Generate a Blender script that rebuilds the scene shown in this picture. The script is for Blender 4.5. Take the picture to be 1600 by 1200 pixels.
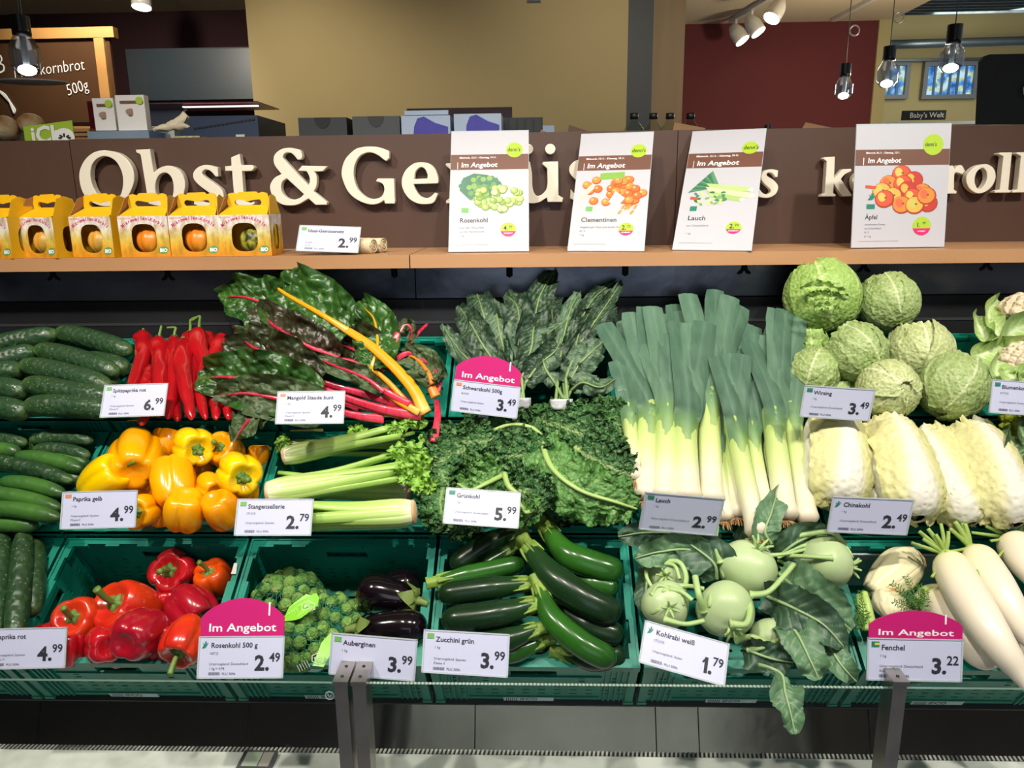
import bpy, math, random
from mathutils import Vector, Matrix, noise
random.seed(7)
for o in list(bpy.data.objects): bpy.data.objects.remove(o)
SC = bpy.context.scene; COL = SC.collection
PI = math.pi
V = Vector
# ---------------------------------------------------------------- camera
EYE = V((0, 0, 1.55)); FPX = 1200.0
PSI, PIT, RHO = .035, math.radians(13.5), .0123
FW = V((-math.sin(PSI)*math.cos(PIT), math.cos(PSI)*math.cos(PIT), -math.sin(PIT)))
_r = V((math.cos(PSI), math.sin(PSI), 0)); _u = _r.cross(FW)
RT = (_r*math.cos(RHO) - _u*math.sin(RHO)).normalized()
UP = (_u*math.cos(RHO) + _r*math.sin(RHO)).normalized()
cd = bpy.data.cameras.new('camera'); cam = bpy.data.objects.new('camera', cd); COL.objects.link(cam)
cd.sensor_width = 36; cd.lens = 36*FPX/1600; cd.clip_start = .05
cam.matrix_world = Matrix(((RT.x, UP.x, -FW.x, EYE.x), (RT.y, UP.y, -FW.y, EYE.y), (RT.z, UP.z, -FW.z, EYE.z), (0, 0, 0, 1)))
SC.camera = cam
# ---------------------------------------------------------------- world, lamps, exposure
w = bpy.data.worlds.new('world'); SC.world = w; w.use_nodes = True
w.node_tree.nodes['Background'].inputs[0].default_value = (.78, .84, .95, 1)
w.node_tree.nodes['Background'].inputs[1].default_value = .46
SC.view_settings.view_transform = 'Standard'; SC.view_settings.look = 'None'
SC.view_settings.exposure = -.13; SC.view_settings.gamma = 1
try: SC.view_settings.use_curve_mapping = False
except Exception: pass
def lamp(kind, loc, target, power, col, size, angle=60, blend=.6):
    l = bpy.data.lights.new('lamp', kind); o = bpy.data.objects.new('lamp', l); COL.objects.link(o)
    l.energy = power; l.color = col; o.location = loc
    o.rotation_euler = (V(target)-V(loc)).to_track_quat('-Z', 'Y').to_euler()
    if kind == 'SPOT': l.spot_size = math.radians(angle); l.spot_blend = blend; l.shadow_soft_size = size
    elif kind == 'AREA': l.size = size
    else: l.shadow_soft_size = size
    return o
# track spots of the aisle ceiling, above and behind the photographer
for lx, ly, tx, ty, tz, pw in ((-1.35, .45, -1.0, 1.75, 1.0, 145), (-.45, .4, -.35, 1.7, 1.0, 125), (.45, .4, .45, 1.7, 1.05, 122), (1.3, .5, .95, 1.65, 1.0, 135)):
    lamp('SPOT', (lx, ly, 2.92), (tx, ty, tz), pw, (1, .93, .83), .045, 84, .8)
for lx in (-1.5, 0, 1.5):
    lamp('SPOT', (lx, .55, 2.92), (lx*.9, 2.25, 1.5), 42, (1, .92, .8), .05, 50, .8)
for lx in (-2.2, 0, 2.2): lamp('SPOT', (lx, -1.6, 2.92), (lx, -1.4, 0), 130, (.9, .95, 1), .1, 100, 1)   # unseen spots behind the photographer, added to brighten the floor mirrored in the steel
# daylight of the shop front behind the photographer
lamp('AREA', (.3, -3.2, 2.1), (.2, 2.0, 1.0), 30, (.78, .87, 1), 2.6)
# counter and back room lamps, the last one an added bounce light
lamp('SPOT', (-2.3, 4.0, 2.85), (-2.6, 6.0, 1.2), 105, (1, .9, .75), .08, 100, .8)
lamp('SPOT', (-1.6, 3.3, 2.85), (-1.3, 4.7, 1.9), 145, (1, .86, .6), .08, 80, 1)
lamp('SPOT', (.6, 3.0, 2.85), (.4, 4.7, 1.9), 120, (1, .88, .66), .08, 90, 1)
lamp('AREA', (4.6, 8.2, 3.0), (4.8, 10, 1.6), 30, (1, .95, .8), 1.2)
lamp('POINT', (2.4, 5.2, 2.2), (0, 0, 0), 62, (1, .86, .62), .1)  # no fixture: added to stand in for light bounced onto the ceiling
# ---------------------------------------------------------------- pixel of the 1600x1200 photograph -> point on a real plane
def ray(px, py): return FW + RT*((px-800)/FPX) + UP*((600-py)/FPX)
def PY(px, py, Y):
    d = ray(px, py); return EYE + d*((Y-EYE.y)/d.y)
def PZ(px, py, z):
    d = ray(px, py); return EYE + d*((z-EYE.z)/d.z)
TAU = math.radians(32); CT, ST = math.cos(TAU), math.sin(TAU)
ROWS = {1: (1.2863, 1.55-.859), 2: (1.5125, 1.55-.6865), 3: (1.7424, 1.55-.4975)}
NRM = V((0, -ST, CT)); SLP = V((0, CT, ST))
def RV(r, x, v, w):           # crate row coordinates: x across, v up the slope, w above the rim plane
    y, z = ROWS[r]; return V((x, y + v*CT - w*ST, z + v*ST + w*CT))
def R(r, px, py, w=0.0):
    if r == 9:                # plane in which the leeks stand, over rows two and three
        o = V((0, *ROWS[2])); n = V((0, -math.sin(math.radians(39)), math.cos(math.radians(39))))
    else: o = V((0, *ROWS[r])); n = NRM
    d = ray(px, py); return EYE + d*((o + n*w - EYE).dot(n)/d.dot(n))
def cv(dx, dy, dz): return (RT*dx + UP*dy - FW*dz).normalized()
PX2M = lambda p, px: px*((p-EYE).dot(FW))/FPX
# ---------------------------------------------------------------- colour and materials
def C(h):
    h = h.lstrip('#'); f = lambda v: v/12.92 if v <= .04045 else ((v+.055)/1.055)**2.4
    return tuple(f(int(h[i:i+2], 16)/255) for i in (0, 2, 4)) + (1,)
MATS = {}
def M(name, col='#888888', rough=.5, metal=0, ramp=None, axis='Y', n2=None, spots=None, vein=None, bump=None, spec=.5, emit=None, coat=0, sss=0, trans=0, net=None):
    if name in MATS: return MATS[name]
    m = bpy.data.materials.new(name); m.use_nodes = True; nt = m.node_tree; N = nt.nodes; L = nt.links
    b = N['Principled BSDF']; b.inputs['Roughness'].default_value = rough; b.inputs['Metallic'].default_value = metal
    b.inputs['Specular IOR Level'].default_value = spec
    if coat: b.inputs['Coat Weight'].default_value = coat; b.inputs['Coat Roughness'].default_value = .08
    if sss: b.inputs['Subsurface Weight'].default_value = sss; b.inputs['Subsurface Radius'].default_value = (.006, .006, .004)
    if trans: b.inputs['Transmission Weight'].default_value = trans
    tc = N.new('ShaderNodeTexCoord').outputs['Object']
    at = N.new('ShaderNodeAttribute'); at.attribute_name = 'p'
    sp = N.new('ShaderNodeSeparateXYZ'); L.new(at.outputs['Vector'], sp.inputs[0])
    def nz(scale, detail=3, vec=None, dist=0):
        n = N.new('ShaderNodeTexNoise'); n.inputs['Scale'].default_value = scale; n.inputs['Detail'].default_value = detail
        n.inputs['Distortion'].default_value = dist
        if isinstance(scale, tuple): pass
        L.new(vec or tc, n.inputs['Vector']); return n.outputs['Fac']
    cur = None
    if ramp:
        cr = N.new('ShaderNodeValToRGB'); els = cr.color_ramp.elements
        while len(els) < len(ramp): els.new(.5)
        for e, (p, c) in zip(els, ramp): e.position = p; e.color = C(c)
        a = N.new('ShaderNodeMath'); a.operation = 'MULTIPLY_ADD'; L.new(nz(18), a.inputs[0]); a.inputs[1].default_value = .12
        s = N.new('ShaderNodeMath'); s.operation = 'SUBTRACT'; L.new(sp.outputs[axis], s.inputs[0]); s.inputs[1].default_value = .06
        L.new(s.outputs[0], a.inputs[2]); L.new(a.outputs[0], cr.inputs[0]); cur = cr.outputs[0]
    def mix(fac, c2, blend='MIX'):
        nonlocal cur
        x = N.new('ShaderNodeMix'); x.data_type = 'RGBA'; x.blend_type = blend
        if fac is not None:
            if isinstance(fac, float): x.inputs[0].default_value = fac
            else: L.new(fac, x.inputs[0])
        if cur is None: x.inputs[6].default_value = C(col)
        else: L.new(cur, x.inputs[6])
        x.inputs[7].default_value = C(c2); cur = x.outputs[2]
    def thr(src, lo, hi, amt=1):
        mr = N.new('ShaderNodeMapRange'); L.new(src, mr.inputs[0]); mr.inputs[1].default_value = lo; mr.inputs[2].default_value = hi
        mr.inputs[4].default_value = amt; return mr.outputs[0]
    if n2:                     # (colour, scale, amount[, stretch xyz])
        vec = None
        if len(n2) > 3:
            mp = N.new('ShaderNodeMapping'); L.new(tc, mp.inputs[0]); mp.inputs['Scale'].default_value = n2[3]; vec = mp.outputs[0]
        mix(thr(nz(n2[1], 4, vec), .38, .68, n2[2]), n2[0])
    if spots:                  # (colour, scale, size, amount)
        vo = N.new('ShaderNodeTexVoronoi'); L.new(tc, vo.inputs['Vector']); vo.inputs['Scale'].default_value = spots[1]
        mix(thr(vo.outputs['Distance'], spots[2], spots[2]*.4, spots[3]), spots[0])
    if net:                    # fine light network (colour, scale, width, amount)
        vo = N.new('ShaderNodeTexVoronoi'); vo.feature = 'DISTANCE_TO_EDGE'; L.new(tc, vo.inputs['Vector']); vo.inputs['Scale'].default_value = net[1]
        mix(thr(vo.outputs['Distance'], net[2], 0, net[3]), net[0])
    if vein: mix(sp.outputs['Z'], vein)
    if cur is None: b.inputs['Base Color'].default_value = C(col)
    else: L.new(cur, b.inputs['Base Color'])
    if bump:                   # (kind, scale, strength, distance)
        bp = N.new('ShaderNodeBump'); bp.inputs['Strength'].default_value = bump[2]; bp.inputs['Distance'].default_value = bump[3]
        if bump[0] == 'n': src = nz(bump[1], 5)
        elif bump[0] == 's':
            mp = N.new('ShaderNodeMapping'); L.new(tc, mp.inputs[0]); mp.inputs['Scale'].default_value = bump[4]; src = nz(bump[1], 3, mp.outputs[0])
        else:
            vo = N.new('ShaderNodeTexVoronoi'); L.new(tc, vo.inputs['Vector']); vo.inputs['Scale'].default_value = bump[1]
            if bump[0] == 'f': vo.feature = 'SMOOTH_F1'
            src = vo.outputs['Distance']
        L.new(src, bp.inputs['Height']); L.new(bp.outputs[0], b.inputs['Normal'])
    if emit: b.inputs['Emission Color'].default_value = C(emit[0]); b.inputs['Emission Strength'].default_value = emit[1]
    MATS[name] = m; return m
def glass_mat(name, tint, refl=.03):
    m = bpy.data.materials.new(name); m.use_nodes = True; nt = m.node_tree; N = nt.nodes; L = nt.links; N.clear()
    o = N.new('ShaderNodeOutputMaterial'); t = N.new('ShaderNodeBsdfTransparent'); g = N.new('ShaderNodeBsdfGlossy'); x = N.new('ShaderNodeMixShader')
    lw = N.new('ShaderNodeLayerWeight'); lw.inputs[0].default_value = .5; f = N.new('ShaderNodeMath'); f.operation = 'MULTIPLY_ADD'; f.inputs[1].default_value = .55; f.inputs[2].default_value = refl; pw = N.new('ShaderNodeMath'); pw.operation = 'POWER'; pw.inputs[1].default_value = 4; L.new(lw.outputs['Facing'], pw.inputs[0]); L.new(pw.outputs[0], f.inputs[0])
    t.inputs[0].default_value = tint; g.inputs['Roughness'].default_value = .02
    L.new(f.outputs[0], x.inputs[0]); L.new(t.outputs[0], x.inputs[1]); L.new(g.outputs[0], x.inputs[2]); L.new(x.outputs[0], o.inputs[0])
    return m
GLASS = glass_mat('case_glass', (.93, .97, .955, 1)); CLEAR = glass_mat('clear_acrylic', (.93, .95, .96, 1)); BULB = glass_mat('lamp_glass', (.62, .68, .76, 1), .2)
# ---------------------------------------------------------------- geometry collector
class G:
    def __init__(s): s.v = []; s.f = []; s.p = []; s.m = []; s.cm = 0
    def add(s, vs, fs, ps=None):
        n = len(s.v); s.v += [V(v) for v in vs]; s.f += [tuple(i+n for i in f) for f in fs]; s.m += [s.cm]*len(fs)
        s.p += ps if ps else [(0, 0, 0)]*len(vs); return s
    def obox(s, o, ax, ay, az):   # corner and three edge vectors
        o, ax, ay, az = V(o), V(ax), V(ay), V(az)
        vs = [o, o+ax, o+ax+ay, o+ay, o+az, o+ax+az, o+ax+ay+az, o+ay+az]
        fs = [(3, 2, 1, 0), (4, 5, 6, 7), (0, 1, 5, 4), (1, 2, 6, 5), (2, 3, 7, 6), (3, 0, 4, 7)]
        if ax.cross(ay).dot(az) < 0: fs = [f[::-1] for f in fs]
        return s.add(vs, fs, [(0, 0, 0), (1, 0, 0), (1, 0, 0), (0, 0, 0), (0, 1, 0), (1, 1, 0), (1, 1, 0), (0, 1, 0)])
    def box(s, x0, y0, z0, x1, y1, z1): return s.obox((x0, y0, z0), (x1-x0, 0, 0), (0, y1-y0, 0), (0, 0, z1-z0))
    def prism(s, pts, off):       # planar polygon pushed along off
        n = len(pts); off = V(off); pts = [V(p) for p in pts]
        nn = sum(((pts[i]-pts[0]).cross(pts[(i+1) % n]-pts[0]) for i in range(n)), V((0, 0, 0)))
        if nn.dot(off) > 0: pts = pts[::-1]
        fs = [tuple(range(n)), tuple(range(2*n-1, n-1, -1))] + [(i+n, (i+1) % n+n, (i+1) % n, i) for i in range(n)]
        return s.add(pts+[p+off for p in pts], fs)
    def flat(s, pts):
        s.add(pts, [tuple(range(len(pts)))]); return s
    def grid(s, fn, nu, nv, close_u=False):
        vs = []; ps = []
        for j in range(nv+1):
            for i in range(nu if close_u else nu+1):
                q = fn(i/nu, j/nv); vs.append(q[0]); ps.append(q[1])
        k = nu if close_u else nu+1; fs = []
        for j in range(nv):
            for i in range(nu):
                a = j*k+i; b_ = j*k+(i+1) % k; fs.append((a, b_, b_+k, a+k))
        return s.add(vs, fs, ps)
    def tube(s, pts, rad, n=10, m=None, flatk=1.0, up=None, t0=0, t1=1, raw=False):
        m = m or max(4, len(pts)*5); P = pts if raw else catmull(pts, m); m = len(P)-1
        rf = rad if callable(rad) else (lambda t, a: rad)
        F = frames(P, up)
        def fn(u, v):
            j = round(v*m); a = u*2*PI; r = rf(v, a); T, S, Nn = F[j]
            return P[j] + S*(math.cos(a)*r) + Nn*(math.sin(a)*r*flatk), (u, t0+(t1-t0)*v, 0)
        n0 = len(s.v); s.grid(fn, n, m, True)
        s.add([], []); s.f.append(tuple(n0+i for i in range(n))[::-1]); s.f.append(tuple(n0+m*n+i for i in range(n))); s.m += [s.cm, s.cm]
        return s
    def ball(s, c, r, nu=20, nv=12, fn=None, axis=None, sc=(1, 1, 1)):
        c = V(c); ax = V(axis).normalized() if axis is not None else V((0, 0, 1))
        q = ax.orthogonal().normalized(); w_ = ax.cross(q)
        def f(u, v):
            a = u*2*PI; th = v*PI; rr = r*(fn(a, th) if fn else 1)
            return c + q*(rr*math.sin(th)*math.cos(a)*sc[0]) + w_*(rr*math.sin(th)*math.sin(a)*sc[1]) + ax*(rr*math.cos(th)*sc[2]), (u, v, 0)
        n0 = len(s.v); s.grid(f, nu, nv, True); return s
def catmull(pts, m):
    pts = [V(p) for p in pts]; n = len(pts)
    if n == 2: return [pts[0].lerp(pts[1], i/m) for i in range(m+1)]
    out = []
    for i in range(m+1):
        x = i/m*(n-1); k = min(int(x), n-2); t = x-k
        a, b, c, d = pts[max(k-1, 0)], pts[k], pts[k+1], pts[min(k+2, n-1)]
        if k == 0: a = b*2-c
        if k == n-2: d = c*2-b
        out.append(.5*((2*b)+(c-a)*t+(2*a-5*b+4*c-d)*t*t+(3*b-a-3*c+d)*t**3))
    return out
def frames(P, up=None):
    m = len(P)-1; T = [(P[min(i+1, m)]-P[max(i-1, 0)]).normalized() for i in range(m+1)]
    up = V(up) if up is not None else (V((0, 0, 1)) if abs(T[0].z) < .9 else V((0, 1, 0)))
    S = T[0].cross(up).normalized(); F = []
    for t in T:
        S = (S - t*S.dot(t)).normalized(); F.append((t, S, S.cross(t)))
    return F
# ---------------------------------------------------------------- objects
def tagit(o, label=None, cat=None, group=None, kind=None):
    if label: o['label'] = label
    if cat: o['category'] = cat
    if group: o['group'] = group
    if kind: o['kind'] = kind
    return o
def thing(name, loc, label, cat, group=None):
    o = bpy.data.objects.new(name, None); o.empty_display_size = .03; o.location = loc; COL.objects.link(o)
    return tagit(o, label, cat, group)
def wloc(o):
    l = V((0, 0, 0))
    while o: l += o.location; o = o.parent
    return l
def part(name, g, mat, parent=None, smooth=True, label=None, kind=None, cat=None, group=None, local=False):
    me = bpy.data.meshes.new(name)
    off = V((0, 0, 0)) if (local or parent is None) else wloc(parent)
    me.from_pydata([v-off for v in g.v], [], g.f)
    for mm in (mat if isinstance(mat, (list, tuple)) else [mat]): me.materials.append(mm)
    at = me.attributes.new('p', 'FLOAT_VECTOR', 'POINT'); at.data.foreach_set('vector', [x for q in g.p for x in q])
    me.polygons.foreach_set('use_smooth', [smooth]*len(g.f)); me.polygons.foreach_set('material_index', g.m)
    me.update(); o = bpy.data.objects.new(name, me); COL.objects.link(o); o.parent = parent
    if parent is None and not local and kind != 'structure':   # put the origin of a one-mesh thing at its base
        xs = [v.x for v in g.v]; ys = [v.y for v in g.v]; zs = [v.z for v in g.v]
        c = V(((min(xs)+max(xs))/2, (min(ys)+max(ys))/2, min(zs))); me.transform(Matrix.Translation(-c)); o.location = c
    return tagit(o, label, cat, group, kind)
def copy_tree(o, parent=None):
    c = o.copy(); COL.objects.link(c); c.parent = parent
    for ch in [k for k in bpy.data.objects if k.parent == o]: copy_tree(ch, c)
    return c
# text as flat mesh print
TXT = {}
def txt_mesh(s, bold=0.0):
    if (s, bold) not in TXT:
        cu = bpy.data.curves.new('t', 'FONT'); cu.body = s; cu.size = 1; cu.offset = bold; cu.resolution_u = 2
        o = bpy.data.objects.new('t', cu); COL.objects.link(o); dg = bpy.context.evaluated_depsgraph_get()
        me = bpy.data.meshes.new_from_object(o.evaluated_get(dg))
        TXT[(s, bold)] = ([v.co.copy() for v in me.vertices], [tuple(f.vertices) for f in me.polygons])
        bpy.data.objects.remove(o); bpy.data.meshes.remove(me)
    return TXT[(s, bold)]
def text_into(g, s, size, o, xd, yd, bold=0.0, sx=1.0, shear=0.0, align=0):
    vs, fs = txt_mesh(s, bold)
    if not vs: return 0
    wd = max(v.x for v in vs); x0 = -align*wd*size*sx
    g.add([o + xd*(x0 + (v.x + shear*v.y)*size*sx) + yd*(v.y*size) for v in vs], fs); return wd*size*sx
def quad3d(tl, tr, bl, br, P0, lean=.35, level=False):
    """rectangle in space whose corners lie near the four pixels; P0 is the lower left corner"""
    best = None; d0 = (P0-EYE).dot(FW); rb, rt = ray(*br), ray(*tl)
    for i in range(-12, 13):
        B = EYE + rb*(d0 + i*.006)
        if level: B.z = P0.z
        for j in range(-10, 40):
            T = EYE + rt*(d0 + j*.004); a = B-P0; b = T-P0
            sk = abs(a.normalized().dot(b.normalized())); hz = math.hypot(b.x, b.y)/max(1e-6, b.z)
            e = sk*3 + abs(hz-lean)*.15 + abs(i)*.02 + abs(a.z)/a.length*.3
            if best is None or e < best[0]: best = (e, a, b)
    a, b = best[1], best[2]; x = a.normalized(); y = (b - x*b.dot(x)); h = y.length; y.normalize()
    return P0, x, y, a.length, h
# ================================================================ the room
m_floor = M('floor_tile', '#8a8d94', .5, n2=('#6a6e78', 1.2, .8))
m_ceil = M('ceiling_paint', '#cdbd9e', .9, n2=('#c4b291', 1.5, .4))
m_tan = M('tan_wall', '#8f8262', .9, n2=('#867a5a', .8, .5))
m_cream = M('cream_wall', '#a89d70', .9, n2=('#bfb280', 1, .4))
m_red = M('dark_red_wall', '#5e2226', .85, n2=('#521c20', 1, .5))
m_navy = M('navy_panel', '#232b36', .6, n2=('#1e2530', 2, .5))
m_slate = M('slate_panel', '#2f383f', .55, n2=('#293138', 2, .6))
m_brownw = M('brown_wood', '#7a6549', .6, n2=('#5f4d37', 6, .7, (1, 1, .12)))
def slab(name, a, b, mat, **k): return part(name, G().box(*a, *b), mat, smooth=False, kind='structure', **k)
slab('floor', (-6, -4, -.05), (9, 11, 0), m_floor)
x2 = PY(1367, 100, 6.95).x
slab('ceiling', (-6, -3.9, 2.95), (x2+.1, 6.95, 3.05), m_ceil)
slab('wall_back', (-6, 6.15, 0), (-1.2, 6.3, 2.95), M('dark_brown_red_wall', '#3b1e22', .85, n2=('#33191d', 1, .5)))
xl = PY(392, 110, 4.7).x; xr = PY(980, 110, 4.7).x
slab('wall_column', (xl, 4.7, 0), (xr, 5.3, 2.95), m_tan)
slab('wall_front', (-6, -4, 0), (9, -3.9, 2.95), M('front_wall', '#6b5138', .8, n2=('#8a7458', .9, .8)))
slab('wall_left', (-6, -3.9, 0), (-5.9, 6.15, 2.95), m_tan)
slab('trim_1', (xr, 4.95, 0), (PY(1019, 110, 4.95).x, 5.25, 2.95), m_navy)
slab('trim_2', (PY(1018, 110, 5.0).x, 5.0, 0), (PY(1068, 110, 5.0).x, 5.2, 2.95), m_brownw)
x2 = PY(1367, 100, 6.95).x
slab('wall_right', (PY(1050, 100, 6.95).x, 6.95, 0), (x2, 7.1, 2.95), m_red)
slab('trim_3', (x2, 6.93, 0), (x2+.1, 7.12, 2.95), m_cream)
# far room with a strip of windows, the roof higher than the ceiling in front
slab('wall_far', (1.5, 10.2, 0), (9, 10.4, 4.4), m_cream)
slab('ceiling_far', (x2, 5.0, 4.4), (9, 10.4, 4.5), M('far_ceiling', '#8c845f', .9))
slab('trim_4', (x2+.1, 5.0, 3.05), (x2+.2, 7.0, 4.4), m_ceil)
slab('trim_5', (1.5, 6.95, 3.05), (x2+.1, 7.05, 4.4), m_ceil)
# windows of the far room
def pb(px0, py0, px1, py1, Y, d):
    a = PY(px0, py1, Y); b = PY(px1, py0, Y); return (a.x, Y, a.z), (b.x, Y+d, b.z)
m_frame = M('grey_window_frame', '#6f7679', .5); m_bar = M('white_bar', '#4d6f9a', .5)
m_sky = M('sky_pane', '#3a6ea8', .3, n2=('#d8e68a', 5, .9), emit=None)
for k, (a, b) in enumerate(((1372, 1425), (1440, 1533), (1545, 1640))):
    fr = thing('window_%d' % (k+1), PY((a+b)/2, 155, 10.19), None, None); fr['kind'] = 'structure'
    g = G(); A, B = pb(a, 95, b, 155, 10.12, .07); t = .05
    g.box(A[0], A[1], A[2], B[0], B[1], A[2]+t); g.box(A[0], A[1], B[2]-t, B[0], B[1], B[2]); g.box(A[0], A[1], A[2]+t, A[0]+t, B[1], B[2]-t); g.box(B[0]-t, A[1], A[2]+t, B[0], B[1], B[2]-t)
    part('window_frame', g, m_frame, fr, False)
    e = bpy.data.materials.get('outdoor_light')
    if not e:
        e = bpy.data.materials.new('outdoor_light'); e.use_nodes = True; N = e.node_tree.nodes; L = e.node_tree.links; N.clear()
        o = N.new('ShaderNodeOutputMaterial'); em = N.new('ShaderNodeEmission'); cr = N.new('ShaderNodeValToRGB'); nz = N.new('ShaderNodeTexNoise'); tc = N.new('ShaderNodeTexCoord')
        nz.inputs['Scale'].default_value = 9; L.new(tc.outputs['Object'], nz.inputs[0]); L.new(nz.outputs[0], cr.inputs[0])
        els = cr.color_ramp.elements; els[0].position = .35; els[0].color = C('#2b5c9c'); els[1].position = .62; els[1].color = C('#bfe4ff'); q = els.new(.5); q.color = C('#5aa0e8'); q = els.new(.56); q.color = C('#c5cf7d')
        em.inputs[1].default_value = 1.1; L.new(cr.outputs[0], em.inputs[0]); L.new(em.outputs[0], o.inputs[0])
    part('pane', G().box(A[0]+t, 10.17, A[2]+t, B[0]-t, 10.18, B[2]-t), e, fr, False)
    n = max(3, int((B[0]-A[0])/.1))
    for i in range(1, n):
        x = A[0]+t+(B[0]-A[0]-2*t)*i/n; part('bar', G().box(x-.012, 10.14, A[2]+t, x+.012, 10.16, B[2]-t), m_bar, fr, False)
# ducts and pipes under the far roof
m_duct = M('galvanised_duct', '#6a7880', .35, .7, n2=('#4e5a62', 3, .5)); m_dark = M('dark_metal', '#1d2226', .4, .3)
a = PY(1380, 70, 9.6); b = PY(1680, 58, 9.6)
part('pipe', G().tube([V((a.x, 9.6, a.z)), V((b.x, 9.6, a.z+.02))], .05, 12, 4), m_duct, label='long grey pipe running above the far windows', cat='pipe')
g = G()
for i in range(9):
    y = 7.6+i*.12; g.box(3.3, y, 3.32, 7.5, y+.02, 3.36)
for i in range(34): g.box(3.3+i*.125, 7.6, 3.35, 3.312+i*.125, 8.6, 3.37)
part('cable_tray', g, m_duct, None, False, label='galvanised wire cable tray under the far room roof', cat='cable tray')
g = G(); g.box(3.3, 7.5, 3.30, 7.5, 7.56, 3.40); part('cable_tray_beam', g, m_dark, None, False, label='dark steel beam under the cable tray', cat='beam')
A, B = pb(1390, 88, 1640, 96, 10.05, .1); part('roller_blind', G().box(*A, *B), m_duct, None, False, label='rolled grey sun blind above the far windows', cat='blind')
# small black sign "Baby's Welt" standing in the far room, shelf below it, blackboard at the right edge
m_blk = M('blackboard_black', '#1a1c1d', .6, n2=('#232627', 6, .5)); m_chalk = M('chalk_white', '#e9ebe8', .9); m_white = M('white_paint', '#dcdcd8', .5)
sh = thing('far_shelf', PY(1450, 196, 8.0)-V((0, 0, .3)), 'pale shelf unit in the far room under the small black sign', 'shelf unit')
A, B = pb(1370, 188, 1560, 196, 8.0, .3); part('top_board', G().box(*A, *B), m_white, sh, False)
for x in (A[0]+.03, (A[0]+B[0])/2, B[0]-.05): part('side_panel', G().box(x, 8.02, 0, x+.02, 8.28, A[2]), m_white, sh, False)
s = thing('department_sign', PY(1444, 188, 8.0), "small black sign reading Baby's Welt in the far room", 'sign')
A, B = pb(1409, 172, 1479, 188, 8.02, .02); part('board', G().box(*A, *B), m_blk, s, False)
g = G(); o = PY(1421, 184, 8.015); text_into(g, "Baby's Welt", .068, o, V((1, 0, 0)), V((0, 0, 1)), .01); part('lettering', g, m_chalk, s, False)
s = thing('blackboard', PY(1590, 194, 3.2), 'large black chalkboard panel with rounded corner at the right edge', 'board')
pts = [PY(x, y, 3.2) for x, y in ((1528, 194), (1533, 96), (1538, 88), (1546, 85), (1690, 82), (1690, 194))]
part('panel', G().prism(pts, (0, .02, 0)), m_blk, s, False)
g = G(); text_into(g, 'O', .1, PY(1592, 152, 3.19), V((1, 0, 0)), V((0, 0, 1)), .0, 1, .2); part('chalk_letter', g, m_chalk, s, False)
# pendant lamps
m_sock = M('lamp_socket_black', '#17191c', .25, .2); m_cable = M('grey_cable', '#77756f', .6)
m_bulbglow = M('glowing_led', '#ffffff', .5, emit=('#fff6ea', 14)); 
def pendant(px, ytop, ysock, yg0, yg1, wpx, Y, label, ring=None):
    s = PX2M(PY(px, ysock, Y), 1); r = thing('pendant_lamp', PY(px, yg1, Y), label, 'lamp', None)
    c0 = PY(px, ysock, Y); c1 = PY(px, yg0, Y); c2 = PY(px, yg1, Y); top = PY(px, ytop, Y)
    R_ = wpx*s/2; x, y = c0.x, c0.y
    part('cable', G().tube([V((x, y, 2.95)), V((x, y, c0.z))], .0025, 6, 3), m_cable, r)
    part('socket', G().tube([V((x, y, c0.z)), V((x, y, c0.z-.01)), V((x, y, c1.z))], lambda t, a: R_*.62*(.6+.4*min(1, t*8)), 18, 8), m_sock, r)
    H = c1.z-c2.z
    def rf(t, a): return R_*(.55+.45*min(1, t*3.2)) if t < .8 else R_*(1-(t-.8)*2.0)
    part('glass', G().tube([V((x, y, c1.z-H*i/10)) for i in range(11)], rf, 20, 20), BULB, r)
    part('filament_tube', G().tube([V((x, y, c1.z-.004)), V((x, y, c1.z-H*.78))], R_*.22, 12, 6), M('frosted_tube', '#7d8890', .2, spec=.8), r)
    part('led', G().ball((x, y, c2.z+H*.13), R_*.62, 14, 8, None, None, (1, 1, .6)), m_bulbglow, r)
    if ring:
        c = V((x+.03, y, PY(px, ring, Y).z)); g = G(); g.tube([c + V((math.cos(i/20*2*PI)*.026, 0, math.sin(i/20*2*PI)*.026)) for i in range(21)], .004, 6, 40); part('hanging_ring', g, m_white, r)
    l = bpy.data.lights.new('lamp', 'POINT'); lo = bpy.data.objects.new('lamp_light', l); COL.objects.link(lo); l.energy = 1.2; l.color = (1, .93, .85); l.shadow_soft_size = .03; lo.location = (x, y, c2.z-.02)
pendant(30, -60, 24, 55, 118, 44, 3.0, 'glass pendant lamp hanging in front of the chalkboard with bread writing')
pendant(1322, 40, 99, 120, 154, 26, 4.6, 'glass pendant lamp hanging before the dark red wall', 48)
pendant(1391, -20, 72, 95, 136, 30, 4.4, 'glass pendant lamp hanging left of the largest one before the windows', 27)
pendant(1493, -40, 38, 68, 112, 36, 3.7, 'largest of the glass pendant lamps, hanging before the right far window')
s = thing('dish_reflection', PY(50, 130, 3.5), 'flat white dish lamp shade before the chalkboard', 'lamp'); c = PY(50, 128, 3.5); g = G()  # disc and cable added to imitate a pale reflection in the chalkboard glass
g.ball(c, PX2M(c, 52), 36, 10, lambda a, t: 1, (0, -.05, 1), (1, 1, .06)); part('reflection_disc', g, M('dish_white', '#c9cdd0', .4), s); part('cable', G().tube([V((c.x, c.y, 2.95)), c], .002, 6, 3), m_cable, s)
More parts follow.
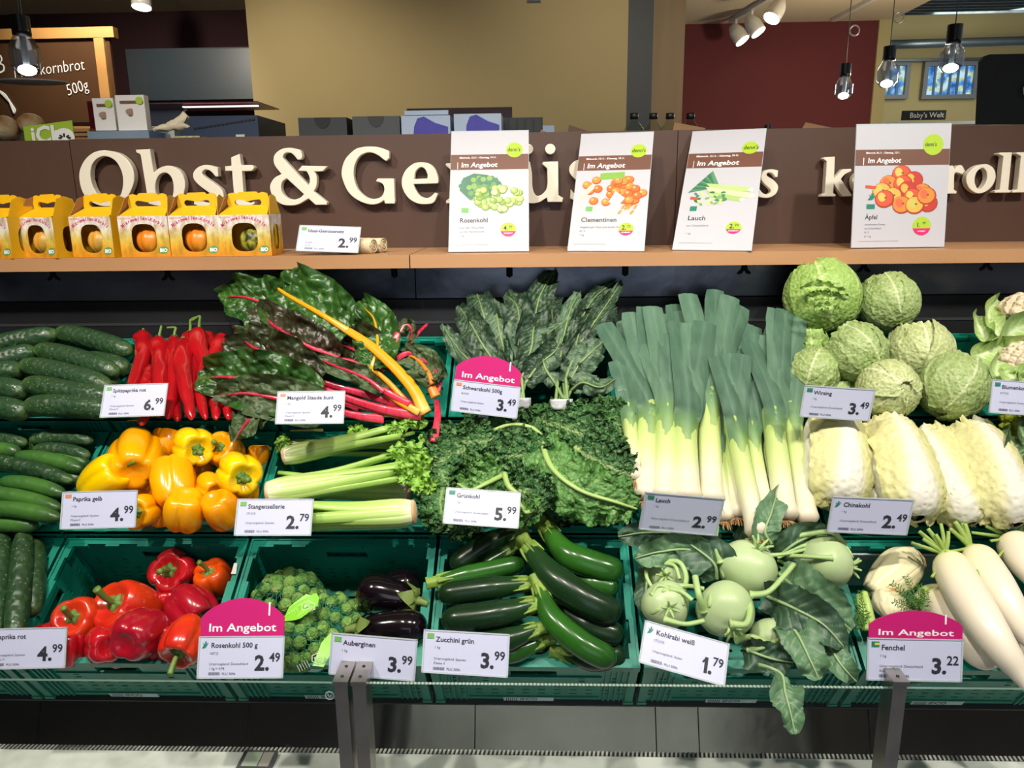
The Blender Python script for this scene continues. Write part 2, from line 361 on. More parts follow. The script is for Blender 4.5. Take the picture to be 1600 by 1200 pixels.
# ceiling tracks and spots
m_wsp = M('white_spot_housing', '#c9c6bf', .35)
def track(p0, p1, spots, label):
    r = thing('track_light', (V(p0)+V(p1))/2, label, 'lamp')
    d = (V(p1)-V(p0)); part('rail', G().obox(V(p0)-V((.018, 0, .0)), d, V((.036, 0, 0)), V((0, 0, .03))), m_wsp, r, False)
    for t, aim in spots:
        c = V(p0)+d*t; aim = V(aim).normalized()
        part('arm', G().tube([c, c-V((0, 0, .06))], .012, 8, 3), m_wsp, r)
        h = part('spot_head', G().tube([c-V((0, 0, .08))-aim*.05, c-V((0, 0, .08)), c-V((0, 0, .08))+aim*.1], lambda t, a: .03+.03*min(1, t*1.6), 18, 8), m_wsp, r)
        part('lens', G().tube([c-V((0, 0, .08))+aim*.098, c-V((0, 0, .08))+aim*.104], .056, 18, 2), m_bulbglow, h)
a = PZ(1142, 36, 2.92); b = PZ(1222, -12, 2.92)
track(a, b, ((.12, (.5, -.3, -.8)), (.45, (.5, -.3, -.8)), (.95, (-.5, -.3, -.8))), 'white ceiling track with three spot heads over the dark red wall')
a = PZ(1302, 34, 2.92); b = PZ(1385, -10, 2.92)
track(a, b, (), 'white ceiling track above the pendant lamp at the red wall')
a = PZ(203, -42, 2.93)
track(a-V((.3, .4, 0)), a+V((.1, .2, 0)), ((.8, (0, -.2, -1)),), 'white ceiling spot at the top edge above the slate panel')
a = PY(836, -4, 3.0); part('wall_sensor', G().box(a.x-.03, 3.0, a.z-.01, a.x+.02, 3.04, a.z+.03), m_white, None, False, label='small white block at the top edge before the tan wall', cat='fixture')
# ---------------------------------------------------------------- bread counter at the left
m_oak = M('oak_frame', '#a67b45', .5, n2=('#8a6232', 8, .6, (.3, 1, 1)), bump=('s', 20, .2, .002, (.3, 1, 1)))
Yb = 4.5
s = thing('chalkboard', PY(90, 205, Yb), 'wood-framed brown chalkboard with Mehrkornbrot 500g in chalk', 'board')
A, B = pb(-180, 58, 170, 196, Yb, .02); part('writing_surface', G().box(*A, *B), M('chalkboard_brown', '#4a3322', .18, n2=('#3c291b', 2, .6)), s, False)
def bar(p, q, w_, d=.05, nm='frame_rail', mt=None, Y=Yb-.02, par=None):
    a, b = PY(*p, Y), PY(*q, Y); dr = (b-a); n = V((-dr.z, 0, dr.x)).normalized()*w_
    return part(nm, G().obox(a, dr, n, V((0, d, 0))), mt or m_oak, par, False)
bar((-190, 66), (178, 58), .055, par=s); bar((-190, 206), (184, 206), .03, par=s); bar((178, 205), (161, 58), .055, par=s)
def chalk(s_, px, py, size, rot, par, bold=0.0, shear=.15):
    x = V((math.cos(rot), 0, math.sin(rot))); y = V((-math.sin(rot), 0, math.cos(rot))); g = G(); text_into(g, s_, size, PY(px, py, Yb-.005), x, y, bold, .8, shear); part('chalk_writing', g, m_chalk, par, False)
chalk('Mehrkornbrot', 22, 122, .088, .09, s, -.015); chalk('500g', 106, 150, .085, .25, s, -.012); chalk('B', -8, 116, .15, .1, s, -.012)
g = G()
for k in range(4): g.tube([PY(-4, 140, Yb-.006), PY(10+k*4, 150+k*6, Yb-.006), PY(22, 178, Yb-.006)], .004, 5, 10)
part('chalk_drawing', g, m_chalk, s)
s = thing('wall_cabinet', PY(300, 155, 5.6), 'slate grey cabinet front behind the bread counter', 'cabinet')
A, B = pb(205, 73, 392, 157, 5.6, .5); part('body', G().box(*A, *B), m_slate, s, False)
A, B = pb(236, 75, 398, 157, 5.57, .02); part('door', G().box(*A, *B), M('slate_door', '#36414a', .35, n2=('#2d373f', 1.5, .6)), s, False)
# burgundy shelf frame with a light strip
m_burg = M('burgundy_metal', '#7a1f33', .35)
s = thing('counter_rack', PY(270, 214, 3.6), 'burgundy framed counter rack behind the leaflet boxes', 'rack')
A, B = pb(145, 158, 402, 164, 3.6, .3); part('top_rail', G().box(*A, *B), m_burg, s, False)
A, B = pb(143, 158, 151, 215, 3.6, .3); A = (A[0], A[1], 1.695); part('side_rail', G().box(*A, *B), m_burg, s, False)
A, B = pb(285, 164, 402, 168, 3.62, .02); part('light_strip', G().box(*A, *B), M('strip_light', '#ffffff', .5, emit=('#ffffff', 1.2)), s, False)
A, B = pb(220, 165, 286, 215, 3.85, .02); part('back_panel', G().box(*A, *B), M('blue_grey_panel', '#8494ad', .4, n2=('#a9b2bd', 3, .6)), s, False)
# leaflet boxes, paper bag, steel box, dark crate
m_leaf = M('leaflet_white', '#e6e3df', .5)
def leaflet(x0, x1, y0, y1, Y, lb, seed):
    r = thing('leaflet_box', PY((x0+x1)/2, y1, Y), lb, 'leaflet box'); A, B = pb(x0, y0, x1, y1, Y, .03)
    part('body', G().box(*A, *B), m_leaf, r, False); A2, B2 = pb(x0+1, y0+9, x1-1, y0+14, Y-.002, .001)
    part('brown_band', G().box(*A2, *B2), M('poster_brown', '#6f4a3c', .5), r, False)
    g = G(); c = PY(x1-7, y0+9, Y-.004); g.prism([c+V((math.cos(a*PI/8)*.012, 0, math.sin(a*PI/8)*.012)) for a in range(16)], (0, .002, 0)); part('green_dot', g, M('lime_print', '#a8c832', .5), r, False)
    g = G(); c = PY((x0+x1)/2, y0+27, Y-.003); g.ball(c, .016, 12, 8, None, None, (1.1, .1, .7)); part('printed_picture', g, M('bread_print', ['#a98a78', '#d8a67c'][seed], .6), r, True)
leaflet(150, 176, 153, 204, 2.60, 'narrow white leaflet box left on the blue steel box', 0); leaflet(186, 224, 148, 204, 2.57, 'wider white leaflet box with a brown band beside the paper bag', 1)
A, B = pb(138, 204, 232, 221, 2.55, .22)
g = G().box(A[0], A[1], 1.695, B[0], B[1], B[2]); part('steel_box', g, M('blue_steel', '#8aa7cf', .25, .6, n2=('#c7dbf2', 3, .8, (1, 1, .1))), None, False, label='shiny blue grey steel box carrying the leaflet boxes', cat='box')
g = G(); pts = []
def bag(u, v):
    a = u*2*PI; r_ = 1-.75*v**3; c = PY(246, 196, 2.6)
    return c + V(((v-.1)*.11+.008*math.sin(5*a), math.cos(a)*.03*r_*(.4+.7*v*v), math.sin(a)*.022*(.35+1.0*v*v)+.028*v*v+noise.noise(V((u*7, v*6, 1)))*.008-.01)), (u, v, 0)
g.grid(bag, 16, 14, True); part('paper_bag', g, M('cream_paper', '#dfd3b6', .8, bump=('n', 60, .4, .003)), None, label='crumpled cream paper bag lying beside the leaflet boxes', cat='bag')
A, B = pb(236, 203, 272, 220, 2.7, .1); part('carton', G().box(A[0], A[1], 1.695, B[0], B[1], B[2]), M('grey_card', '#b9bdb8', .6), None, False, label='small grey carton right of the blue steel box', cat='box')
A, B = pb(270, 212, 312, 221, 2.5, .1); part('flat_pack', G().box(A[0], A[1], 1.695, B[0], B[1], B[2]), M('patterned_pack', '#8f8a60', .6, n2=('#d5d0b0', 60, .8)), None, False, label='flat patterned pack in front of the dark blue crate', cat='package')
s = thing('blue_crate', PY(340, 218, 2.75), 'dark blue plastic crate behind the sign, left of the tan wall', 'crate')
A, B = pb(280, 180, 402, 220, 2.75, .3); m_bluec = M('navy_plastic', '#1d3352', .5)
part('body', G().box(A[0], A[1], 1.695, B[0], B[1], B[2]), m_bluec, s, False)
for i in range(16):
    x = 305+i*6; y = 201-i*.95; a = PY(x, y, 2.748); part('hole', G().box(a.x-.005, 2.747, a.z-.003, a.x+.005, 2.75, a.z+.003), m_dark, s, False)
A, B = pb(369, 210, 382, 217, 2.745, .003); part('sticker', G().box(*A, *B), m_white, s, False)
# crispbread stack behind sign
A, B = pb(117, 200, 139, 221, 2.6, .15); g = G()
for i in range(4): g.box(A[0], A[1], B[2]-.014*(i+1)+.003, B[0], B[1], B[2]-.014*i-.001)
part('wooden_grate', g, m_oak, None, False, label='stack of thin wooden slats between the green card and the steel box', cat='slats')
# loaves
m_loaf = M('floury_crust', '#a87a45', .8, n2=('#e6d3ab', 14, .9), bump=('n', 30, .8, .01))
for i, (px, py, r_, lb) in enumerate(((6, 200, 22, 'round floury loaf cut off by the left edge'), (48, 194, 19, 'round floury loaf highest behind the green card'), (36, 208, 17, 'floury loaf half hidden by the green card'))):
    c = PY(px, py, 2.75+.04*i); rr = PX2M(c, r_)
    part('bread_loaf', G().ball(c, rr, 24, 16, lambda a, t: 1+.06*math.sin(5*a+i*2)*math.sin(t)+.05*noise.noise(V((a*2, t*3, i))), None, (1, 1, .85)), m_loaf, label=lb, cat='bread', group='loaves on the bread counter')
s = thing('counter_card', PY(77, 222, 2.4), 'lime green card with ich lettering and white emblem', 'sign')
pts = [PY(x, y, 2.42) for x, y in ((40, 226), (36, 198), (112, 188), (118, 226))]
part('card', G().prism(pts, (0, .003, 0)), M('lime_card', '#8fae2c', .5), s, False)
g = G(); text_into(g, 'iCh', .068, PY(50, 224, 2.418), V((1, 0, .06)), V((0, 0, 1)), .03); part('lettering', g, m_white, s, False)
g = G(); c = PY(101, 214, 2.417); g.prism([c+V((math.cos(a*PI/12)*.031, 0, math.sin(a*PI/12)*.026)) for a in range(24)], (0, .001, 0)); part('white_emblem', g, m_white, s, False)
g = G()
for k in range(5):
    a0 = PI*k/4; g.ball(c+V((math.cos(a0)*.014, -.0015, math.sin(a0)*.007-.002)), .006, 8, 6, None, (math.cos(a0), 0, math.sin(a0)*.6), (.6, .15, 1))
part('emblem_leaves', g, m_blk, s)
# boxes behind the sign in the middle
def pbox(name, x0, y0, x1, y1, Y, d, mat, lb, cat, extra=None):
    r = thing(name, PY((x0+x1)/2, y1, Y), lb, cat); A, B = pb(x0, y0, x1, y1, Y, d)
    part('body', G().box(A[0], A[1], 1.695, B[0], B[1], B[2]), mat, r, False)
    return r, A, B
for x0, x1, y0, cm, lb in ((468, 541, 183, '#2b3237', 'dark grey box with a thumb notch, left one behind the sign'), (552, 624, 181, '#464b50', 'mid grey box with a thumb notch, beside the blue tissue boxes')):
    r, A, B = pbox('storage_box', x0, y0, x1, 218, 2.75, .28, M('card_'+cm[1:], cm, .5), lb, 'box')
    c = V(((A[0]+B[0])/2, 2.748, B[2])); part('thumb_notch', G().prism([c+V((math.cos(a*PI/10)*.028, 0, math.sin(a*PI/10)*-.036)) for a in range(11)], (0, .001, 0)), M('notch_dark_'+cm[1:], {'#2b3237': '#191c1f', '#464b50': '#35383a'}[cm], .6), r, False)
for x0, x1, y0, lb in ((628, 703, 180, 'pale blue box with violet print and raised lid'), (710, 783, 177, 'pale blue box with violet print, half behind the sprout poster')):
    r, A, B = pbox('printed_box', x0, y0, x1, 216, 2.72, .26, M('pale_blue_card', '#a9bcd6', .45, n2=('#c3d2e3', 4, .6)), lb, 'box')
    pts = [PY(x, y, 2.716) for x, y in ((x0+24, y0+5), (x0+34, y0+2), (x0+52, y0+12), (x1-3, y0+18), (x1-3, 213), (x0+18, 213), (x0+19, y0+18))]
    part('violet_print', G().prism(pts, (0, .003, 0)), M('violet_print', '#3a35a0', .5, n2=('#4a49b4', 20, .5)), r, False)
    if x0 == 628: A, B = pb(632, 172, 700, 180, 2.78, .02); part('lid', G().box(*A, *B), MATS['pale_blue_card'], r, False)
pbox('rear_board', 636, 167, 800, 185, 3.3, .03, m_burg if False else M('dark_burgundy', '#43212b', .5), 'dark burgundy board behind the blue boxes', 'board')
r, A, B = pbox('black_bin', 785, 183, 848, 214, 2.9, .3, M('black_plastic', '#20262c', .5), 'black bin with ribs behind the sprout poster', 'bin')
for i in range(5): x = A[0]+.02+i*.03; part('rib', G().box(x, 2.895, A[2], x+.004, 2.9, B[2]-.005), m_dark, r, False)
pbox('label_box', 848, 196, 866, 210, 2.85, .05, M('light_blue_card', '#93a8c6', .5), 'small light blue box right of the black bin', 'box')
m_kraft = M('kraft_card', '#8f6c4a', .75, n2=('#7c5c3d', 10, .5)); m_kraft2 = M('kraft_card_dark', '#5a4232', .75)
for i, (pts, mt, lb) in enumerate((([(838, 214), (846, 202), (868, 208), (868, 214)], m_kraft, 'low kraft cardboard flap next to the black bin'), ([(886, 212), (889, 195), (938, 205), (936, 212)], m_kraft2, 'dark cardboard flap behind the clementine poster'), ([(1048, 210), (1054, 191), (1102, 200), (1101, 210)], m_kraft, 'kraft cardboard flap in front of the bottles'), ([(1248, 204), (1259, 191), (1302, 200), (1300, 204)], m_kraft, 'kraft cardboard flap before the dark red wall'))):
    part('cardboard_flap', G().prism([PY(x, y+(6 if y > 203 else 0), 2.55) for x, y in pts], (0, .004, 0)), mt, None, False, label=lb, cat='cardboard')
m_bgl = glass_mat('bottle_glass', (.86, .9, .86, 1)); m_cap = M('black_cap', '#141416', .4)
for i, (px, lb) in enumerate(((991, 'glass bottle neck before the navy strip'), (1021, 'second glass bottle from the left before the wooden pillar'), (1047, 'third glass bottle, next to the kraft flap'), (1079, 'rightmost glass bottle before the red wall'))):
    c = PY(px, 180, 2.7); r = thing('bottle', c-V((0, 0, .25)), lb, 'bottle', 'bottles behind the sign')
    part('glass', G().tube([c-V((0, 0, z)) for z in (0, .02, .035, .05, .07, .1, c.z-1.695)], lambda t, a: .012+.025*max(0, min(1, (t-.12)*2.6)), 16, 24), m_bgl, r)
    part('cap', G().tube([c+V((0, 0, .006)), c-V((0, 0, .012))], .014, 14, 2), m_cap, r)
s_ = PY(1200, 195, 2.7); part('glass_jar', G().tube([s_-V((0, 0, z)) for z in (0, .01, .06)], .012, 12, 4), m_cap, label='small black capped jar right of the leek poster', cat='jar')
# plank carrying the things behind the sign, top just under the sign edge
s = thing('rear_counter', V((0, 2.8, 0)), 'counter behind the sign carrying boxes and bottles', 'counter')
part('worktop', G().box(-2.6, 2.36, 1.66, 3.0, 4.0, 1.695), m_slate, s, False); part('front', G().box(-2.6, 2.5, 0, 3.0, 3.2, 1.66), m_slate, s, False)
# ================================================================ sign board, letters, wooden shelf
m_sign = M('sign_brown', '#50392e', .42, n2=('#483329', 3, .5)); m_letter = M('letter_cream', '#e6dfcc', .5)
zs0, zs1 = 1.416, 1.735
def X_at(px, py, Y): return PY(px, py, Y).x
cuts = [-2.6, X_at(119, 300, 2.285), X_at(1056, 300, 2.285), 3.0]
sb = thing('sign_board', V((0, 2.285, zs0)), 'long brown sign board behind the wooden shelf', 'sign')
for i in range(3): part('board_panel', G().box(cuts[i]+.001, 2.285, zs0, cuts[i+1]-.001, 2.31, zs1-(.0 if i else .002)), m_sign, sb, False)
GL = {}
def P_(ox, oy, k, pts): return [(ox+p[0]/k, oy+p[1]/k, len(p) > 2) for p in pts]
c = 1
GL['O'] = (P_(110, 215, 10, [(500,200),(360,235),(230,340),(150,500),(140,660),(190,850),(300,985),(440,1055),(580,1075),(740,1040),(880,930),(960,790),(995,640),(975,490),(900,360),(780,260),(650,215)]), P_(110, 215, 10, [(500,290),(400,340),(330,440),(312,600),(350,760),(420,880),(520,970),(620,1000),(720,970),(790,880),(820,740),(815,590),(770,460),(700,360),(600,300)]))
GL['b'] = (P_(110, 215, 10, [(1020,190,c),(1240,180,c),(1300,550,c),(1400,470),(1540,440),(1690,500),(1770,620),(1790,760),(1750,930),(1650,1040),(1500,1080),(1330,1060),(1220,1030,c),(1100,290,c),(1085,255),(1030,230,c)]), P_(110, 215, 10, [(1470,545),(1380,590),(1330,700),(1330,850),(1380,980),(1470,1020),(1560,990),(1600,900),(1610,760),(1590,650),(1540,575)]))
GL['s'] = (P_(260, 215, 10, [(800,470,c),(700,440),(600,430),(500,460),(430,530),(415,600),(440,670),(530,760),(640,840),(720,900),(740,960),(700,1010),(620,1020),(540,1000),(490,960),(440,900,c),(430,1040,c),(540,1080),(680,1085),(800,1050),(880,970),(890,880),(850,800),(740,710),(620,630),(560,570),(570,520),(620,495),(700,530),(770,610,c),(810,600,c)]),)
GL['t'] = (P_(260, 215, 10, [(1010,310,c),(1140,255,c),(1170,430,c),(1340,430,c),(1370,470),(1330,520,c),(1180,525,c),(1210,900),(1240,1000),(1300,1020),(1380,1000,c),(1370,1040,c),(1250,1085),(1150,1070),(1080,1010),(1055,880),(1025,520,c),(920,520,c),(915,450,c),(1015,440,c)]),)
GL['&'] = (P_(410, 215, 10, [(590,200),(500,170),(400,160),(280,190),(190,270),(175,370),(210,460),(300,570,c),(190,630),(125,730),(125,830),(180,950),(300,1040),(430,1060),(560,1040),(720,950,c),(830,1050,c),(1000,1050,c),(1010,1010,c),(800,840,c),(840,760),(850,640),(830,560),(800,530,c),(940,525,c),(1020,450,c),(620,440,c),(555,515,c),(690,525,c),(730,600),(740,680),(720,750,c),(350,350),(325,290),(350,245),(410,230),(480,260),(550,345,c),(600,335,c),(622,290)]), P_(410, 215, 10, [(380,635,c),(310,690),(290,790),(330,890),(410,955),(500,970),(590,940),(650,885,c)]))
GL['G'] = (P_(560, 215, 10, [(480,210,c),(330,155),(190,140),(60,150),(-60,190),(-200,330),(-260,500),(-250,640),(-170,830),(-50,950),(90,1020),(220,1045),(330,1020),(400,975,c),(415,1030,c),(560,1030,c),(570,1000,c),(555,640,c),(300,640,c),(275,680,c),(360,710),(400,760),(400,850),(350,930),(240,960),(120,930),(0,820),(-60,680),(-75,560),(-60,430),(0,310),(90,245),(190,230),(300,270),(380,330),(430,365,c),(480,320,c)]),)
GL['e'] = (P_(560, 215, 10, [(980,385),(860,410),(740,510),(680,650),(690,790),(770,930),(890,1015),(1020,1040),(1170,1015),(1240,880,c),(1200,860,c),(1120,930),(1040,945),(950,900),(890,810),(860,725,c),(1230,715,c),(1248,690),(1240,600),(1190,480),(1100,405)]), P_(560, 215, 10, [(870,650,c),(890,530),(970,460),(1040,490),(1080,580),(1075,640,c)]))
GL['m'] = (P_(560, 215, 10, [(1360,430,c),(1370,405,c),(1500,400,c),(1530,470,c),(1640,400),(1720,430),(1760,480,c),(1860,400),(1970,430),(2000,550),(2010,950,c),(2060,985,c),(2050,1025,c),(1820,1025,c),(1820,990,c),(1860,950,c),(1850,600),(1820,520),(1770,560,c),(1780,950,c),(1810,990,c),(1800,1025,c),(1590,1025,c),(1590,990,c),(1630,950,c),(1620,600),(1590,530),(1540,560,c),(1545,950,c),(1580,990,c),(1575,1025,c),(1370,1025,c),(1370,990,c),(1420,950,c),(1440,500,c)]),)
dot = lambda x, y, r: [(x+r*math.cos(a*PI/8), y+r*math.sin(a*PI/8)) for a in range(16)]
GL['ü'] = (P_(800, 215, 10, [(470,410,c),(490,380,c),(720,375,c),(725,900,c),(800,945,c),(785,1005,c),(560,1005,c),(545,935,c),(420,1010),(280,1025),(170,980),(130,880),(120,450,c),(60,420,c),(60,385,c),(280,380,c),(310,560),(320,780),(370,900),(450,900),(530,820),(555,700),(550,480,c)]), P_(800, 215, 10, dot(598, 178, 80)), P_(800, 215, 10, dot(250, 180, 80)))
GL['s_'] = (P_(1160, 215, 10, [(558,515,c),(470,497),(380,505),(320,540),(295,600),(300,660),(340,720),(430,800),(440,850),(400,885),(350,885),(300,850),(265,800,c),(250,920,c),(330,940),(430,935),(520,880),(558,800),(545,730),(480,660),(400,610),(380,580),(400,550),(440,548),(480,570),(520,620,c),(550,610,c)]),)
GL['k'] = (P_(1260, 205, 11.43, [(300,490,c),(330,465,c),(510,455,c),(495,850,c),(650,680,c),(800,675,c),(805,710,c),(690,770),(615,855,c),(810,1140,c),(800,1160,c),(650,1165,c),(490,940,c),(480,1110,c),(530,1135,c),(510,1165,c),(260,1165,c),(270,1135,c),(330,1110,c),(365,540,c)]),)
GL['r'] = (P_(1460, 215, 11.43, [(150,520,c),(330,500,c),(360,560,c),(430,500),(500,505),(550,600,c),(500,655,c),(430,630),(360,650),(350,930,c),(400,960,c),(390,1000,c),(150,1000,c),(150,970,c),(200,930,c),(200,560,c)]),)
GL['o'] = (P_(1460, 215, 11.43, [(880,475),(730,520),(600,640),(570,760),(620,900),(750,990),(880,980),(1020,880),(1095,720),(1070,570),(980,490)]), P_(1460, 215, 11.43, [(850,540),(760,610),(720,740),(740,860),(800,930),(880,870),(940,740),(935,620),(900,560)]))
GL['l'] = (P_(1460, 215, 11.43, [(1145,290,c),(1170,270,c),(1385,265,c),(1320,930,c),(1370,950,c),(1360,980,c),(1080,985,c),(1080,960,c),(1170,930,c),(1235,340,c),(1210,320,c)]),)
def smooth_closed(pts):
    n = len(pts); out = []
    for i in range(n):
        p0, p1, p2, p3 = pts[i-1], pts[i], pts[(i+1) % n], pts[(i+2) % n]
        a = V(p0[:2]) if not p1[2] else V(p1[:2])*2-V(p2[:2]); d = V(p3[:2]) if not p2[2] else V(p2[:2])*2-V(p1[:2]); b = V(p1[:2]); c_ = V(p2[:2])
        if p1[2] and p2[2]: out.append(b); continue
        for k in range(4):
            t = k/4; out.append(.5*((2*b)+(c_-a)*t+(2*a-5*b+4*c_-d)*t*t+(3*b-a-3*c_+d)*t**3))
    return out
YL = 2.252
def letter(gl, word, dx=0, dy=0):
    cu = bpy.data.curves.new('l', 'CURVE'); cu.dimensions = '2D'; cu.fill_mode = 'BOTH'; cu.extrude = .0105; cu.bevel_depth = .0018; cu.bevel_resolution = 1; cu.offset = -.0015
    for ct in GL[gl]:
        sp = cu.splines.new('POLY'); q = smooth_closed(ct); sp.points.add(len(q)-1)
        for pnt, xy in zip(sp.points, q):
            w_ = PY(xy.x+dx, xy.y+dy, YL); pnt.co = (w_.x, w_.z, 0, 1)
        sp.use_cyclic_u = True
    o = bpy.data.objects.new('l', cu); COL.objects.link(o); dg = bpy.context.evaluated_depsgraph_get(); me = bpy.data.meshes.new_from_object(o.evaluated_get(dg))
    bpy.data.objects.remove(o); g = G(); g.add([V((v.co.x, YL+.012-v.co.z, v.co.y)) for v in me.vertices], [tuple(f.vertices) for f in me.polygons])
    part('letter', g, m_letter, sb, False)
    g2 = G(); xs = [v.x for v in g.v]; zs = [v.z for v in g.v]
    for fx in (.25, .75):                                   # stand-off pins between letter and board
        x = min(xs)+(max(xs)-min(xs))*fx
        cand = min(g.v, key=lambda v: abs(v.x-x)+.3*abs(v.z-(min(zs)+max(zs))/2))
        g2.tube([V((cand.x, YL+.02, cand.z)), V((cand.x, 2.287, cand.z))], .002, 6, 2)
    part('standoff_pin', g2, m_dark, sb)
for a in (('O', ''), ('b', ''), ('s', ''), ('t', ''), ('&', ''), ('G', ''), ('e', ''), ('m', ''), ('ü', ''), ('s', '', 588, -9), ('e', '', 322, -6), ('s_', ''), ('k', ''), ('o', '', -178, 4), ('r', ''), ('o', ''), ('l', ''), ('l', '', 27.5, -.4)): letter(*a)
# shelf planks
m_shelf = M('beech_shelf', '#b98c64', .45, n2=('#a67a50', 7, .6, (.25, 1, 1)), bump=('s', 30, .15, .001, (.2, 1, 1)))
xm = X_at(640, 405, 1.97); SH = 1.4165
for x0, x1, dz, lb in ((-2.6, xm-.0015, 0, 'left beech shelf plank under the yellow pumpkin boxes'), (xm+.0015, 3.0, .0015, 'right beech shelf plank under the four offer posters')):
    g = G(); g.box(x0, 1.97, SH-.034, x1, 2.284, SH-.0005+dz*0); o = part('shelf_plank', g, m_shelf, None, False, label=lb, cat='shelf')
# ================================================================ the refrigerated case
case = thing('refrigerated_case', V((0, 1.6, 0)), 'long refrigerated vegetable case with steel and black inner walls', 'display case')
m_steel = M('reflection_mottled_steel', '#858a96', .3, .7, n2=('#3f4754', 3.2, .9, (1, 1, 2.0)), bump=('n', 3, .18, .03))  # dark blotches in the colour imitate uneven reflections of the shop
m_black = M('black_case_wall', '#17191b', .45, n2=('#202326', 5, .6)); m_steelf = M('floor_steel', '#857a6c', .17, 1, n2=('#5c5246', 4, .7), bump=('n', 6, .15, .01))
YP = 2.1
zt, zb = SH-.03, PY(640, 466, YP).z
for a, b in ((-2.6, X_at(649, 440, YP)), (X_at(649, 440, YP), 1.75), (1.75, 3.0)): part('steel_wall_panel', G().box(a+.0015, YP, zb, b-.0015, YP+.01, zt), m_steel, case, False)
part('black_wall', G().box(-2.6, YP-.004, .6, 3.0, YP+.04, zb-.003), m_black, case, False)
z2 = PY(640, 503, YP-.03).z; part('black_ledge', G().box(-2.6, YP-.035, .95, 3.0, YP-.004, z2), m_black, case, False)
part('ledge_edge', G().box(-2.6, YP-.037, z2-.004, 3.0, YP-.03, z2+.002), M('edge_grey', '#4a4d50', .4, .5), case, False)
for px, py, ty in ((83, 428, 1), (262, 428, 1), (437, 422, 0), (616, 424, 0), (796, 423, 0), (977, 421, 0), (1163, 418, 2), (1350, 415, 1), (1542, 412, 1)):
    c = PY(px, py, YP-.001); k = PX2M(c, 1); q = lambda x, y: V((c.x+x*k, YP-.0015, c.z-y*k)); g = G()
    if ty == 0: g.prism([q(x, y) for x, y in ((-5, -9), (0, -11), (5, -9), (5, 8), (0, 11), (-5, 8))], (0, .003, 0))
    else: g.prism([q(x, y) for x, y in ((-4, -10), (4, -10), (5, 2), (11, 8), (9, 11), (3, 9), (0, 4), (-3, 9), (-9, 11), (-11, 8), (-5, 2))], (0, .003, 0))
    part('keyhole_slot', g, M('slot_black', '#050506', .8), case, False)
# floor of the case in front of the crates: steel plates, air grille, white ledge
ya, za = RV(1, 0, 0, -.185).y+.02, RV(1, 0, 0, -.185).z
GRL = []
xb = [-2.6] + [PY(px, 1140, 1.42).x for px in (84, 400, 745, 1020, 1085, 1345)] + [3.0]
yg, zg = 1.363, 1.55-1.108
for i in range(len(xb)-1):
    g = G(); g.obox((xb[i]+.0012, yg, zg), (xb[i+1]-xb[i]-.0024, 0, 0), (0, ya-yg, za-zg), (0, .002, -.004)); part('floor_plate', g, m_steelf, case, False)
g = G(); n = 300
for i in range(n):
    x = -1.3+i*.0088; g.obox((x, yg-.012, zg+.0012), (.0042, 0, 0), (.002, .013, 0), (0, 0, .002))
part('air_grille', g, M('grille_light', '#b9b7ae', .4), case, False, kind='stuff'); part('grille_channel', G().box(-2.6, yg-.014, zg-.03, 3.0, yg+.004, zg+.0005), M('grille_dark', '#121212', .8), case, False)
m_ledge = M('white_scuffed_ledge', '#ecebe4', .45, n2=('#bdbbb0', 16, .6), bump=('n', 30, .1, .002))
part('white_ledge', G().box(-2.6, 1.205, zg-.02, 3.0, yg-.013, zg+.002), m_ledge, case, False); part('base', G().box(-2.6, 1.205, 0, 3.0, 2.1, zg-.03), M('case_base_grey', '#7d7f80', .5), case, False)
# supports under the crates
for r in (1, 2, 3):
    a = RV(r, -2.2, .0, -.176); g = G(); g.obox(a, (4.8, 0, 0), SLP*.27, -NRM*.006); part('support_tray', g, m_black, case, False)
s = thing('thermometer', PY(405, 1192, 1.25), 'small grey digital thermometer lying on the white ledge', 'thermometer')
c = PZ(405, 1192, zg+.002); part('body', G().box(c.x-.036, c.y-.03, zg+.002, c.x+.032, c.y+.022, zg+.014), M('grey_rubber', '#4c4a4d', .5), s, False)
part('display', G().box(c.x-.028, c.y-.024, zg+.014, c.x+.004, c.y+.016, zg+.0146), M('lcd', '#aab19f', .3), s, False); part('faceplate', G().box(c.x+.006, c.y-.024, zg+.014, c.x+.027, c.y+.016, zg+.0146), M('lcd2', '#a39b92', .3), s, False)
# glass front and its posts
YG = 1.17; zgl = PY(800, 1071, YG).z; zlow = .2
m_post = M('brushed_post', '#b3ada4', .3, 1, n2=('#8d857b', 20, .4)); m_edge = M('glass_edge', '#5f7a70', .3)
xg = [-2.4, PY(545, 1071, YG).x, PY(1398, 1075, YG).x, 2.6]
gp = thing('glass_barrier', V((0, YG, zlow)), 'low clear glass front along the vegetable case', 'glass panel')
for i in range(3):
    p = part('pane', G().box(xg[i]+.004, YG, zlow, xg[i+1]-.004, YG+.006, zgl), GLASS, gp, False)
    if i: 
        g = G(); x = xg[i]+.03
        if i == 1:
            while x < xg[2]-.02: g.box(x, YG-.0002, zgl, x+.0035, YG+.0055, zgl+.0012); x += .0065
            part('edge_dots', g, M('edge_dot', '#9fada0', .5), p, False, kind='stuff')
    part('polished_edge', G().box(xg[i]+.004, YG+.0005, zgl-.0003, xg[i+1]-.004, YG+.0055, zgl+.0006), m_edge, p, False)
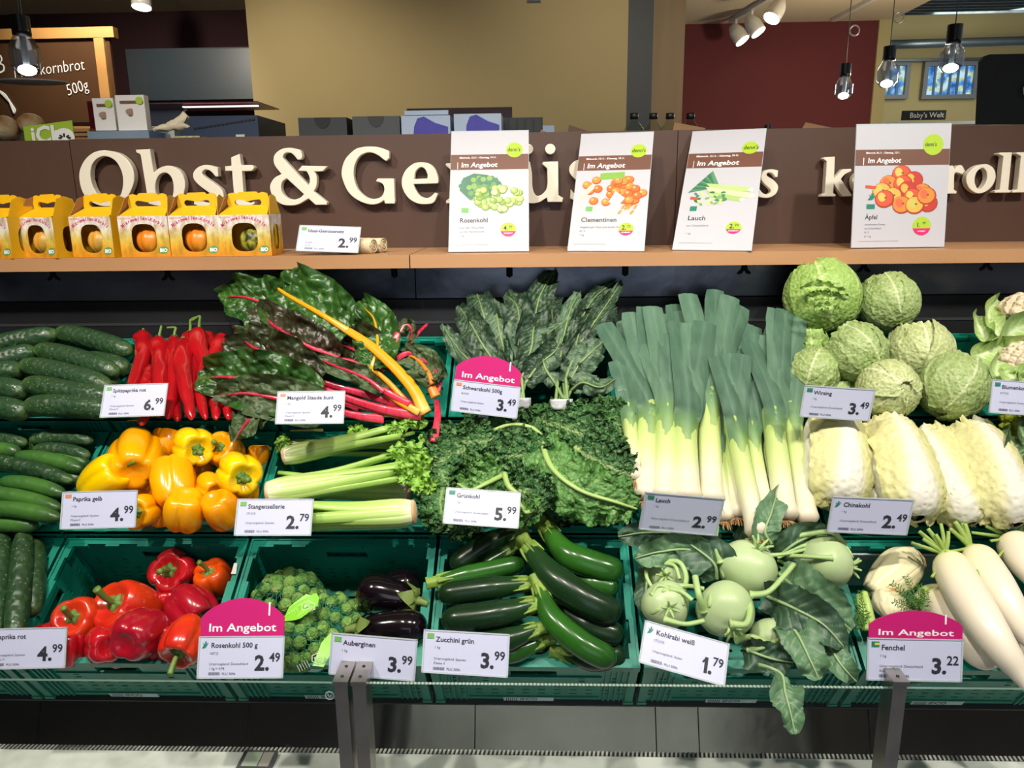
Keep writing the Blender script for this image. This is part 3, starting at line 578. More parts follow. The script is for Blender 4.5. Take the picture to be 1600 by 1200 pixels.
for px, lb in ((534, 'left brushed steel post of the pair holding the glass joint'), (562, 'right brushed steel post of the pair holding the glass joint'), (1404, 'single brushed steel post before the fennel card')):
    c = PY(px, 1066, YG-.005); r = thing('glass_post', V((c.x, YG, zlow-.19)), lb, 'post')
    part('upright', G().box(c.x-.0115, YG-.012, .01, c.x+.0115, YG+.03, c.z), m_post, r, False)
    part('top_clamp', G().box(c.x-.0135, YG-.016, c.z, c.x+.0135, YG+.055, c.z+.008), m_post, r, False)
    for dy in (.0, .03): part('screw', G().tube([V((c.x, YG+dy, c.z+.008)), V((c.x, YG+dy, c.z+.0092))], .0028, 10, 2), m_dark, r)
c = PY(515, 1087, YG-.002); g = G(); n = 20
g.tube([c+V((math.cos(i/n*2*PI)*.0075, 0, math.sin(i/n*2*PI)*.0075)) for i in range(n+1)], .001, 5, 40); g.tube([c+V((-.003, 0, .004)), c+V((0, 0, -.004)), c+V((.003, 0, .003))], .0009, 5, 6)
part('round_mark', g, M('mark_grey', '#9fb0ae', .5), gp)
# ================================================================ green crates
m_teal = M('teal_crate', '#11836f', .36, n2=('#0f7865', 12, .5), bump=('n', 90, .08, .001))
CW, CD, CH = .403, .283, .172
def wallgrid(g, o, ax, ay, W, H, th, holes, nrm):
    """panel W x H in the plane of ax, ay with rectangular holes cut through"""
    xs = sorted({0, W} | {h for r in holes for h in (r[0], r[2])}); ys = sorted({0, H} | {h for r in holes for h in (r[1], r[3])})
    hole = lambda x, y: any(r[0] < x < r[2] and r[1] < y < r[3] for r in holes)
    solid = [[not hole((xs[i]+xs[i+1])/2, (ys[j]+ys[j+1])/2) for i in range(len(xs)-1)] for j in range(len(ys)-1)]
    P = lambda x, y, k: o+ax*x+ay*y+nrm*(th*k)
    def q(*v):
        if ax.cross(ay).dot(nrm) < 0: v = v[::-1]
        g.add(v, [(0, 1, 2, 3)])
    for j in range(len(ys)-1):
        for i in range(len(xs)-1):
            if not solid[j][i]: continue
            a, b, c_, d = xs[i], ys[j], xs[i+1], ys[j+1]
            q(P(a, b, 1), P(c_, b, 1), P(c_, d, 1), P(a, d, 1)); q(P(a, d, 0), P(c_, d, 0), P(c_, b, 0), P(a, b, 0))
            if i == 0 or not solid[j][i-1]: q(P(a, b, 0), P(a, b, 1), P(a, d, 1), P(a, d, 0))
            if i == len(xs)-2 or not solid[j][i+1]: q(P(c_, b, 1), P(c_, b, 0), P(c_, d, 0), P(c_, d, 1))
            if j == 0 or not solid[j-1][i]: q(P(a, b, 1), P(a, b, 0), P(c_, b, 0), P(c_, b, 1))
            if j == len(ys)-2 or not solid[j+1][i]: q(P(a, d, 0), P(a, d, 1), P(c_, d, 1), P(c_, d, 0))
def make_crate():
    r = bpy.data.objects.new('vegetable_crate', None); r.empty_display_size = .03; COL.objects.link(r)
    X_, Y_, Z_ = V((1, 0, 0)), V((0, 1, 0)), V((0, 0, 1)); th = .004; i_ = .012
    def slots(W, n, rows, w_, h_, skip=None):
        out = []
        for z in rows:
            for k in range(n):
                x = W*(k+.5)/n
                if skip and skip[0] < x < skip[1] and skip[2] < z < skip[3]: continue
                out.append((x-w_/2, z, x+w_/2, z+h_))
        return out
    W = CW-2*i_; L = CD-2*i_; H = CH-.02
    fw = slots(W, 12, (.028, .045, .062), .014, .004) + slots(W, 6, (.085, .098), .012, .005, (.12, .26, 0, 1)) + [(W/2-.045, H-.042, W/2+.045, H-.02)]
    sw = slots(L, 7, (.03, .045, .06), .014, .004) + slots(L, 5, (.085, .1), .012, .005, (.09, .17, 0, 1)) + [(L/2-.04, H-.042, L/2+.04, H-.02)]
    def wl(fn): g = G(); fn(g); part('wall', g, m_teal, r, False, local=True)
    wl(lambda g: wallgrid(g, V((i_, i_, .004)), X_, Z_, W, H, th, fw, -Y_)); wl(lambda g: wallgrid(g, V((i_, CD-i_, .004)), X_, Z_, W, H, th, fw, Y_))
    wl(lambda g: wallgrid(g, V((i_, i_, .004)), Y_, Z_, L, H, th, sw, -X_)); wl(lambda g: wallgrid(g, V((CW-i_, i_, .004)), Y_, Z_, L, H, th, sw, X_))
    g = G(); wallgrid(g, V((i_, i_, 0)), X_, Y_, W, L, .004, slots(W, 9, [.02+.04*k for k in range(6)], .024, .006), Z_); part('floor_mesh', g, m_teal, r, False, local=True)
    g = G(); t0, t1 = CH-.018, CH
    # rim: a ledge with an upstanding outer lip and stepped notches on its inner edge
    for (x0, y0, x1, y1) in ((0, 0, CW, .0135), (0, CD-.0135, CW, CD), (0, .0135, .0135, CD-.0135), (CW-.0135, .0135, CW, CD-.0135)): g.box(x0, y0, t0+.006, x1, y1, t1-.003)
    for (x0, y0, x1, y1) in ((0, 0, CW, .0045), (0, CD-.0045, CW, CD), (0, .0045, .0045, CD-.0045), (CW-.0045, .0045, CW, CD-.0045)): g.box(x0, y0, t0, x1, y1, t1)
    part('rim', g, m_teal, r, False, local=True)
    g = G()
    for a, b in ((.0, .05), (.09, .12), (.16, .243), (.28, .315), (.353, .403)):
        for yy in ((.0135, .019), (CD-.019, CD-.0135)): g.box(a+.0 if a else .013, yy[0], t0+.004, b if b < .4 else CW-.013, yy[1], t1-.0035)
    for a, b in ((.019, .05), (.1, .18), (.235, .264)):
        for xx in ((.0135, .0185), (CW-.0185, CW-.0135)): g.box(xx[0], a, t0+.004, xx[1], b, t1-.0035)
    part('rim_tabs', g, m_teal, r, False, local=True, kind='stuff')
    for (x, y) in ((.0, .0), (CW-.02, 0), (0, CD-.02), (CW-.02, CD-.02)):
        g = G(); g.box(x+.002, y+.002, 0, x+.018, y+.018, t0+.003); g.box(x, y, .0, x+.02, y+.02, .01); part('corner_post', g, m_teal, r, False, local=True)
    g = G()
    for k in range(4):
        x = .03+k*.011; g.box(x, .003, .01, x+.0025, .0085, t0)
        x = CW-.03-k*.011; g.box(x, .003, .01, x+.0025, .0085, t0)
    g.box(.07, .005, .018, CW-.07, .0085, .021); g.box(.07, .005, .112, CW-.07, .0085, .115)
    part('wall_ribs', g, m_teal, r, False, local=True, kind='stuff')
    return r
X0 = -1.0363; PIT_ = .41
names = {(3, -1): 'large cucumbers', (3, 0): 'pointed red peppers', (3, 1): 'coloured chard', (3, 2): 'dark palm kale', (3, 3): 'leek tops', (3, 4): 'savoy cabbages', (3, 5): 'cauliflowers',
 (2, -1): 'small cucumbers', (2, 0): 'yellow bell peppers', (2, 1): 'celery', (2, 2): 'curly kale', (2, 3): 'leek roots', (2, 4): 'Chinese cabbages', (2, 5): 'yellow green broccoli',
 (1, -1): 'upright cucumbers', (1, 0): 'red bell peppers', (1, 1): 'netted sprouts and aubergines', (1, 2): 'courgettes', (1, 3): 'kohlrabi', (1, 4): 'fennel and white radishes'}
proto = make_crate(); first = True
m_tape = M('clear_tape', '#b7b66a', .3); m_stick = M('white_sticker', '#c3d0d6', .5)
for (r, i), nm in names.items():
    o = proto if first else copy_tree(proto); first = False
    o.location = RV(r, X0+PIT_*i+.0035, 0, -CH); o.rotation_euler = (TAU, 0, 0)
    tagit(o, 'green plastic crate holding the %s' % nm, 'crate', 'green vegetable crates')
    if r == 1:
        g = G(); g.box(CW/2-.062, .0045, .004, CW/2+.04, .0062, .02); b = part('crate_sticker', g, m_stick, o, False, local=True, label='pale printed sticker on the crate front')
        g = G(); text_into(g, '|||||| IFCO', .016, V((CW/2-.058, .0042, .007)), V((1, 0, 0)), V((0, 0, 1)), .02, 1.0); part('sticker_print', g, m_dark, b, False, local=True)
bpy.context.view_layer.update()
# sticky tape left on crate rims
def tape(corners, mat, nm, lb, r): 
    g = G(); g.prism([R(r, *p) for p in corners], NRM*.0008); return part(nm, g, mat, None, False, label=lb, cat='tape')
tape([(453, 672, .0005), (505, 670, .0005), (507, 684, -.012), (455, 683, -.012)], m_tape, 'tape_strip', 'yellowish sticky tape on the back rim of the celery crate', 2)
tape([(366, 880, .001), (371, 880, .001), (369, 897, .001), (361, 897, .001)], m_white, 'paper_scrap', 'white sticker remnant on the crate rim beside the orange red pepper', 1)
# ================================================================ price cards
m_paper = M('card_white', '#c8cce6', .45); m_ink = M('print_ink', '#2a2a36', .6); m_pink = M('offer_pink', '#c41c70', .4); m_pwhite = M('print_white', '#f4f2f4', .5)
m_gsq = M('organic_green', '#6fae5a', .5); m_tsq = M('organic_teal', '#1f7d68', .5); m_osq = M('organic_orange', '#d38a5a', .5); m_grey = M('print_grey', '#606274', .6)
def flatbox(g, P, X, Yd, N, x0, y0, x1, y1, t=.0004): g.obox(P+X*x0+Yd*y0, X*(x1-x0), Yd*(y1-y0), N*t)
def price_card(r, tl, tr, bl, br, wr, title, price, label, head=None, logo='g', lines=(), name='price_card', off=None):
    P0 = R(r, bl[0], bl[1], wr) if isinstance(r, int) else PY(bl[0], bl[1], r[0])
    P, X, Yd, W, H = quad3d(tl, tr, bl, br, P0, .5 if isinstance(r, int) else .3)
    N = X.cross(Yd)
    if N.dot(EYE-P) < 0: N = -N
    s = thing(name, P+X*W/2, label, 'price card')
    g = G(); flatbox(g, P-X*.003-Yd*.003, X, Yd, -N, 0, 0, W+.006, H*(1.0)+.005, .0012); part('back_plate', g, M('card_backing', '#a8afb8', .3), s, False)
    g = G(); flatbox(g, P, X, Yd, N, 0, 0, W, H, .0006); part('paper', g, m_paper, s, False)
    g = G(); P1 = P-X*.003-Yd*.003+N*.0008
    for a in ((0, 0, W+.006, .003), (0, H+.003, W+.006, H+.005), (0, 0, .003, H+.005), (W+.003, 0, W+.006, H+.005)): flatbox(g, P1, X, Yd, N, *a, .0008)
    part('clear_frame', g, M('acrylic_edge', '#b9c2c8', .15, spec=.8), s, False)
    g = G(); flatbox(g, P-N*.001, X, Yd, -N, W*.42, -.010, W*.58, .004, .004)
    if isinstance(r, int): fa = P+X*W*.42-Yd*.010-N*.001; fb = RV(r, 0, .004, .0); g.obox(fa, X*W*.16, -N*.003, V((0, fb.y-fa.y, fb.z-fa.z))*.96)
    part('clip_foot', g, CLEAR, s, False)
    E_ = P+N*.0011; k = W/.15
    g = G(); 
    if title: text_into(g, title, .0125*k, E_+X*.02*k+Yd*(H-.018*k), X, Yd, .018)
    part('product_text', g, m_ink, s, False)
    g = G(); big, small = price.split('.')
    wd = text_into(g, big, .036*k, E_+X*(W*.79)+Yd*(H*.17), X, Yd, .035, 1, 0, 1)
    if big == '1': q1 = E_+X*(W*.79-.0105*k)+Yd*(H*.17+.0175*k); g.prism([q1, q1+X*.006*k+Yd*.0078*k, q1+X*.009*k+Yd*.0078*k, q1+X*.009*k+Yd*.0035*k, q1+X*.001*k-Yd*.003*k], N*.0002)
    text_into(g, '.', .036*k, E_+X*(W*.795)+Yd*(H*.17), X, Yd, .035); text_into(g, small, .0215*k, E_+X*(W*.845)+Yd*(H*.17+.0145*k), X, Yd, .02, .92)
    part('price_text', g, m_ink, s, False)
    g = G()
    for i, ln in enumerate(lines or ('1 kg', 'Ursprungsland: Spanien', 'Klasse II')):
        yy = (H-.03*k, H*.3, H*.3-.008*k)[i] if i < 3 else 0; text_into(g, ln, .0062*k, E_+X*.018*k+Yd*yy, X, Yd, .0)
    for i in range(12): flatbox(g, E_, X, Yd, N, .018*k+i*.0017*k, H*.05, .018*k+i*.0017*k+.0006*k+(i % 3)*.0002, H*.05+.005*k)
    text_into(g, 'PLU 3096', .0062*k, E_+X*.042*k+Yd*H*.05, X, Yd, .01)
    part('small_print', g, m_grey, s, False)
    g = G(); lm = {'g': m_gsq, 't': m_tsq, 'o': m_osq, 'b': m_tsq, 'f': m_tsq}[logo]
    if logo == 'b':
        g.prism([E_+X*(x*k)+Yd*(H-.019*k+y*k) for x, y in ((.004, 0), (.007, .006), (.005, .010), (.009, .007), (.009, .012), (.012, .012), (.011, .007), (.015, .010), (.012, .004), (.009, .001))], N*.0003)
    else: flatbox(g, E_, X, Yd, N, .004*k, H-(.013 if logo != 'o' else .011)*k, .0165*k, H-.004*k, .0003)
    if logo == 't' or logo == 'f':
        g.cm = 1; flatbox(g, E_+N*.0003, X, Yd, N, .009*k, H-.010*k, .0165*k, H-.006*k, .0003) if logo == 'f' else flatbox(g, E_+N*.0003, X, Yd, N, .0055*k, H-.006*k, .015*k, H-.005*k, .0002)
    part('organic_logo', g, [lm, M('logo_yellow', '#d9c63a', .5) if logo == 'f' else m_gsq], s, False)
    if head:
        hh = H*head; a0 = P-X*.001+Yd*H; pts = [a0, a0+X*(W+.002)]
        n = 18
        for i in range(n+1):
            t = 1-i/n; pts.append(a0+X*((W+.002)*t)+Yd*(hh*.5+hh*.5*math.sin(PI*t)**.72))
        hd = part('offer_header', G().prism([p-N*.0012 for p in pts], N*.0018), m_pink, s, False)
        g = G(); text_into(g, 'Im Angebot', hh*.29, P+N*.0008+X*(W*.5)+Yd*(H+hh*.15), X, Yd, .014, W*.9/(hh*.29*5.2), 0, .5); part('offer_text', g, m_pwhite, hd, False)
        g = G(); flatbox(g, P+N*.0008+Yd*(H+hh*.55), X, Yd, N, W*.81, 0, W*.81+.003, hh*.34, .0003); part('white_stroke', g, m_pwhite, hd, False)
    return s
price_card(3, (165, 603), (258, 601), (158, 651), (255, 648), .10, 'Spitzpaprika rot', '6.99', 'price card Spitzpaprika rot 6.99 before the pointed red peppers', lines=('1 kg', 'Ursprungsland: Spanien', 'Klasse II'))
price_card(3, (436, 613), (536, 612), (432, 661), (535, 660), .135, 'Mangold Staude bunt', '4.99', 'price card Mangold Staude bunt 4.99 below the chard leaves', logo='o')
price_card(3, (711, 594), (812, 604), (706, 640), (806, 652), .10, 'Schwarzkohl 500g', '3.49', 'pink topped price card Schwarzkohl 500g 3.49 before the dark kale', .93, 'o', ('BUND', 'Ursprungsland: Italien'))
price_card(3, (1259, 603), (1361, 608), (1251, 649), (1356, 656), .135, 'Wirsing', '3.49', 'price card Wirsing 3.49 below the savoy cabbages', logo='t', lines=('1 kg', 'Ursprungsland: Deutschland'))
price_card(3, (1552, 594), (1652, 600), (1547, 643), (1650, 650), .13, 'Blumenkohl', '2.99', 'price card Blumenkohl cut off by the right edge', logo='t', lines=('STÜCK', 'Ursprungsland: Deutschland'))
price_card(2, (100, 770), (212, 767), (96, 825), (210, 822), .115, 'Paprika gelb', '4.99', 'price card Paprika gelb 4.99 before the yellow peppers', logo='o')
price_card(2, (374, 781), (487, 780), (368, 835), (484, 835), .115, 'Stangensellerie', '2.79', 'price card Stangensellerie 2.79 before the celery', lines=('STÜCK', 'Ursprungsland: Spanien'))
price_card(2, (700, 763), (813, 770), (694, 816), (808, 824), .115, 'Grünkohl', '5.99', 'price card Grünkohl 5.99 partly covered by curly kale', logo='t', lines=('1 kg', 'Ursprungsland: Deutschland'))
price_card(2, (1010, 770), (1122, 781), (1000, 825), (1117, 835), .11, 'Lauch', '2.99', 'price card Lauch 2.99 before the white leek ends', logo='t', lines=('1 kg', 'Ursprungsland: Deutschland II'))
price_card(2, (1303, 777), (1421, 781), (1294, 829), (1415, 834), .11, 'Chinakohl', '2.49', 'price card Chinakohl 2.49 below the Chinese cabbages', logo='b', lines=('1 kg', 'Ursprungsland: Deutschland'))
price_card(1, (-22, 984), (102, 979), (-26, 1044), (100, 1041), .03, 'Paprika rot', '4.99', 'price card Paprika rot 4.99 at the left edge', logo='g')
price_card(1, (313, 996), (440, 996), (310, 1058), (440, 1057), .06, 'Rosenkohl 500 g', '2.49', 'magenta topped price card Rosenkohl 500 g 2.49 before the netted sprouts', 1.0, 'b', ('NETZ', 'Ursprungsland: Deutschland', '1 kg = 4,98'))
price_card(1, (520, 990), (650, 996), (516, 1051), (646, 1062), .07, 'Auberginen', '3.99', 'price card Auberginen 3.99 before the aubergines, behind the steel posts')
price_card(1, (665, 985), (793, 991), (661, 1048), (791, 1056), .09, 'Zucchini grün', '3.99', 'price card Zucchini grün 3.99 before the courgettes')
price_card(1, (1010, 971), (1138, 1006), (1000, 1033), (1130, 1070), .11, 'Kohlrabi weiß', '1.79', 'tilted price card Kohlrabi weiß 1.79 below the kohlrabi', logo='b', lines=('STÜCK', 'Ursprungsland: Italien'))
price_card(1, (1358, 998), (1498, 998), (1356, 1060), (1500, 1063), .09, 'Fenchel', '3.22', 'magenta topped price card Fenchel 3.22 before the fennel', .72, 'f', ('1 kg', 'Ursprungsland: Deutschland', 'Klasse II'))
price_card((1.985,), (470, 353), (561, 354), (464, 391), (558, 394), 0, 'Ideal-Gemüsenetz', '2.99', 'price card 2.99 on the shelf before the cream rolls', logo='g', lines=('1', 'Artikel', 'Stück'))
# ================================================================ offer posters on the shelf
m_post_paper = M('poster_paper', '#bfbfc6', .4); m_brown = M('poster_brown', '#6f4a3c', .5); m_lime = M('lime_print', '#a8c832', .5); m_dot = M('offer_dot_pink', '#d8246e', .5)
PR = {}
def pm(h): return M('print_'+h, '#'+h, .5)
def poster(tl, tr, bl, br, title, price, lines, pic, label, date='Mittwoch, 13.11. - Dienstag, 19.11.', Y=2.03):
    P0 = PY(bl[0], bl[1], Y); P0.z = SH+.002
    P, X, Yd, W, H = quad3d(tl, tr, bl, br, P0, .28, True); N = X.cross(Yd)
    if N.dot(EYE-P) < 0: N = -N
    s = thing('offer_poster', P+X*W/2, label, 'poster'); g = G(); flatbox(g, P, X, Yd, -N, -.001, 0, W+.001, H+.002, .003); part('acrylic_stand', g, M('acrylic_edge', '#b9c2c8', .15, spec=.8), s, False)
    g = G(); q = P-N*.003; g.obox(q+X*W*.1, X*W*.8, -N*.05-Yd*.0, Yd*.003); g.obox(q+X*W*.1-N*.046, X*W*.8, -N*.004, Yd*.05); part('stand_foot', g, CLEAR, s, False)
    g = G(); flatbox(g, P, X, Yd, N, 0, .001, W, H-.002, .0005); part('paper', g, m_post_paper, s, False)
    E_ = P+N*.0007; A = lambda x, y: E_+X*(x*W)+Yd*(y*H)
    g = G(); flatbox(g, E_, X, Yd, N, 0, H*.672, W, H*.80, .0002); part('brown_band', g, m_brown, s, False)
    e2 = N*.0003
    g = G(); text_into(g, 'Im Angebot', H*.058, A(.13, .693)+e2, X, Yd, .018, 1.0, .12); text_into(g, date, H*.021, A(.11, .767)+e2, X, Yd, .02, .95)
    flatbox(g, E_+e2, X, Yd, N, W*.085, H*.676, W*.092, H*.735, .0001); part('band_text', g, m_pwhite, s, False)
    g = G(); c = A(.82, .835)+e2; g.prism([c+X*(math.cos(a*PI/14)*W*.108)+Yd*(math.sin(a*PI/14)*W*.108) for a in range(28)], N*.0003); d = part('logo_disc', g, m_lime, s, False)
    g = G(); text_into(g, "denn's", H*.047, A(.728, .822)+N*.0008, X, Yd, .016, .82, .15); part('logo_text', g, M('logo_green_ink', '#33400f', .5), d, False)
    g = G(); text_into(g, title, H*.052, A(.13, .235)+e2, X, Yd, .014, .95); part('product_text', g, M('print_dark_grey', '#3a393f', .6), s, False)
    g = G()
    for i, ln in enumerate(lines): text_into(g, ln, H*.021, A(.13, .185-i*.032)+e2, X, Yd, 0)
    flatbox(g, E_, X, Yd, N, W*.07, H*.052, W*.5, H*.054, .0002); part('small_print', g, m_grey, s, False)
    r_ = W*.098; c = A(.745, .175)+e2; pts = [c+X*(math.cos(a*PI/12)*r_)+Yd*(math.sin(a*PI/12)*r_) for a in range(24)]
    d = part('price_disc', G().prism(pts, N*.0002), m_lime, s, False)
    part('price_disc_foot', G().prism([c+N*.0003+X*(math.cos(a)*r_)+Yd*(math.sin(a)*r_) for a in [PI+.25+(PI-.5)*i/10 for i in range(11)]], N*.0002), m_dot, d, False)
    g = G(); big, sm = price.split('.'); text_into(g, big+'.', H*.05, c+N*.0006-X*r_*.6-Yd*r_*.1, X, Yd, .02, .9); text_into(g, sm, H*.033, c+N*.0006+X*r_*.05+Yd*r_*.15, X, Yd, .0, .85); part('price_text', g, m_ink, d, False)
    g = G(); text_into(g, 'ANGEBOT', H*.014, c+N*.0007-Yd*r_*.62, X, Yd, .02, 1, 0, .5); part('offer_text', g, m_pwhite, d, False)
    mats = []; g = G()
    def disc(x, y, rx, ry, col, z=0.0, rot=0.0):
        mt = pm(col); 
        if mt not in mats: mats.append(mt)
        g.cm = mats.index(mt); g.flat([A(x, y)+N*(.0003+z*.00003)+X*((math.cos(a*PI/7)*rx*math.cos(rot)-math.sin(a*PI/7)*ry*math.sin(rot))*W)+Yd*((math.cos(a*PI/7)*rx*math.sin(rot)+math.sin(a*PI/7)*ry*math.cos(rot))*W) for a in range(14)])
    pic(disc, lambda pts, col, z: (mats.append(pm(col)) if pm(col) not in mats else None, setattr(g, 'cm', mats.index(pm(col))), g.flat([A(*p)+N*(.0003+z*.00003) for p in pts])))
    part('printed_picture', g, mats, s, False)
    return s, A, N, X, Yd, W, H, E_
rnd = random.Random(3)
def logos(A, s, kinds, x=.13, y=.36):
    for i, kd in enumerate(kinds):
        _, A_, N, X, Yd, W, H, E_ = s; g = G()
        if kd == 'b': g.prism([A_(x+.01+px*.06, y-i*.075+py*.05)+N*.0004 for px, py in ((0, 0), (.4, .5), (.1, .9), (.6, .6), (.6, 1), (1.1, 1), (1, .5), (1.4, .8), (1.0, .1), (.5, -.1))], N*.0002)
        else: g.prism([A_(x+dx, y-i*.075+dy)+N*.0004 for dx, dy in (((0, 0), (.09, 0), (.09, .038), (0, .038)) if kd != 'o' else ((-.02, .02), (.09, .012), (.1, .034), (-.02, .045)))], N*.0002)
        part('organic_logo', g, {'g': m_gsq, 't': m_tsq, 'b': m_tsq, 'o': M('orange_logo', '#cf4f38', .5)}[kd], s[0], False)
def pic_sprouts(disc, poly):
    poly([(.12, .50), (.16, .60), (.30, .64), (.48, .625), (.64, .57), (.70, .50), (.6, .44), (.25, .42)], '4c7a63', 0)
    for i in range(46):
        x, y = rnd.uniform(.13, .6), rnd.uniform(.43, .6)
        if abs((x-.38)/.3)**2+abs((y-.52)/.1)**2 < 1: disc(x, y, .035, .035, rnd.choice(['6f9a55', '5c8a5c', '86ac5c', '4f8068']), 1+i*.1)
    for i in range(52):
        x = rnd.uniform(.33, .9); y = rnd.uniform(.33, .54)
        if ((x-.62)/.3)**2+((y-.43)/.105)**2 < 1:
            cc = rnd.choice(['9dba58', 'b3cb72', '86a84a', 'd2dc98']); disc(x, y, .05, .047, '6f8c3c', 7+i*.2); disc(x-.004, y+.004, .043, .04, cc, 7.1+i*.2); disc(x-.012, y+.008, .02, .018, 'd6e2a0', 7.15+i*.2)
def pic_clem(disc, poly):
    for i in range(44):
        x = rnd.uniform(.08, .95); y = rnd.uniform(.38, .6)
        if ((x-.52)/.42)**2+((y-.49)/.13)**2 < 1: disc(x, y, .065, .062, 'c94e1c', i*.2); disc(x-.006, y+.006, .056, .053, rnd.choice(['ef7a2e', 'f0692c', 'f58a3c']), i*.2+.1); disc(x-.02, y+.012, .02, .018, 'fbb070', i*.2+.15)
    poly([(.05, .44), (.09, .41), (.27, .52), (.22, .55)], 'cfdcb8', 12); poly([(.48, .4), (.6, .36), (.69, .43), (.56, .49)], 'ffffff', 12)
    for i in range(6): disc(.64+.04*i, .33+rnd.uniform(-.02, .03), .04, .018, 'f0903a', 13+i*.1, 1.0)
    poly([(.33, .59), (.66, .60), (.66, .655), (.33, .645)], '7fae4a', 14)
def pic_leek(disc, poly):
    for i in range(14): a = i/13; poly([(.44, .50), (.07+.27*a, .46+.17*a), (.10+.27*a, .475+.17*a), (.47, .53)], ['3f7a58', '5a9068', '2f6a4c'][i % 3], 1+i*.2)
    for k, (x, y) in enumerate(((.9, .48), (.93, .43), (.8, .40))): poly([(.3, .54-.03*k), (.4, .48-.03*k), (x, y-.018), (x, y+.02)], ['b4cc84', 'cfdca8', 'a3bf74'][k], 5+k); disc(x, y, .035, .03, 'dfe3cc', 9+k)
    for i in range(30): x, y = rnd.uniform(.15, .6), rnd.uniform(.36, .47); disc(x, y, .035, .018, rnd.choice(['4c8458', '7aa860', 'c4d68c', '37704a']), 10+i*.1, rnd.uniform(-1, 1))
def pic_apple(disc, poly):
    for i, (x, y) in enumerate(((.5, .6), (.37, .52), (.63, .55), (.3, .46), (.52, .52), (.73, .45), (.57, .47), (.42, .42), (.63, .41), (.52, .35), (.8, .36), (.66, .345), (.33, .40), (.78, .42))):
        disc(x, y, .105, .095, 'a8402a', i); disc(x-.006, y+.005, .092, .083, ['d8573a', 'd98a3c', 'c23a34', 'dcae50'][i % 4], i+.2); disc(x-.03, y+.015, .04, .05, ['e8c060', 'e06a4a', 'e8b050', 'c8c060'][i % 4], i+.4, .4); disc(x+.01, y+.01, .014, .011, '7c5c28', i+.6)
s = poster((706, 206), (834, 203), (701, 392), (826, 394), 'Rosenkohl', '4.99', ('lose oder 500-g-Netz', 'aus den Niederlanden', '1 kg'), pic_sprouts, 'offer poster Rosenkohl 4.99 with Brussels sprouts picture'); logos(*s[1:2], s, 'g', .15, .315)
s = poster((909, 210), (1031, 205), (887, 388), (1006, 392), 'Clementinen', '2.79', ('Angebot gilt Netz und dunkle Sorte', 'Kl. II', '1 kg'), pic_clem, 'offer poster Clementinen 2.79 with orange fruit picture'); logos(*s[1:2], s, 'g', .18, .325)
s = poster((1085, 206), (1208, 201), (1051, 384), (1174, 388), 'Lauch', '2.99', ('aus Deutschland', '', '1 kg'), pic_leek, 'offer poster Lauch 2.99 with leek picture'); logos(*s[1:2], s, 'ot', .14, .385)
s = poster((1357, 195), (1501, 188), (1331, 379), (1475, 384), 'Äpfel', '1.99', ('verschiedene Sorten', 'aus Deutschland', 'Kl. II', 'je 1 kg'), pic_apple, 'offer poster Äpfel 1.99 with apple picture, rightmost poster', 'Mittwoch, 06.11. - Dienstag, 12.11.'); logos(*s[1:2], s, 'obt', .14, .47)
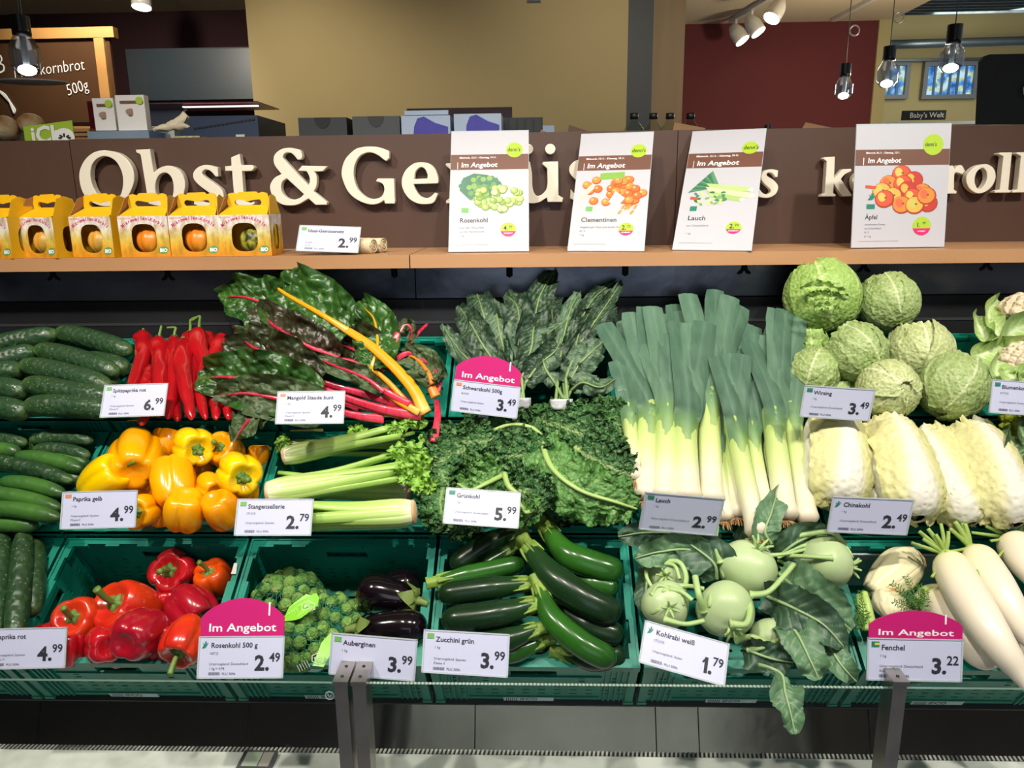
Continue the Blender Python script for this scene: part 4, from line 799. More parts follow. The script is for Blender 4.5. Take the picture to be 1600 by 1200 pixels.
# ================================================================ yellow gable boxes with ornamental pumpkins
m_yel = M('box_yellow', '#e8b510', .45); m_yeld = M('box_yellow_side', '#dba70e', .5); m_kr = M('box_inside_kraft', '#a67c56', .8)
m_print = M('box_front_print', '#ffffff', .45, ramp=((0, '#e08a20'), (.22, '#e8a82c'), (.45, '#dcc65a'), (.62, '#e6dcb0'), (.75, '#e9e6e2'), (1, '#ece6ea')), n2=('#a8801c', 70, .75, (1, 1, .5)))
m_mag = M('magenta_print', '#c03a6a', .5); m_bio = M('bio_green', '#5f9a5a', .5)
def gable_box(px, py, yaw, W, pk, label, Y=1.985, D=.095, H=.104):
    base = PY(px, py, Y); base.z = SH; r = thing('gable_box', base, label, 'box', 'yellow microwave pumpkin boxes')
    X = V((math.cos(yaw), math.sin(yaw), 0)); B = V((-math.sin(yaw), math.cos(yaw), 0)); Z = V((0, 0, 1))
    q = lambda x, y, z: base+X*x+B*y+Z*z
    def bodyg(g, face, w, wx, wz, cz, cx=0, th=.0012):        # wall with an arched window
        n = 40; out = []; inn = []
        for i in range(n):
            a = 2*PI*i/n; ca, sa = math.cos(a), math.sin(a); e = 4 if sa > 0 else 2.6
            ri = 1/((abs(ca)/wx)**3+(abs(sa)/wz)**3)**(1/3); inn.append((cx+ca*ri, cz+sa*ri))
            t = min(((w/2-cx*(1 if ca > 0 else -1))/abs(ca)) if abs(ca) > 1e-6 else 9, ((H-cz if sa > 0 else cz)/abs(sa)) if abs(sa) > 1e-6 else 9)
            out.append((cx+ca*t, cz+sa*t))
        cor = [(w/2, H), (-w/2, H), (-w/2, 0), (w/2, 0)]
        for cx_, cz_ in cor:
            k = min(range(n), key=lambda i: (out[i][0]-cx_)**2+(out[i][1]-cz_)**2); out[k] = (cx_, cz_)
        for k in range(n):
            a, b = k, (k+1) % n; P4 = [inn[a], out[a], out[b], inn[b]]
            g.add([face(x, z) for x, z in P4], [(0, 1, 2, 3)], [(x/w+.5, z/H, 0) for x, z in P4])
        for k in range(n):
            a, b = k, (k+1) % n; g.add([face(*inn[a]), face(*inn[b]), face(*inn[b], th), face(*inn[a], th)], [(0, 1, 2, 3)], [(0, inn[a][1]/H, 0)]*4)
            g.add([face(*out[a], th), face(*out[b], th), face(*inn[b], th), face(*inn[a], th)], [(0, 1, 2, 3)], [(0, inn[a][1]/H, 0)]*4)
    g = G(); bodyg(g, lambda x, z, t=0: q(x, t, z), W, W*.25, .036, .048); part('front_panel', g, m_print, r, False)
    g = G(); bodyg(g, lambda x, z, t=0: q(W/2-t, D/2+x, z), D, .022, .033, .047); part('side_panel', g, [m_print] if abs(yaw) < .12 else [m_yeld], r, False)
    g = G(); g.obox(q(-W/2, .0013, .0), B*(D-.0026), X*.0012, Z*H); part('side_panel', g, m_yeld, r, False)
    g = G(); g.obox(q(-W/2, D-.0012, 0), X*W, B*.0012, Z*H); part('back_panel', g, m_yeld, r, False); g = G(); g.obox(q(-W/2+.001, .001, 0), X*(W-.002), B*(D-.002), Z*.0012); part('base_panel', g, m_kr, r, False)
    # sloping shoulders and upright handle with a slot
    rz = H+.020; g = G()
    for y0, y1, k in ((0, D/2-.003, 0), (D, D/2+.003, 1)):
        pts = [(-W*.47, H), (W*.47, H), (W*.40, rz), (-W*.40, rz)]
        g.prism([q(x, y0 if z == H else y1, z) for x, z in pts], B*(.001 if k == 0 else -.001))
    part('shoulder_panel', g, m_yel, r, False)
    hp = [(-W*.40, rz), (-W*.41, rz+.02), (-W*.38, rz+.033), (-W*.28, rz+.036), (-W*.22, rz+.030), (-W*.17, rz+.037), (W*.17, rz+.038), (W*.22, rz+.031), (W*.28, rz+.037), (W*.38, rz+.034), (W*.41, rz+.02), (W*.40, rz)]
    slot = [(-W*.24, rz+.004), (-W*.27, rz+.011), (-W*.23, rz+.019), (-W*.12, rz+.017), (0, rz+.014), (W*.12, rz+.017), (W*.23, rz+.019), (W*.27, rz+.011), (W*.24, rz+.004)]
    for yy, nm in ((D/2-.0025, 'handle_panel'), (D/2+.0015, 'handle_panel')):
        g = G(); n = 36
        def at(poly, t):
            L = [0]; 
            for i in range(len(poly)): L.append(L[-1]+math.dist(poly[i], poly[(i+1) % len(poly)]))
            s_ = t*L[-1]
            for i in range(len(poly)):
                if L[i] <= s_ <= L[i+1]+1e-9:
                    f = (s_-L[i])/(L[i+1]-L[i]); a, b = poly[i], poly[(i+1) % len(poly)]; return (a[0]+(b[0]-a[0])*f, a[1]+(b[1]-a[1])*f)
        def hit(poly, c_, a):
            best = 0
            for i in range(len(poly)):
                x1, y1 = poly[i][0]-c_[0], poly[i][1]-c_[1]; x2, y2 = poly[(i+1) % len(poly)][0]-c_[0], poly[(i+1) % len(poly)][1]-c_[1]; dx, dy = math.cos(a), math.sin(a); ex, ey = x2-x1, y2-y1; den = dx*ey-dy*ex
                if abs(den) < 1e-12: continue
                t = (x1*ey-y1*ex)/den; u = (x1*dy-y1*dx)/den
                if t > 0 and -1e-6 <= u <= 1+1e-6: best = max(best, t)
            return (c_[0]+math.cos(a)*best, c_[1]+math.sin(a)*best)
        c_ = (0, rz+.0095); n = 72; I = [hit(slot, c_, 2*PI*i/n+.01) for i in range(n)]; O = [hit(hp, c_, 2*PI*i/n+.01) for i in range(n)]
        for t in (0, .001):
            for k in range(n):
                b = (k+1) % n; P4 = [q(I[k][0], yy+t, I[k][1]), q(O[k][0], yy+t, O[k][1]), q(O[b][0], yy+t, O[b][1]), q(I[b][0], yy+t, I[b][1])]; g.add(P4, [(0, 1, 2, 3)])
        for k in range(n):
            b = (k+1) % n
            for S_ in (I, O): g.add([q(S_[k][0], yy, S_[k][1]), q(S_[b][0], yy, S_[b][1]), q(S_[b][0], yy+.001, S_[b][1]), q(S_[k][0], yy+.001, S_[k][1])], [(0, 1, 2, 3)])
        part(nm, g, m_yel, r, False)
    # outward flaps at both ends
    for sgn in (-1, 1):
        pts = [q(sgn*(W/2-.001), .004, H), q(sgn*(W/2-.001), D-.004, H), q(sgn*W*(.43+.04*sgn), D*.75, H+.045), q(sgn*W*(.42+.04*sgn), D*.5, H+.052), q(sgn*W*(.43+.04*sgn), D*.25, H+.045)]
        g = G(); nn = (pts[1]-pts[0]).cross(pts[2]-pts[0]).normalized()*.001; g.prism(pts, nn); part('end_flap', g, m_kr if sgn < 0 else m_yeld, r, False)
    # print on the front
    f = q(0, -.0004, 0); g = G(); word = 'Mikrowellen-Kürbis'; R_ = W*.62; n = len(word); cz = .094-R_
    for i, ch in enumerate(word):
        a = PI/2+.72-1.44*(i+.5)/n; x_ = X*math.cos(a-PI/2)+Z*math.sin(a-PI/2); y_ = X*(-math.sin(a-PI/2))+Z*math.cos(a-PI/2)
        text_into(g, ch, .0125, f+X*(math.cos(a)*R_)+Z*(cz+math.sin(a)*R_), x_, y_, .035, .85, .1, .5)
    part('arched_lettering', g, m_mag, r, False)
    g = G(); text_into(g, 'DEUTSCHER', .0055, f+X*(-W*.47)+Z*(H-.008), X, Z, .01); part('small_lettering', g, m_osq, r, False)
    g = G(); c_ = f+X*(W*.36)+Z*.017; g.prism([c_+X*(math.cos(a*PI/10)*.0135)+Z*(math.sin(a*PI/10)*.0095+math.cos(a*PI/10)*.002) for a in range(20)], B*.0003); b_ = part('bio_badge', g, m_bio, r, False)
    g = G(); text_into(g, 'BIO', .0125, c_-B*.0003-Z*.0045, X, (Z+X*.12), .05, .95, 0, .5); part('badge_text', g, m_pwhite, b_, False)
    c_, col, spt = pk; cc = q(c_*W, D*.45, .0385)
    p = thing('ornamental_pumpkin', cc-Z*.035, {'o': 'small orange ribbed pumpkin inside a yellow box', 'g': 'dark green speckled gourd inside the rightmost yellow box', 'm': 'mottled yellow orange gourd inside a yellow box'}[spt]+' '+label.split(' ', 1)[0], 'pumpkin', 'ornamental pumpkins in boxes')
    p['label'] = PKL[label]
    mt = {'o': M('pumpkin_orange', '#dd7a18', .35, n2=('#e8a832', 22, .8), bump=('n', 60, .3, .002)), 'g': M('gourd_green', '#26331a', .4, n2=('#b8b23c', 55, .95), bump=('n', 60, .5, .004)), 'm': M('gourd_mottled', '#d89a38', .4, n2=('#8f8f3c', 20, .8), bump=('n', 60, .3, .002))}[spt]
    g = G(); g.ball(cc, .0385, 48, 20, lambda a, t: (1-.09*abs(math.cos(4.5*a))**6*math.sin(t)+(.05*noise.noise(V((math.cos(a)*5, math.sin(a)*5, t*4))) if spt == 'g' else 0))*(1-.25*math.exp(-(t/.35)**2)), (0, .25, 1), (1.0, 1.0, .95)); part('body', g, mt, p)
    g = G(); g.tube([cc+V((0, .006, .026)), cc+V((.002, .01, .043)), cc+V((.008, .012, .05))], .004, 8, 6); part('stem', g, M('dry_stem', '#8b7a4a', .8), p)
    return r
BX = [(-8, 402, -.30, .128, (-.05, 0, 'o'), 'yellow pumpkin box cut off by the left edge'), (62, 402, -.32, .125, (-.06, 0, 'm'), 'second yellow pumpkin box from the left edge, turned aside'),
 (147, 401, -.2, .126, (.0, 0, 'm'), 'yellow pumpkin box below the big letter O'), (229, 400, .05, .127, (0, 0, 'o'), 'yellow pumpkin box below the letter b'),
 (307, 400, .08, .125, (0, 0, 'o'), 'yellow pumpkin box below the letters s and t'), (385, 399, .0, .134, (.08, 0, 'g'), 'rightmost yellow pumpkin box, with the dark green gourd')]
PKL = {b[5]: l for b, l in zip(BX, ('orange brown pumpkin inside the box at the left edge', 'mottled gourd low in the window of the second box from the left', 'mottled orange gourd inside the box below the letter O', 'orange pumpkin inside the box below the letter b', 'orange ribbed pumpkin inside the box below the letters s and t', 'dark green and yellow gourd inside the rightmost box'))}
for b in BX: gable_box(*b)
# rolled cream nets beside the shelf card
m_cloth = M('cream_cloth', '#d8c9a8', .9, n2=('#c4b28e', 40, .5), bump=('n', 150, .4, .002))
for px, py, rr, ln, lb in ((583, 381, 12, .10, 'rolled cream cloth in front, next to the 2.99 card'), (598, 377, 12, .09, 'rolled cream cloth behind, right of the first roll')):
    c_ = PY(px, py, 2.03 if px < 590 else 2.07); ra = PX2M(c_, rr)*.95; c_.z = SH+ra; g = G(); e = V((.93, -.36, 0)).normalized(); side = V((0, 0, 1)); fw2 = e.cross(side)
    g.tube([c_-e*ln, c_-e*ln*.5, c_], lambda t, a: ra*(1+.04*math.sin(3*a)+.06*noise.noise(V((t*9, a, ra*900)))), 20, 14)
    rl = part('cloth_roll', g, m_cloth, label=lb, cat='cloth')
    g = G(); sp = [c_+e*.002+(side*math.sin(a*.55)+fw2*math.cos(a*.55))*(ra*(1-a/34)) for a in range(30)]; g.tube(sp, .0014, 6, 60); part('spiral_edge', g, m_cloth, rl)
# ================================================================ vegetables
VIEW = -FW
nz3 = lambda p: noise.noise(p)
def RP(r, pts): return [R(r, *p) for p in pts]
def perp(p): return VIEW
# ---- long bodies
def long_body(name, ctrl, rad, mat, label, cat, group, prof=None, n=22, m=30, par=None, wob=.03, seed=0, square=0, up=None):
    prof = prof or (lambda t: (1-abs(2*t-1)**5)**.5)
    def rf(t, a): return max(.0004, rad*prof(t)*(1+wob*noise.noise(V((t*(4 if wob < .2 else 7)+seed, math.cos(a), math.sin(a))))+square*math.cos(5*a)))
    g = G(); P = catmull(ctrl, m); F = frames(P, up)
    # denser sampling near the ends
    ts = [.5-.5*math.cos(PI*i/m) for i in range(m+1)]; P2 = [catm_at(ctrl, t) for t in ts]; F = frames(P2, up)
    vs = []; ps = []
    for j in range(m+1):
        T, S, Nn = F[j]
        for i in range(n):
            a = 2*PI*i/n; r_ = rf(ts[j], a); vs.append(P2[j]+S*(math.cos(a)*r_)+Nn*(math.sin(a)*r_)); ps.append((i/n, ts[j], 0))
    fs = [(j*n+i, j*n+(i+1) % n, (j+1)*n+(i+1) % n, (j+1)*n+i) for j in range(m) for i in range(n)]
    fs += [tuple(range(n))[::-1], tuple(m*n+i for i in range(n))]; g.add(vs, fs, ps)
    return part(name, g, mat, par, label=label, cat=cat, group=group)
def catm_at(pts, t):
    pts = [V(p) for p in pts]; n = len(pts)
    if n == 2: return pts[0].lerp(pts[1], t)
    x = t*(n-1); k = min(int(x), n-2); u = x-k
    b, c = pts[k], pts[k+1]; a = pts[k-1] if k else b*2-c; d = pts[k+2] if k < n-2 else c*2-b
    return .5*((2*b)+(c-a)*u+(2*a-5*b+4*c-d)*u*u+(3*b-a-3*c+d)*u**3)
def bend(r, x0, y0, x1, y1, w, b=4, dw=0):
    mx, my = (x0+x1)/2, (y0+y1)/2; L = math.hypot(x1-x0, y1-y0); nx, ny = -(y1-y0)/L, (x1-x0)/L
    return RP(r, [(x0, y0, w-dw), (mx-nx*b, my-ny*b, w), (x1, y1, w-dw*.3)])
m_cuc = M('cucumber_skin', '#2c4a26', .42, ramp=((0, '#4f6f3a'), (.14, '#2c4a27'), (.55, '#27452a'), (.9, '#2f5230'), (1, '#55743f')), n2=('#1d3620', 16, .5), spots=('#8fa868', 120, .2, .8), bump=('f', 75, 1, .004), coat=.15)
m_cuc2 = M('small_cucumber_skin', '#3c6a2a', .38, ramp=((0, '#33602a'), (.3, '#3d6c2c'), (.7, '#4d7f34'), (1, '#2a4d22')), n2=('#2a4f22', 9, .7, (1, 1, 1)), bump=('f', 90, .6, .002), coat=.15)
big = [(-40, 548, 92, 522, .03, 'topmost large cucumber at the left edge, its tip against the long one'), (88, 518, 206, 550, .035, 'highest long dark cucumber at the back, reaching to the red peppers'),
 (-40, 577, 58, 549, .045, 'large cucumber second from the top at the left edge'), (130, 562, 201, 578, .02, 'cucumber tip peeping out under the long one near the red peppers'), (55, 545, 186, 583, .055, 'long dark cucumber crossing the middle of the pile'),
 (-40, 592, 36, 578, .05, 'cucumber end at the left edge beside the mid pile one'), (32, 569, 174, 605, .065, 'large cucumber lying on top in the middle of the pile'), (-40, 604, 42, 613, .055, 'large cucumber third from the bottom at the left edge'),
 (37, 598, 178, 622, .07, 'very dark cucumber above the Spitzpaprika card'), (-40, 633, 44, 646, .06, 'bottom cucumber cut off by the left edge'), (38, 633, 178, 642, .07, 'lowest long cucumber lying along the crate rim'), (120, 605, 186, 600, .02, 'small part of a cucumber left of the Spitzpaprika card')]
for i, (x0, y0, x1, y1, w, lb) in enumerate(big): long_body('cucumber', bend(3, x0, y0, x1, y1, w, 3 if i != 8 else -2), .0265, m_cuc, lb, 'cucumber', 'large cucumbers', None, seed=i)
for i, (x0, y0, x1, y1, w) in enumerate(((-40, 600, 120, 610, -.01), (20, 560, 180, 590, -.01), (0, 640, 150, 635, .01), (-40, 560, 60, 570, -.0))): long_body('cucumber', bend(3, x0, y0, x1, y1, w, 3), .026, m_cuc, 'large cucumber underneath the pile, '+('glimpsed beside the card', 'seen below the highest long one', 'lowest, along the front rim', 'at the left edge under the top ones')[i], 'cucumber', 'large cucumbers underneath', None, 14, 16, seed=i+30)
small = [(-40, 690, 42, 693, .02, 'small cucumber end at the left edge, back row', 0), (46, 687, 146, 689, .02, 'small cucumber farthest back, with both ends visible', 0), (52, 703, 140, 713, .015, 'slim small cucumber just below the farthest one', 0), (-40, 706, 32, 707, .03, 'light green small cucumber tip at the left edge below the back one', 1),
 (24, 712, 130, 734, .035, 'small cucumber with dark blossom end towards the crate side', 1), (-40, 716, 114, 752, .045, 'dark curved small cucumber across the middle', 0), (0, 752, 102, 773, .05, 'mid green small cucumber with wrinkled dark tip', 1), (-40, 768, 96, 795, .055, 'light green small cucumber ending left of the Paprika gelb card', 1), (-40, 793, 96, 810, .06, 'lowest light green small cucumber at the crate rim', 1), (90, 742, 125, 752, .01, 'green cucumber tip under the dark curved one', 1), (70, 715, 138, 726, .005, 'slim cucumber edge beside the crate wall', 1)]
for i, (x0, y0, x1, y1, w, lb, c_) in enumerate(small): long_body('small_cucumber', bend(2, x0, y0, x1, y1, w, 5), .0172, m_cuc2 if c_ else m_cuc, lb, 'cucumber', 'small cucumbers', None, 18, 24, seed=i+50)
for i, (x0, y0, x1, y1, w) in enumerate(((-40, 730, 110, 735, .0), (-30, 770, 90, 760, .01), (-40, 800, 80, 785, .02), (20, 700, 130, 700, -.01), (-40, 822, 60, 822, .03))): long_body('small_cucumber', bend(2, x0, y0, x1, y1, w, 3), .017, m_cuc2, 'small cucumber underneath the pile, '+('in the middle behind the dark curved one', 'behind the mid green one', 'behind the lowest light green one', 'farthest back under the slim one', 'at the lower left against the front rim')[i], 'cucumber', 'small cucumbers underneath', None, 12, 14, seed=i+70)
for i, (x0, y0, x1, y1, w, lb) in enumerate(((2, 822, -8, 992, .03, 'upright cucumber cut off by the left edge in the front row'), (38, 826, 22, 1000, .035, 'full upright cucumber in the front row, second from the left edge'), (54, 842, 50, 960, .01, 'upright cucumber half hidden against the crate side'))): long_body('upright_cucumber', bend(1, x0, y0, x1, y1, w, 2), .0225, m_cuc, lb, 'cucumber', 'upright cucumbers', None, seed=i+80)
# ---- pointed red peppers
m_redp = M('red_pepper_skin', '#b3121c', .2, n2=('#8f0c16', 12, .5), coat=.6, spec=.6); m_gstem = M('pepper_stem', '#6b8a3a', .5, n2=('#4f6d2a', 20, .5)); m_calyx = M('pepper_calyx', '#4f7a2c', .5, n2=('#8aa04c', 30, .5))
pointed = [([(222, 520, .02), (226, 548, .04), (212, 590, .05), (192, 645, .06)], 'pointed red pepper leftmost, bending to the price card', (224, 514)),
 ([(248, 528, .035), (251, 560, .06), (250, 600, .07), (247, 652, .07)], 'straight pointed red pepper with arched stem, left of the centre', (252, 511)),
 ([(240, 572, .03), (228, 605, .045), (214, 650, .05)], 'pointed red pepper tucked behind the leftmost ones', None),
 ([(272, 527, .03), (276, 558, .055), (270, 610, .06), (262, 655, .06)], 'pointed red pepper with stem hooking left', (274, 512)),
 ([(288, 530, .04), (285, 570, .07), (292, 615, .075), (300, 656, .07)], 'curved pointed red pepper in the middle of the bunch', None),
 ([(311, 516, .04), (310, 540, .06), (322, 575, .05), (312, 610, .06), (322, 656, .06)], 'crinkled pointed red pepper with tall curved stem', (312, 494)),
 ([(297, 520, .02), (300, 550, .04), (302, 600, .04), (296, 650, .04)], 'pointed red pepper behind the crinkled one', (298, 500)),
 ([(350, 529, .02), (340, 545, .04), (330, 580, .04), (338, 650, .05)], 'short twisted red pepper beside the chard leaves', None),
 ([(325, 590, .02), (335, 620, .04), (338, 656, .05)], 'red pepper end under the chard leaf', None), ([(352, 600, .02), (356, 630, .04), (358, 656, .045)], 'red pepper end, second from the right under the chard', None), ([(370, 606, .02), (376, 630, .04), (380, 656, .04)], 'rightmost red pepper end under the chard', None),
 ([(268, 590, .02), (272, 620, .04), (278, 658, .05)], 'pointed red pepper low between two longer ones', None), ([(236, 600, .03), (230, 630, .06), (221, 664, .075)], 'red pepper whose tip hangs over the crate rim', None), ([(326, 522, .02), (322, 545, .03), (315, 580, .03)], 'dark red pepper shoulder behind the crinkled one', None)]
for i, (c_, lb, st) in enumerate(pointed):
    ctrl = RP(3, c_); r = thing('pointed_pepper', ctrl[-1], lb, 'pepper', 'pointed red peppers')
    pr = lambda t: (min(1, t*9)**.5)*(1-.62*t**1.6)*(1 if t < .9 else (1-((t-.9)/.1)**2)**.5*.999+.001)*(1+.10*math.sin(t*17+i)*math.exp(-t*3))
    long_body('body', ctrl, .0235 if len(c_) > 3 else .02, m_redp, None, None, None, pr, 22, 40, r, .26, i)
    t0 = ctrl[0]; d = (ctrl[0]-ctrl[1]).normalized()
    g = G(); g.ball(t0-d*.004, .010, 14, 8, lambda a, th: 1+.15*math.cos(5*a), d, (1, 1, .5)); part('calyx', g, m_calyx, r)
    if st:
        e = R(3, st[0], st[1], c_[0][2]+.012); h = {0: V((0, 0, 0)), 5: V((-.022, 0, -.012)), 3: V((-.022, 0, .0)), 1: V((-.0, 0, .004)), 6: V((.016, .0, .008))}.get(i, V((0, 0, 0)))
        g = G(); g.tube([t0, t0.lerp(e, .6), e, e+h], lambda t, a: .0042-.0014*t, 8, 14); part('stem', g, m_gstem, r)
# ---- bell peppers
def pepper_mat(nm, a, b): return M(nm, a, .22, n2=(b, 9, .75), coat=.55, sss=.0, spec=.55)
m_y1 = pepper_mat('pepper_yellow', '#ffb300', '#f79a00'); m_y2 = pepper_mat('pepper_lemon', '#ffd500', '#fabf00'); m_y3 = pepper_mat('pepper_orange_yellow', '#fba200', '#f08a00')
m_r1 = pepper_mat('pepper_red', '#c01420', '#a00e1c'); m_r2 = pepper_mat('pepper_red_orange', '#cc2418', '#e2500f'); m_r3 = pepper_mat('pepper_dark_red', '#a81026', '#8c0c1e'); m_or = pepper_mat('pepper_orange_red', '#e2560c', '#cc3010')
def bell(r, x, y, rp, w, ax, mat, lb, grp, lobes=4, ph=0, tall=1.12, stem=True):
    c = R(r, x, y, w); Rr = PX2M(c, rp); A = cv(*ax); q = A.orthogonal().normalized(); w_ = A.cross(q)
    rt = thing('bell_pepper', c-V((0, 0, Rr)), lb, 'pepper', grp); k = rnd.uniform(.9, 1.1)
    def f(u, v):
        a = u*2*PI; th = v*PI; s = math.sin(th); lob = abs(math.sin(lobes/2*a+ph))**.55
        prof = s**.62*(1.0-.16*v); rr = Rr*prof*(.80+.20*lob*(.4+.6*min(1, s*1.4)))*(1+.05*math.sin(a+ph*2)+.05*noise.noise(V((math.cos(a)*1.5+x, math.sin(a)*1.5, v*2))))
        h = Rr*tall*math.cos(th); h -= Rr*.42*math.exp(-(th/.42)**2); h += Rr*.30*math.exp(-((PI-th)/.40)**2); h += Rr*.12*lob*math.sin(th)**2*(1 if v < .5 else -1)*abs(math.cos(th))
        return c + q*(math.cos(a)*rr) + w_*(math.sin(a)*rr) + A*h, (u, v, 0)
    g = G(); g.grid(f, 56, 30, True); part('body', g, mat, rt)
    if stem:
        b0 = c + A*(Rr*(tall-.40)); sd = V((.0, .0, 1)); sd = (A*.85+q*.3*math.cos(ph*3)+w_*.3*math.sin(ph*3)).normalized()
        g = G(); g.ball(b0, Rr*.27, 20, 8, lambda a, th: 1+.22*math.cos(5*a), A, (1, 1, .42)); part('calyx', g, m_calyx, rt)
        g = G(); g.tube([b0, b0+A*Rr*.28, b0+A*Rr*.42+sd*Rr*.2, b0+A*Rr*.45+sd*Rr*.42], lambda t, a: Rr*(.085+.035*t)*(1+.08*math.cos(5*a)), 12, 12); part('stem', g, m_gstem, rt)
    return rt
Y_ = 'yellow bell peppers'
for i, a in enumerate(((212, 716, 47, .06, (-.35, .35, -.85), m_y1, 'big deep yellow pepper at the back left, stem turned away'), (258, 693, 27, .03, (.1, .9, -.3), m_y3, 'orange yellow pepper half hidden behind the lemon one'), (302, 699, 35, .085, (.62, -.12, .75), m_y2, 'lemon yellow pepper on top with its stem pointing right'), (351, 706, 32, .045, (-.1, .45, .9), m_y3, 'orange yellow pepper with green calyx facing up, back right'),
    (165, 752, 38, .06, (.65, .45, .25), m_y2, 'light yellow pepper beside the crate rim at the left'), (273, 754, 38, .07, (-.3, .75, -.5), m_y1, 'long yellow pepper upright in the centre'), (372, 741, 38, .09, (.55, -.15, .8), m_y2, 'lemon pepper with a curved green stem at the right'), (328, 762, 26, .055, (-.5, .2, -.6), m_y1, 'small ribbed yellow pepper left of the curved stem one'),
    (222, 798, 31, .065, (.05, 0, 1), m_y1, 'yellow pepper showing its round calyx beside the Paprika gelb card'), (288, 796, 36, .08, (-.2, -.8, -.5), m_y1, 'squat yellow pepper at the crate rim in the middle'), (345, 797, 33, .075, (.2, -.7, -.6), m_y3, 'deep yellow pepper at the crate rim left of the Stangensellerie card'), (225, 762, 28, .01, (0, 1, 0), m_y3, 'shadowed orange pepper under the big yellow one'),
    (404, 712, 20, .0, (0, 1, 0), m_y3, 'orange yellow pepper edge in the right back corner'), (385, 772, 22, .03, (0, 1, 0), m_y1, 'yellow pepper edge below the lemon one at the right'), (252, 806, 20, .02, (0, 1, 0), m_y3, 'yellow pepper bit between the two at the rim'), (310, 740, 24, .0, (0, 1, 0), m_y3, 'yellow pepper deep in the pile behind the centre'), (180, 800, 24, .01, (0, 1, 0), m_y1, 'yellow pepper hidden behind the Paprika gelb card'))): bell(2, *a, Y_, 3 if i % 3 == 1 else 4, i*.9, 1.25 if i in (0, 5, 4) else 1.0, stem=i not in (0, 1, 5, 7, 9, 10, 11, 12, 13, 14, 15, 16))
R_ = 'red bell peppers'
for i, a in enumerate(((271, 893, 40, -.045, (.12, .30, .95), m_r1, 'glossy red pepper highest at the back, calyx facing forward'), (334, 907, 33, -.05, (-.2, .85, .6), m_or, 'orange red pepper with upright green stem beside the crate rim'), (202, 952, 50, -.01, (-.35, .55, .75), m_r2, 'large red pepper turning orange in the middle'), (125, 970, 41, .0, (.02, .50, .85), m_r2, 'orange red pepper with long stem at the left'),
    (217, 992, 43, .04, (.15, .1, -.95), m_r3, 'dark crimson pepper in front, bottom turned to the viewer'), (300, 950, 40, -.01, (.75, -.5, .45), m_r3, 'crimson pepper left of the magenta offer card'), (290, 1000, 40, .03, (-.1, -.55, .8), m_r2, 'red pepper with its green stem pointing down at the rim'), (165, 1008, 34, .02, (-.5, -.1, -.7), m_r1, 'small red pepper at the crate rim beside the crimson one'), (108, 1012, 32, .0, (0, 1, 0), m_r1, 'red pepper low behind the Paprika rot card'),
    (262, 942, 24, -.05, (0, 1, 0), m_r1, 'small wrinkled red pepper deep in the centre'), (256, 1000, 34, .0, (0, 1, 0), m_r3, 'red pepper between the crimson one and the stem-down one'), (75, 1000, 28, -.03, (0, 1, 0), m_r1, 'red pepper edge right above the Paprika rot card'), (190, 1018, 26, -.03, (0, 1, 0), m_r3, 'red pepper underneath the crimson one'))): bell(1, *a, R_, 3 if i in (3, 2) else 4, i*1.1, 1.0, stem=i in (0, 1, 2, 3, 5, 6))
# ---- aubergines
m_aub = M('aubergine_skin', '#0d070d', .12, n2=('#160a15', 6, .5), coat=.1, spec=.6); m_aubc = M('aubergine_calyx', '#71853f', .55, n2=('#556a33', 20, .5))
for i, (x0, y0, x1, y1, w, rad, lb) in enumerate(((648, 938, 566, 922, .0, .037, 'aubergine on top with its green cap pointing right'), (562, 982, 660, 982, .01, .036, 'front aubergine with its green cap pointing left'), (562, 940, 655, 905, -.06, .034, 'aubergine behind the two others, against the crate back'), (590, 1012, 655, 1008, -.03, .034, 'aubergine underneath the front one'))):
    P0, P1 = R(1, x0, y0, w), R(1, x1, y1, w); P1 = P0+(P1-P0)*(1.08 if i < 2 else 1); rt = thing('aubergine', (P0+P1)/2-V((0, 0, rad)), lb, 'aubergine', 'aubergines')
    pr = lambda t: (1-abs(2*t-1)**4)**.5*(.72+.28*min(1, t*1.5)) if t > 0 else 0
    long_body('body', [P0, (P0+P1)/2+NRM*.004, P1], rad, m_aub, None, None, None, pr, 30, 30, rt, .02, i)
    d = (P0-P1).normalized(); q = d.orthogonal().normalized(); w2 = d.cross(q); g = G(); b0 = P0
    for k in range(5):
        a = k*2*PI/5+.4; e = q*math.cos(a)+w2*math.sin(a); 
        g.grid(lambda u, v: (b0+d*(.006-.034*v)+e*(rad*(.25+.62*v**.6)+.002+.012*max(0, v-.8)*3)+d.cross(e)*((u-.5)*rad*1.15*(1-v)**.8), (u, v, 0)), 6, 8)
    part('calyx', g, m_aubc, rt); g = G(); g.tube([b0+d*.002, b0+d*.014, b0+d*.028+V((0, 0, -.004))], lambda t, a: .0085-.0015*t+.004*(1-t)**3, 12, 8); part('stem', g, m_aubc, rt)
